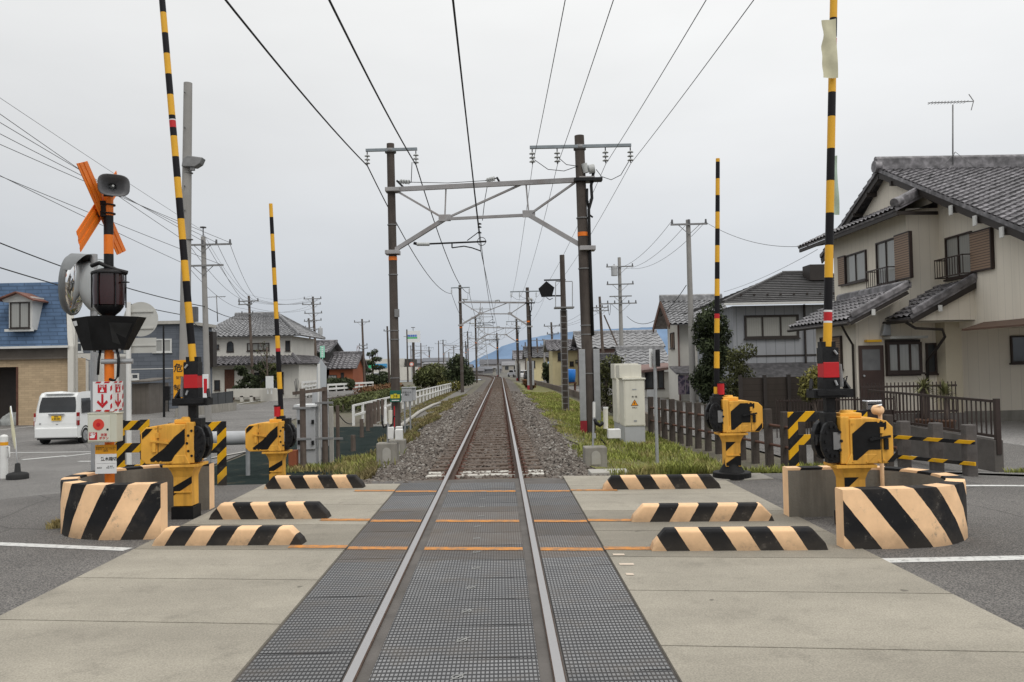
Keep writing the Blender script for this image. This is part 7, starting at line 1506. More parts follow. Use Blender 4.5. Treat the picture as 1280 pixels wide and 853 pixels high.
# guard pipe beside the far gate
gp0, gp1 = at(246, 549, 18.2), at(352, 546, 20.0); g0 = P2(246, 500, 18.2); gpp = thing('guard_pipe', 'thick grey metal guard pipe low behind the striped frames', 'guard rail', g0); mb = MB(); mb.cyl(gp0-g0, gp1-g0, 0.16, n=18); mb.lathe(gp1-g0, [(0.16, 0), (0.14, 0.08), (0, 0.12)], 18, axis=gp1-gp0); mb.build('beam', 'cab_grey', gpp)
for k in (0.1, 0.55, 0.95): p = gp0.lerp(gp1, k)-g0; mb = MB(); mb.cyl((p.x, p.y+0.17, -0.2), (p.x, p.y+0.17, p.z+0.1), 0.05, n=10); mb.build('post', 'galv', gpp)
o = grid_obj('kerb', quadfn(gg(249, 577)[:2], gg(334, 561)[:2], (gg(334, 561)+V(-0.05, 0.3, 0))[:2], (gg(249, 577)+V(-0.05, 0.3, 0))[:2]), 10, 1, 'conc_l', 0.03); o2 = grid_obj('kerb', quadfn((-9.4, 13.2), (-7.2, 20.5), (-7.4, 20.6), (-9.6, 13.3)), 20, 1, 'conc_l', 0.03)
# bollard and flag stand on the road edge
p = P2(5, 560, 19.8); bo = thing('bollard', 'white traffic bollard with an orange yellow band at the road edge', 'bollard', p); mb = MB(); mb.cyl((0, 0, 0), (0, 0, 0.98), 0.085, n=18); mb.lathe((0, 0, 0.98), [(0.085, 0), (0.07, 0.04), (0, 0.06)], 18); mb.build('post', 'white', bo); mb = MB(); mb.cyl((0, 0, 0.78), (0, 0, 0.86), 0.088, n=18); mb.build('band', 'signyellow', bo)
mb = MB(); mb.tube([(0.08, 0, 0.5), (0.14, -0.03, 0.5), (0.14, -0.03, 0.75), (0.08, 0, 0.75)], 0.02, 6); mb.build('side_handle', 'white', bo)
p = P2(22, 580, 19.6); fs_ = thing('flag_stand', 'furled pale flag on a thin pole in a black rubber base', 'flag', p); mb = MB(); mb.lathe((0, 0, 0), [(0.24, 0), (0.24, 0.10), (0.20, 0.14), (0.07, 0.17), (0.055, 0.36), (0.0, 0.38)], 20); mb.build('base', 'tyre', fs_); mb = MB(); mb.tube([(0, 0, 0.3), (-0.05, 0, 0.9), (-0.16, 0, 1.72)], 0.014, 6); mb.build('pole', 'signwhite', fs_); mb = MB(); mb.lathe((-0.05, 0, 0.7), [(0.012, 0), (0.03, 0.1), (0.04, 0.35), (0.032, 0.7), (0.012, 1.0)], 9, axis=(-0.11, 0, 0.9)); mb.build('furled_cloth', 'cloth', fs_)
# ------------------------------------------------------------------ trackside detector posts
def concrete_foot(parent, w, d, h):
    mb = MB(); mb.bx(-w/2, w/2, -d/2, d/2, -0.2, h); f = mb.build('concrete_block', 'conc', parent, 0.025); mb = MB()
    arcv = [(-w*0.2, 0.02)] + [(w*0.2, 0.02)] + [(w*0.2*math.cos(PI*k/10), h*0.55+w*0.2*math.sin(PI*k/10)) for k in range(11)]
    mb.poly([(x, -d/2-0.014, z) for x, z in arcv], (0, 0.01, 0)); mb.build('arch_mould', 'conc_l', f)
WY = 18.3; wb = P2(485, 585, WY); dv = thing('track_detector', 'pair of white obstacle detector boxes with cables on a concrete foot west of the track', 'detector', wb); concrete_foot(dv, 0.46, 0.36, 0.42)
d_ = lambda px, py, Y=WY: at(px, py, Y) - wb
mb = MB(); mb.cyl((0.0, 0, 0.3), d_(485, 528), 0.025, n=8); mb.build('stem', 'galv', dv)
mb = MB(); mb.bx(d_(477, 0).x, d_(484, 0).x, -0.1, 0.06, d_(480, 549).z, d_(480, 534).z); mb.bx(d_(486, 0).x, d_(495, 0).x, -0.12, 0.08, d_(490, 550).z, d_(490, 537).z); mb.build('junction_box', 'white', dv, 0.012); mb = MB(); mb.cyl(d_(482, 530), d_(481.5, 511), 0.045, 0.03, 10); mb.cyl(d_(481.5, 511), d_(481.5, 508.5), 0.03, 0.01, 10); mb.build('white_tube', 'white', dv); mb = MB(); mb.cyl(d_(488, 530), d_(488, 513), 0.045, n=10); mb.build('cream_tube', 'cab_cream', dv)
mb = MB(); mb.tube([d_(477, 519), d_(478, 530), d_(480, 535), d_(483, 532), d_(486, 536), d_(490, 530), d_(493, 520)], 0.022, 6); mb.build('cable', 'iron', dv); mb = MB(); mb.cyl(d_(493, 534), d_(493, 508), 0.012, n=6); mb.build('red_rod', 'red', dv)
W2b = P2(497, 575, 20.0); dv2 = thing('track_detector', 'small white detector box on a lower concrete foot behind the paired boxes', 'detector', W2b); concrete_foot(dv2, 0.4, 0.34, 0.34); mb = MB(); q = at(499, 539, 20)-W2b; mb.box(q, (0.16, 0.16, 0.22)); mb.cyl((q.x, 0, 0.3), (q.x, 0, q.z), 0.03, n=8); mb.build('junction_box', 'white', dv2, 0.02)
EY = 16.8; eb = P2(744, 586, EY); dv3 = thing('track_detector', 'white detector box with a cream tube on a concrete foot east of the track', 'detector', eb); concrete_foot(dv3, 0.46, 0.38, at(744, 558, EY).z-eb.z); d_ = lambda px, py, Y=EY: at(px, py, Y) - eb
mb = MB(); mb.cyl((-0.04, 0, 0.3), d_(742.5, 502), 0.022, n=8); mb.box(d_(742.5, 545), (0.07, 0.06, 0.1)); mb.build('stem', 'galv', dv3); mb = MB(); mb.cyl(d_(742.5, 522), d_(742.5, 503), 0.03, n=10); mb.build('white_tube', 'white', dv3)
mb = MB(); mb.bx(d_(746.5, 0).x, d_(762, 0).x, -0.12, 0.08, d_(754, 548).z, d_(754, 536.5).z); mb.build('junction_box', 'white', dv3, 0.012); mb = MB(); mb.cyl(d_(757, 536), d_(757, 511), 0.05, n=12); mb.build('cream_tube', 'cab_cream', dv3); mb = MB(); mb.cyl(d_(757, 511), d_(757, 509), 0.056, n=12); mb.tube([d_(743, 524), d_(745, 529), d_(750, 532), d_(754, 528)], 0.04, 8, 1); mb.tube([d_(750, 548), d_(757, 556)], 0.012, 5, 1); mb.build('cap_and_hose', ['white', 'iron'], dv3)
# flat concrete lids at the ballast edge
mb = MB(); mb.box((0, 0, 0), (0.62, 0.45, 0.07)); o = mb.build('trench_lid', 'conc_l', None, 0.01); p = gp(761, 594, -0.1); o.location = (p.x, p.y, g(p.x, p.y)+0.03); tag(o, 'pale flat concrete trench lid behind the far east kerb block', 'trench lid')
o = part('cable_trough', 'conc_l', None, lambda m: m.tube([V(q.x, q.y, g(q.x, q.y)+0.07) for q in (gg(497, 538), gg(510, 528), gg(524, 517), gg(541, 508), gg(550, 505))], 0.09, 6)); tag(o, 'pale cable trough curving along the ballast edge near the portal pole', 'cable trough')
# timetable boards
q = at(494.5, 495.5, 28.72); tb = thing('notice_board', 'green board with yellow panels fixed on the west portal pole', 'sign', (q.x, 28.7, q.z)); mb = MB(); mb.bx(-0.19, 0.19, -0.02, 0, -0.20, 0.20); mb.build('board', mat('board_green', srgb(30, 92, 76), 0.5, 0.08), tb, 0.006); mb = MB()
for a in (-0.17, -0.06, 0.05): mb.bx(a, a+0.10, -0.026, -0.021, -0.07, 0.06 + (0.03 if a == -0.06 else 0))
mb.build('yellow_panel', mat('board_yellow', srgb(214, 196, 50), 0.5), tb); text('注意', 0.08, 'signblack', tb, (0, -0.03, 0.0)); mb = MB(); mb.bx(-0.13, 0.13, -0.024, -0.021, -0.16, -0.13); mb.build('white_line', 'signwhite', tb)
q = at(509, 494, 30); nb = thing('notice_board', 'pale grey notice box on two posts next to the green board', 'sign', (q.x, 30, g(q.x, 30))); zq = q.z-g(q.x, 30); mb = MB(); mb.bx(-0.19, 0.19, -0.06, 0.04, zq-0.24, zq+0.24); mb.bx(0.19, 0.30, -0.02, 0.2, zq-0.2, zq+0.28); mb.bx(-0.2, 0.32, -0.08, 0.2, zq+0.25, zq+0.29); mb.build('box', 'cab_grey', nb, 0.008)
for s in (-0.1, 0.1): mb = MB(); mb.cyl((s, 0, -0.1), (s, 0, zq-0.2), 0.03, n=8); mb.build('post', 'galv', nb)
text('お知らせ\n踏切', 0.085, 'signblack', nb, (0, -0.065, zq+0.05))
# ------------------------------------------------------------------ east verge: cabinets, sign, post fence
KY = 22.6; kb = P2(793, 554, KY); kc = thing('relay_cabinet', 'cream relay cabinet with an orange warning triangle on its door', 'cabinet', kb); k_ = lambda px, py, Y=KY: at(px, py, Y) - kb
x0, x1 = k_(780, 500).x, k_(806, 500).x; zb0, zb1 = k_(793, 533).z, k_(793, 475).z
mb = MB(); mb.bx(x0, x1, 0, 0.9, zb0, zb1); mb.build('cabinet_body', 'cab_cream', kc, 0.01); mb = MB(); mb.bx(x0+0.01, x1-0.01, 0.02, 0.88, -0.3, zb0-0.003); mb.build('plinth', 'cab_grey', kc); mb = MB(); mb.bx(x0-0.03, x1+0.03, -0.04, 0.94, zb1+0.002, zb1+0.05); mb.bx(x0-0.1, x1-0.06, 0.1, 0.8, zb1+0.05, zb1+0.42); mb.build('top_box', 'cab_cream', kc, 0.01)
mb = MB(); mb.bx(x0+0.03, x1-0.03, -0.012, -0.002, zb0+0.03, zb1-0.03); dr = mb.build('door', 'cab_cream', kc, 0.004); cxm = (x0+x1)/2; zc_ = k_(793, 504).z
mb = MB(); mb.add([(cxm-0.105, -0.016, zc_-0.075), (cxm+0.105, -0.016, zc_-0.075), (cxm, -0.016, zc_+0.10)], [(0, 1, 2)]); mb.build('triangle_edge', 'signblack', dr); mb = MB(); mb.add([(cxm-0.083, -0.018, zc_-0.062), (cxm+0.083, -0.018, zc_-0.062), (cxm, -0.018, zc_+0.076)], [(0, 1, 2)]); mb.build('warning_triangle', mat('warn_orange', srgb(236, 150, 26), 0.5), dr)
mb = MB(); mb.add([(cxm+x, -0.02, zc_+z) for x, z in ((0.004, 0.045), (-0.028, -0.012), (-0.004, -0.008), (-0.012, -0.05), (0.026, 0.008), (0.004, 0.006))], [tuple(range(6))]); mb.build('bolt_mark', 'signblack', dr)
text('危 険', 0.07, 'signblack', dr, (cxm, -0.016, zc_+0.165)); text('高電圧', 0.05, 'signblack', dr, (cxm, -0.016, zc_-0.13)); mb = MB(); mb.bx(cxm-0.06, cxm+0.06, -0.02, -0.013, zc_+0.36, zc_+0.39); mb.bx(cxm-0.03, cxm+0.05, -0.02, -0.013, zb0+0.12, zb0+0.17); mb.build('label_plate', 'galv', dr)
k2b = P2(765, 545, 24.3); kc2 = thing('relay_cabinet', 'plain cream relay cabinet standing behind the one with the warning triangle', 'cabinet', k2b); k2 = lambda px, py: at(px, py, 24.3)-k2b; mb = MB(); mb.bx(k2(759, 0).x, k2(785, 0).x, 0, 0.9, k2(765, 529).z, k2(765, 474).z); mb.build('cabinet_body', 'cab_cream', kc2, 0.01); mb = MB(); mb.bx(k2(760, 0).x, k2(784, 0).x, 0.02, 0.88, -0.3, k2(765, 529).z-0.003); mb.build('plinth', 'cab_grey', kc2); mb = MB(); mb.bx(k2(757, 0).x, k2(787, 0).x, 0.05, 0.85, k2(765, 474).z+0.002, k2(765, 455).z); mb.build('top_box', 'cab_cream', kc2, 0.015)
SY2 = 16.2; sb = P2(822, 592, SY2); sg2 = thing('small_sign', 'small red and white sign facing the track on a thin grey post', 'sign', sb); zt = at(820, 436, SY2).z-sb.z; mb = MB(); mb.cyl((0, 0, -0.1), (0.0, 0, zt-0.03), 0.033, n=12); mb.build('post', 'galv', sg2); mb = MB(); mb.poly([(-0.125, -0.10, zt-0.37), (-0.03, 0.10, zt-0.37), (-0.03, 0.10, zt), (-0.125, -0.10, zt)], (0.008, 0, 0)); mb.build('plate', 'signwhite', sg2); mb = MB()
for a, b in ((0.62, 0.72), (0.30, 0.55), (0.80, 0.92)): mb.add([(-0.127+0.095*u, -0.10+0.2*u, zt-0.37+0.37*v) for u, v in ((0.12, a), (0.88, a), (0.88, b), (0.12, b))], [(0, 1, 2, 3)])
mb.build('red_mark', 'red', sg2); mb = MB(); mb.bx(0.03, 0.09, -0.09, 0.11, zt-0.36, zt-0.02); mb.build('back_bracket', 'iron', sg2)
# dark post fence
mb0 = MB(); mb0.bx(-0.075, 0.075, -0.06, 0.06, -0.2, 1.17)
fa, fb_ = V(4.95, 25.6), V(6.0, 15.6); fe = thing('post_fence', 'dark weathered post fence with two thin rust rails along the lane', 'fence', (fa.x, fa.y, g(fa.x, fa.y))); n = 14; base_ = None
for k in range(n+1):
    p = fa.lerp(fb_, k/n); zz = g(p.x, p.y)-fe.location.z
    if base_ is None: base_ = o = mb0.build('post', 'post_d', fe, 0.012)
    else: o = base_.copy(); COL.objects.link(o)
    o.location = (p.x-fa.x, p.y-fa.y, zz+random.uniform(-0.03, 0.03)); o.rotation_euler = (random.uniform(-0.02, 0.02), random.uniform(-0.02, 0.02), 0.1)
for h in (0.45, 0.85): mb = MB(); mb.cyl((0.0, 0, h), (fb_.x-fa.x, fb_.y-fa.y, h+g(fb_.x, fb_.y)-g(fa.x, fa.y)), 0.028, n=8); mb.build('rail', 'rust', fe)
fc, fd = V(6.62, 13.0), V(7.2, 11.9); f2 = thing('post_fence', 'low post fence with two yellow and black striped rails by the curved wall', 'fence', (fc.x, fc.y, g(fc.x, fc.y)))
for k in (0.06, 0.50, 0.92):
    p = fc.lerp(fd, k); mb = MB(); mb.bx(-0.085, 0.085, -0.07, 0.07, -0.2, 0.80); o = mb.build('post', mat('post_grey', (0.10, 0.09, 0.085), 0.9, 0.3, 4, 0.4, 25, dirt=0.4), f2, 0.015); o.location = (p.x-fc.x, p.y-fc.y, 0)
for h in (0.55, 0.24):
    mb = MB(); L = (fd-fc).length; o = MB().bx(-0.25, L+0.05, -0.12, -0.085, h-0.028, h+0.028).build('rail', stripes('rail_stripes', SIGY, BLK, 0.5, 1.0, -1.4, wear=0.5), f2, 0.005); o.rotation_euler = (0, 0, math.atan2(fd.y-fc.y, fd.x-fc.x))
# more posts of the lane fence further to the yard
fe3 = thing('post_fence', 'dark weathered posts seen through the yellow and black frame', 'fence', (6.25, 14.9, g(6.2, 14.9)))
for k in range(3): o = base_.copy(); COL.objects.link(o); o.parent = fe3; o.location = (k*0.42-0.05, -0.5*k+0.4, 0.0); 
mb = MB(); mb.cyl((-0.1, 0.5, 0.6), (0.9, -0.7, 0.6), 0.028, n=8); mb.build('rail', 'rust', fe3)
# lane retaining kerb wall
o = part('retaining_wall', mat('wall_brown_concrete', (0.125, 0.098, 0.08), 0.9, 0.25, 1.5, 0.3, 25, dirt=0.5), None, lambda m: [m.poly([(5.45-0.9*sm(60, 110, y), y, -0.8), (5.45-0.9*sm(60, 110, y+4), y+4, -0.8), (5.45-0.9*sm(60, 110, y+4), y+4, -0.1), (5.45-0.9*sm(60, 110, y), y, -0.1)], (0.16, 0, 0)) for y in range(27, 115, 4)]); tag(o, 'long brown low retaining wall between the grass verge and the lane', 'wall')
# blue tank, bins
q = at(704.5, 478, 58); bt = thing('water_tank', 'bright blue plastic tank on a dark stand beside the lane', 'tank', (q.x+0.4, 58, -0.46)); mb = MB(); mb.lathe((0, 0, q.z+0.46), [(0, 0), (0.42, 0), (0.46, 0.45), (0.47, 0.85), (0.43, 0.9), (0, 0.93)], 18); mb.build('tank_body', mat('tank_blue', srgb(30, 110, 190), 0.4, 0.1, 2), bt); mb = MB(); mb.bx(-0.5, 0.5, -0.4, 0.4, q.z+0.36, q.z+0.45); [mb.bx(a-0.05, a+0.05, b-0.05, b+0.05, 0, q.z+0.4) for a in (-0.4, 0.4) for b in (-0.3, 0.3)]; mb.build('stand', 'rust', bt)
# ------------------------------------------------------------------ garden of the cream house
yf = thing('garden_railing', 'dark brown metal railing on a low concrete wall in front of the cream house', 'railing', (8.7, 14.0, g(8.7, 14))); zb_ = -0.12
ra, rb_ = V(8.75, 14.0, 0), V(8.62, 18.4, 0); b0 = yf.location
mb = MB(); mb.poly([(8.68, 13.9, -0.3), (8.55, 18.6, -0.3), (8.55, 18.6, 0.34), (8.68, 13.9, 0.24)], (0.16, 0, 0)); mb.build('base_wall', 'conc_d', yf, 0.01, world=True); mb = MB()
for z in (0.30, 0.90): mb.bar((8.76, 13.95, z), (8.63, 18.5, z+0.06), 0.045, 0.045)
for k in range(34): p = V(8.76, 13.95, 0).lerp(V(8.63, 18.5, 0), k/33); mb.bar((p.x, p.y, 0.3), (p.x, p.y, 0.92), 0.02, 0.02)
mb.build('railing_bars', 'brownpaint', yf, world=True)
mb = MB(); mb.bx(8.72, 8.80, 13.88, 13.96, 0.0, 0.95); mb.build('end_post', 'brownpaint', yf, world=True)
yf2 = thing('garden_railing', 'brown railing with a square gate post behind the dark wall railing', 'railing', (9.0, 20, -0.15)); mb = MB()
for z in (0.35, 0.98): mb.bar((9.2, 20.2, z), (11.6, 20.2, z), 0.05, 0.05)
for k in range(26): mb.bar((9.2+k*0.095, 20.2, 0.3), (9.2+k*0.095, 20.2, 1.08), 0.02, 0.02)
mb.build('railing_bars', 'brownpaint', yf2, world=True); mb = MB(); mb.bx(at(1133, 0, 20).x, at(1141, 0, 20).x, 19.9, 20.06, -0.3, at(1137, 481, 20).z); mb.build('gate_post', 'brownpaint', yf2, world=True); mb = MB(); mb.bx(9.1, 11.8, 20.12, 20.28, -0.3, 0.3); mb.build('base_wall', 'conc_d', yf2, 0, world=True)
bf = thing('board_fence', 'dark brown board fence in front of the light grey house', 'fence', (8, 25, -0.3)); mb = MB(); fx0, fx1 = at(925, 480, 25).x, at(1075, 480, 25).x; mb.bx(fx0, fx1, 25, 25.06, -0.4, at(1000, 471, 25).z); mb.build('boards', siding('fence_boards', (0.045, 0.036, 0.03), 0.18, 'z', 0.2, 0.3), bf, world=True); mb = MB()
for k in range(6): x = fx0+(fx1-fx0)*k/5; mb.bx(x-0.05, x+0.05, 24.9, 24.997, -0.4, at(1000, 468, 25).z)
mb.build('fence_posts_row', 'eave_brown', bf, world=True); 
fx = thing('low_fence', 'black wire fence with thin uprights on the yard edge by the frame', 'fence', (8, 21, -0.3)); mb = MB(); x0, x1 = at(955, 0, 21).x, at(1100, 0, 21).x
for k in range(40): x = x0+(x1-x0)*k/39; mb.bar((x, 21, -0.3), (x, 21, at(1000, 498, 21).z), 0.02, 0.02)
mb.bar((x0, 21, at(1000, 501, 21).z), (x1, 21, at(1000, 501, 21).z), 0.04, 0.04); mb.build('fence_bars', 'brownpaint', fx, world=True)
mbx = thing('mail_box', 'silver mail box on the dark entrance gate wall', 'mail box', (at(1073, 0, 17.5).x, 17.5, at(1073, 513, 17.5).z)); mb = MB(); mb.bx(-0.17, 0.17, -0.12, 0.12, 0, 0.21); mb.build('box', 'chrome', mbx, 0.02); mb = MB(); mb.bx(-0.14, 0.14, -0.13, -0.121, 0.11, 0.14); mb.build('slot', 'iron', mbx)
gwz = at(1073, 513, 17.5).z; gw = part('gate_wall', 'brownpaint', None, lambda m: m.bx(at(1052, 0, 17.5).x, at(1098, 0, 17.5).x, 17.42, 17.62, -0.3, gwz-0.005)); tag(gw, 'dark brown entrance gate wall below the silver mail box', 'wall')
# folded yellow reflector hood behind the banner gate
p = at(1101, 513, 8.6); mb = MB(); mb.lathe((0, 0, 0), [(0.0, 0.0), (0.045, 0.0), (0.055, 0.03), (0.05, 0.09), (0.02, 0.12), (0.0, 0.12)], 14, axis=(-1, -0.5, 0.1)); mb.quad((-0.10, -0.06, 0.035), (-0.03, -0.10, 0.06), (0.02, 0.02, 0.065), (-0.05, 0.06, 0.05), 1); mb.cyl((0, 0.02, -0.03), (0, 0.02, -1.1), 0.022, n=8); o = mb.build('reflector_post', ['creampaint', 'signwhite']); o.location = p; tag(o, 'small pale orange hooded reflector on a thin stem behind the banner gate', 'reflector')
# ------------------------------------------------------------------ vegetation
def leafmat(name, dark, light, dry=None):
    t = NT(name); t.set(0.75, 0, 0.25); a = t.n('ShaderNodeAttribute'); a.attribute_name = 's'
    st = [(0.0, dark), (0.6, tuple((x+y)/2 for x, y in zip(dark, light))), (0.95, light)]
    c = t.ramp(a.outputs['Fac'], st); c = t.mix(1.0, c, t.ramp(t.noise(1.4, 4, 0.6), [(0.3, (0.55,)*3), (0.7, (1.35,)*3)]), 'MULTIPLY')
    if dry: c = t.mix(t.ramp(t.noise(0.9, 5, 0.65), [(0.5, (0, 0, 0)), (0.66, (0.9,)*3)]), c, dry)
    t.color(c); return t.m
def foliage(blobs, n, size, mat_, name, parent, flat=0.0, inner=0.55, long=1.6):
    tot = sum(b[1][0]*b[1][1]*b[1][2] for b in blobs); V_ = []; F_ = []; A_ = []
    for c, r in blobs:
        m = max(3, int(n*(r[0]*r[1]*r[2])/tot)); d = RNG.normal(size=(m, 3)); d /= np.linalg.norm(d, axis=1)[:, None]
        k = (inner**3 + (1-inner**3)*RNG.random(m))**(1/3)*(1+0.10*RNG.normal(size=m)); P = np.array(c)+d*k[:, None]*np.array(r)
        nn = d*0.7 + RNG.normal(size=(m, 3))*0.7; nn /= np.linalg.norm(nn, axis=1)[:, None]
        a = np.cross(nn, RNG.normal(size=(m, 3))); a /= np.linalg.norm(a, axis=1)[:, None]; b = np.cross(nn, a); s = size*RNG.uniform(0.6, 1.4, m)[:, None]
        q = np.stack([P-a*s*long, P-b*s*0.6, P+a*s*long, P+b*s*0.6], 1).reshape(-1, 3); o = len(V_)
        V_ += q.tolist(); F_ += [(o+4*i, o+4*i+1, o+4*i+2, o+4*i+3) for i in range(m)]
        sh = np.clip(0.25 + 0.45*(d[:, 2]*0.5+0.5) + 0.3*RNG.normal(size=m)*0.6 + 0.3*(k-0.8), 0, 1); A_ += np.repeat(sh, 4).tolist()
    mb = MB(); mb.add(V_, F_); return mb.build(name, mat_, parent, attr=A_)
def tree(name, label, cat, loc, blobs, n, size, mat_, trunk, group=None, limbs=4, tm='wood', foliage_name='crown', **kw):
    t_ = thing(name, label, cat, loc, 0, group); mb = MB(); h, r = trunk
    mb.tube([(0, 0, -0.15), (0.03, 0.02, h*0.4), (-0.02, 0.03, h*0.75), (0.02, 0, h)], r, 8)
    for k in range(limbs):
        a = k*2.4+0.4; c, rr = blobs[k % len(blobs)]; z0 = h*(0.35+0.5*k/max(1, limbs)); mb.tube([(0, 0, z0), (c[0]*0.5+rr[0]*0.3*math.cos(a), c[1]*0.5+rr[1]*0.3*math.sin(a), (z0+c[2])/2+0.05), (c[0]+rr[0]*0.6*math.cos(a), c[1]+rr[1]*0.6*math.sin(a), c[2]+rr[2]*0.3)], r*0.4, 5)
    mb.build('trunk', tm, t_); foliage(blobs, n, size, mat_, foliage_name, t_, **kw); return t_
LD = leafmat('leaf_dark', (0.012, 0.018, 0.009), (0.075, 0.095, 0.042)); LM = leafmat('leaf_mid', (0.022, 0.028, 0.010), (0.13, 0.145, 0.05)); LY = leafmat('leaf_yellowish', (0.05, 0.05, 0.012), (0.24, 0.22, 0.06)); LO = leafmat('leaf_olive', (0.022, 0.026, 0.010), (0.12, 0.125, 0.045)); LR = leafmat('leaf_reddish', (0.05, 0.02, 0.01), (0.22, 0.11, 0.05), (0.07, 0.075, 0.02))
rnd = random.Random(11)
# dark tree between the lane and the grey house
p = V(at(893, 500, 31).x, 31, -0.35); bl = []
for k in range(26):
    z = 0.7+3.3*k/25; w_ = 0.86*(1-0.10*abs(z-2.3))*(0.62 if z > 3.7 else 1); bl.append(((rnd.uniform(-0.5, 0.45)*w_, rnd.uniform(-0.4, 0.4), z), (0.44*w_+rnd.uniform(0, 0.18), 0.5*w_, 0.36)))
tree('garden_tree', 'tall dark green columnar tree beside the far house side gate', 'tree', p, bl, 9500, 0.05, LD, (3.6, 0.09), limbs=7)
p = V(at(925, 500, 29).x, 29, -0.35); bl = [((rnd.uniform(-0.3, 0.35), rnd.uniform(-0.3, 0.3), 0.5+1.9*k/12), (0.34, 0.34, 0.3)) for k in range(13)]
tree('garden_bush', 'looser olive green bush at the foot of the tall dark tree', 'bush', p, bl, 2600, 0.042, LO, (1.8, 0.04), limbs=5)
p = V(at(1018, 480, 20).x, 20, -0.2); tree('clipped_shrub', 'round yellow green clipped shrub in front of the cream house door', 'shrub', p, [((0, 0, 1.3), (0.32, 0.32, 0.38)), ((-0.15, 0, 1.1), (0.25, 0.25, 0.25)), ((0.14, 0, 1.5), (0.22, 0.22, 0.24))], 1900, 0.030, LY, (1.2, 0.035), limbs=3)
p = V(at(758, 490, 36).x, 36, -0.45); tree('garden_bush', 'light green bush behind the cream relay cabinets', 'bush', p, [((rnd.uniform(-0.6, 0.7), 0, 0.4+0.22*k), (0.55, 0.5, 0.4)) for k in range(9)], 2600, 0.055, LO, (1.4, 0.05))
# yuccas
MT['yucca'] = leafmat('yucca_leaf', (0.05, 0.06, 0.02), (0.30, 0.29, 0.13))
def yucca(label, px, py, Y, h):
    p = V(at(px, py, Y).x, Y, -0.15); t_ = thing('potted_yucca', label, 'yucca', p, 0, 'yuccas before the cream house'); mb = MB(); mb.lathe((0, 0, 0), [(0.0, 0.0), (0.15, 0), (0.21, 0.34), (0.23, 0.36), (0.2, 0.38), (0, 0.36)], 14); mb.build('pot', mat('pot_brown', (0.10, 0.05, 0.03), 0.6), t_); mb = MB(); mb.tube([(0, 0, 0.3), (0.02, 0, h*0.6), (0, 0, h)], 0.05, 7); mb.build('trunk', 'wood', t_)
    mb = MB(); at_ = []
    for k in range(90):
        a = rnd.uniform(0, 6.28); e = rnd.uniform(-0.5, 1.4); L = rnd.uniform(0.26, 0.4); d = V(math.cos(a)*math.cos(e), math.sin(a)*math.cos(e), math.sin(e)); s = d.cross(V(0, 0, 1)).normalized()*0.018; b = V(0, 0, h+rnd.uniform(-0.1, 0.06)); m_ = b+d*L*0.55; tip = b+d*L+V(0, 0, -0.05)
        mb.add([b-s*0.5, b+s*0.5, m_+s, m_-s, tip], [(0, 1, 2, 3), (3, 2, 4)]); at_ += [rnd.random()]*5
    mb.build('leaves', MT['yucca'], t_, attr=at_)
yucca('taller spiky yucca beside the brown gate post', 1156, 520, 19.3, 1.12); yucca('spiky yucca in a brown pot nearest the plain cream wall', 1182, 520, 18.9, 0.98)
# hedges and bushes of the west side
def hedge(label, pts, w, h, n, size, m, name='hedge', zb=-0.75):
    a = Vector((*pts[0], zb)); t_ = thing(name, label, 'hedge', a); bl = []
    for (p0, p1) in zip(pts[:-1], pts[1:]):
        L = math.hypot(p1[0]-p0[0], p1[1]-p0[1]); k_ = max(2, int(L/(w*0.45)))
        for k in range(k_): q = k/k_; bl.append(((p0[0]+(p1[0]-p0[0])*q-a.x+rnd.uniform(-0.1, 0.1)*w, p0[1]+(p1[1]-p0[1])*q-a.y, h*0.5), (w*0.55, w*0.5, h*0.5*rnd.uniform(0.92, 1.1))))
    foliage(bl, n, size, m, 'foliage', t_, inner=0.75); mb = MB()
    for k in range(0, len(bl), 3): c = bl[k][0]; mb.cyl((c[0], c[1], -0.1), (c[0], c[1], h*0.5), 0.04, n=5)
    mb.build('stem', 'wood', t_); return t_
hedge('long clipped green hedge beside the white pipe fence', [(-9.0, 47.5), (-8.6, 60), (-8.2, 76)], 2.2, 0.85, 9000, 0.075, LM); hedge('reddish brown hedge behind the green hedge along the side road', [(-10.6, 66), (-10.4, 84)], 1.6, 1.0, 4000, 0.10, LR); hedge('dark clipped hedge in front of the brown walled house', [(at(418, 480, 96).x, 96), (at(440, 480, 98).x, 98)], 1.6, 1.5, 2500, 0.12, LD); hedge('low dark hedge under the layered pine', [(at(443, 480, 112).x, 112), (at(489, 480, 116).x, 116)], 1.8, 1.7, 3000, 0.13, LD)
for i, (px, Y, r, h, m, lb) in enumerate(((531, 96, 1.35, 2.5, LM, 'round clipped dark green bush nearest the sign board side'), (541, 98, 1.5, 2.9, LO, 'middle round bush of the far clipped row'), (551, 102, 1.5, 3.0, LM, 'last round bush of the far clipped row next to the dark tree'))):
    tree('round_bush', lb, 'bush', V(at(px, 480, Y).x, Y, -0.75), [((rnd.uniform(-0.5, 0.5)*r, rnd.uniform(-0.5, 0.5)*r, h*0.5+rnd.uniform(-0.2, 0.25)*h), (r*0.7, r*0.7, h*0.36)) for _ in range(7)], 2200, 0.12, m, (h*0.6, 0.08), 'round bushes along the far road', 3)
p = V(at(574, 490, 92).x, 92, -0.7); tree('dark_tree', 'dark round evergreen tree beside the second portal', 'tree', p, [((rnd.uniform(-0.9, 0.9), rnd.uniform(-0.8, 0.8), 0.8+2.6*k/13), (0.95*(1.15-0.04*k), 0.9, 0.6)) for k in range(14)], 4200, 0.11, LD, (3.0, 0.12))
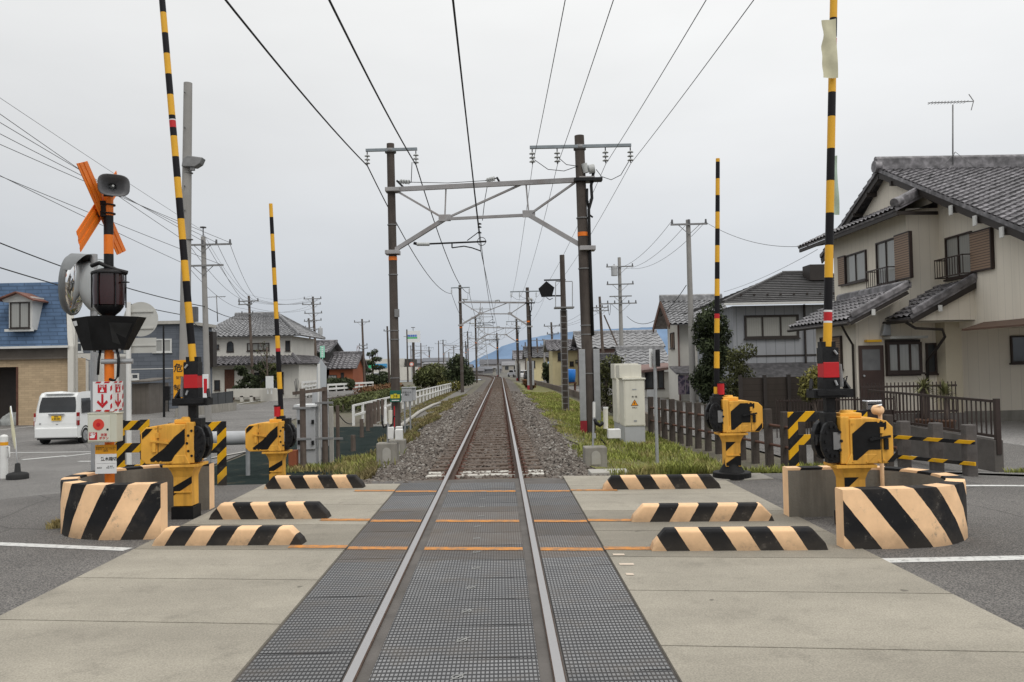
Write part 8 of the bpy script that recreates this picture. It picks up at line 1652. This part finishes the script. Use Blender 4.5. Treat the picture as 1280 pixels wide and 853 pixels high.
p = V(at(558, 480, 84).x, 84, -0.72); tree('low_bush', 'yellow green low bush in front of the dark round tree', 'bush', p, [((rnd.uniform(-1, 1), 0, 0.5), (0.7, 0.6, 0.5)) for _ in range(4)], 1200, 0.09, LY, (0.5, 0.04), limbs=2)
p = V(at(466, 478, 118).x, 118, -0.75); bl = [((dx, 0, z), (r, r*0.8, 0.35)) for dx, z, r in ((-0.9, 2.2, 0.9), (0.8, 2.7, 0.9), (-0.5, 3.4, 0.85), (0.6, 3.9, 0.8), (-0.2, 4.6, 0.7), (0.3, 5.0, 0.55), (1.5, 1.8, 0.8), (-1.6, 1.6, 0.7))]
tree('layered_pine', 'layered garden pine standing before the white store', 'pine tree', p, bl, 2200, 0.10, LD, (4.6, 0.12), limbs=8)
for i, (px, Y, h, w_, m, lb) in enumerate(((305, 71, 1.7, 0.8, LD, 'dark layered garden tree by the arched window house door'), (325, 70.5, 2.0, 0.9, LD, 'dark layered garden tree behind the thin brown pole'), (338, 71, 1.8, 0.8, LM, 'garden tree beside the white meter cabinet'))):
    tree('garden_tree', lb, 'tree', V(at(px, 480, Y).x, Y, -0.3), [((rnd.uniform(-w_, w_)*0.7, rnd.uniform(-0.3, 0.3), 0.6+h*k/7), (w_*0.6, w_*0.5, 0.25)) for k in range(8)], 1300, 0.08, m, (h, 0.06), limbs=5)
tree('bare_tree', 'bare thin branched pale tree before the lower roof of the arched window house', 'tree', V(at(334, 480, 69).x, 69, -0.6), [((rnd.uniform(-0.8, 0.8), 0, 2.0+2.6*k/9), (0.3, 0.3, 0.3)) for k in range(10)], 260, 0.05, LO, (4.3, 0.07), limbs=10, foliage_name='twigs')
tree('dark_tree', 'dark tree between the arched window house and the many armed pole', 'tree', V(at(388, 490, 86).x, 86, -0.75), [((rnd.uniform(-0.8, 0.8), 0, 0.6+3.2*k/9), (0.8, 0.7, 0.5)) for k in range(10)], 2400, 0.11, LD, (3.0, 0.1))
tree('dark_tree', 'dark tree west of the yellow houses behind the signal mast', 'tree', V(at(685, 480, 98).x, 98, -0.5), [((rnd.uniform(-0.4, 0.4), 0, 0.5+1.7*k/9), (0.5, 0.5, 0.4)) for k in range(10)], 1600, 0.10, LD, (1.8, 0.08))
tree('small_bush', 'rusty brown bush at the lane corner by the low wall', 'bush', V(at(666, 480, 80).x, 80, -0.6), [((rnd.uniform(-0.6, 0.6), 0, 0.4+0.1*k), (0.5, 0.5, 0.35)) for k in range(4)], 900, 0.08, LR, (0.5, 0.04), limbs=2)
# grass on the verges: one piece of stuff each
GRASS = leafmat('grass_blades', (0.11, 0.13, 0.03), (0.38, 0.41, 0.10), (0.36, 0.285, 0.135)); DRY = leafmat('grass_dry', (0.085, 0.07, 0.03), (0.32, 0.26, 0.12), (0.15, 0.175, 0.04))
def grass(name, label, n, sampler, hmin, hmax, m):
    V_, F_, A_ = [], [], []
    for _ in range(n):
        s = sampler()
        if s is None: continue
        x, y, hk = s; z = g(x, y)-0.03; h = rnd.uniform(hmin, hmax)*hk; a = rnd.uniform(0, 6.28); w_ = 0.006+0.0045*max(0, y-12)/10+0.004*hk; lean_ = rnd.uniform(0.1, 0.7)*h; b = rnd.uniform(0, 6.28); o = len(V_)
        ca, sa = math.cos(a)*w_, math.sin(a)*w_; lx, ly = math.cos(b)*lean_, math.sin(b)*lean_
        V_ += [(x-ca, y-sa, z), (x+ca, y+sa, z), (x+ca*0.8+lx*0.35, y+sa*0.8+ly*0.35, z+h*0.6), (x-ca*0.8+lx*0.35, y-sa*0.8+ly*0.35, z+h*0.6), (x+lx, y+ly, z+h*0.95)]
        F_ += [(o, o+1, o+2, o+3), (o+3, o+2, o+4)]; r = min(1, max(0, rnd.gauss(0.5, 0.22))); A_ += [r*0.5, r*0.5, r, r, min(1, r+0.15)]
    mb = MB(); mb.add(V_, F_); o = mb.build(name, m, attr=A_); tag(o, label, 'grass', kind='stuff')
def patchy(x, y, f=0.8): return 0.5+0.5*math.sin(x*f*2.3+1.3*math.sin(y*f))*math.sin(y*f*1.1+0.7+math.sin(x*2.1))
def sE():
    y = 12.5+ (rnd.random()**1.7)*55; x0 = 2.15+0.25*math.sin(y*0.9)+0.15*math.sin(y*2.7); x1 = min(5.35, 5.0 + (0.9 if y < 16 else 0.0)) if y < 26 else 4.75; x = x0+(x1-x0)*rnd.random()**0.85
    if rnd.random() > 0.12+0.9*patchy(x, y) or (x > 3.3 and y < 14.2 and rnd.random() < 0.6): return None
    return x, y, 0.55+0.7*patchy(x+3, y-2, 0.6)*min(1, (x-x0)*1.5+0.2)
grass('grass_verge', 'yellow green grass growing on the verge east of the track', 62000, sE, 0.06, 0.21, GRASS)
def sW():
    y = 13.5+(rnd.random()**1.5)*50; x = -2.45 - 0.25*math.sin(y*0.7) - rnd.random()**1.4*1.3
    if rnd.random() > 0.15+0.8*patchy(x, y, 0.5): return None
    return x, y, 0.5+0.6*patchy(x, y+5)
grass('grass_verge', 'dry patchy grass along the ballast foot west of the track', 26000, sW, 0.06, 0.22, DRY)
cl = [(-3.0, 17.2, 0.7), (-2.9, 19.6, 0.6), (-4.6, 20.2, 0.5), (-3.7, 20.3, 0.6), (-5.3, 15.2, 0.45), (-4.7, 14.6, 0.35), (-4.9, 13.3, 0.4), (-3.6, 22, 0.5), (-6.4, 15.8, 0.5), (4.6, 13.6, 0.6), (5.3, 13.6, 0.7), (8.9, 13.4, 0.3), (-4.62, 9.2, 0.10), (5.0, 13, 0.5)]
def sC():
    c = rnd.choice(cl); return c[0]+rnd.gauss(0, c[2]*0.45), c[1]+rnd.gauss(0, c[2]*0.45), 0.4+c[2]*0.8
grass('weed_clumps', 'small weed clumps scattered round the posts and kerbs', 9000, sC, 0.06, 0.26, GRASS)
def sP():
    y = 36+rnd.random()*55; x = -4.2-rnd.random()*1.0
    return x, y, 0.6
grass('grass_path_edge', 'sparse grass under the white pipe fence', 6000, sP, 0.06, 0.2, DRY)
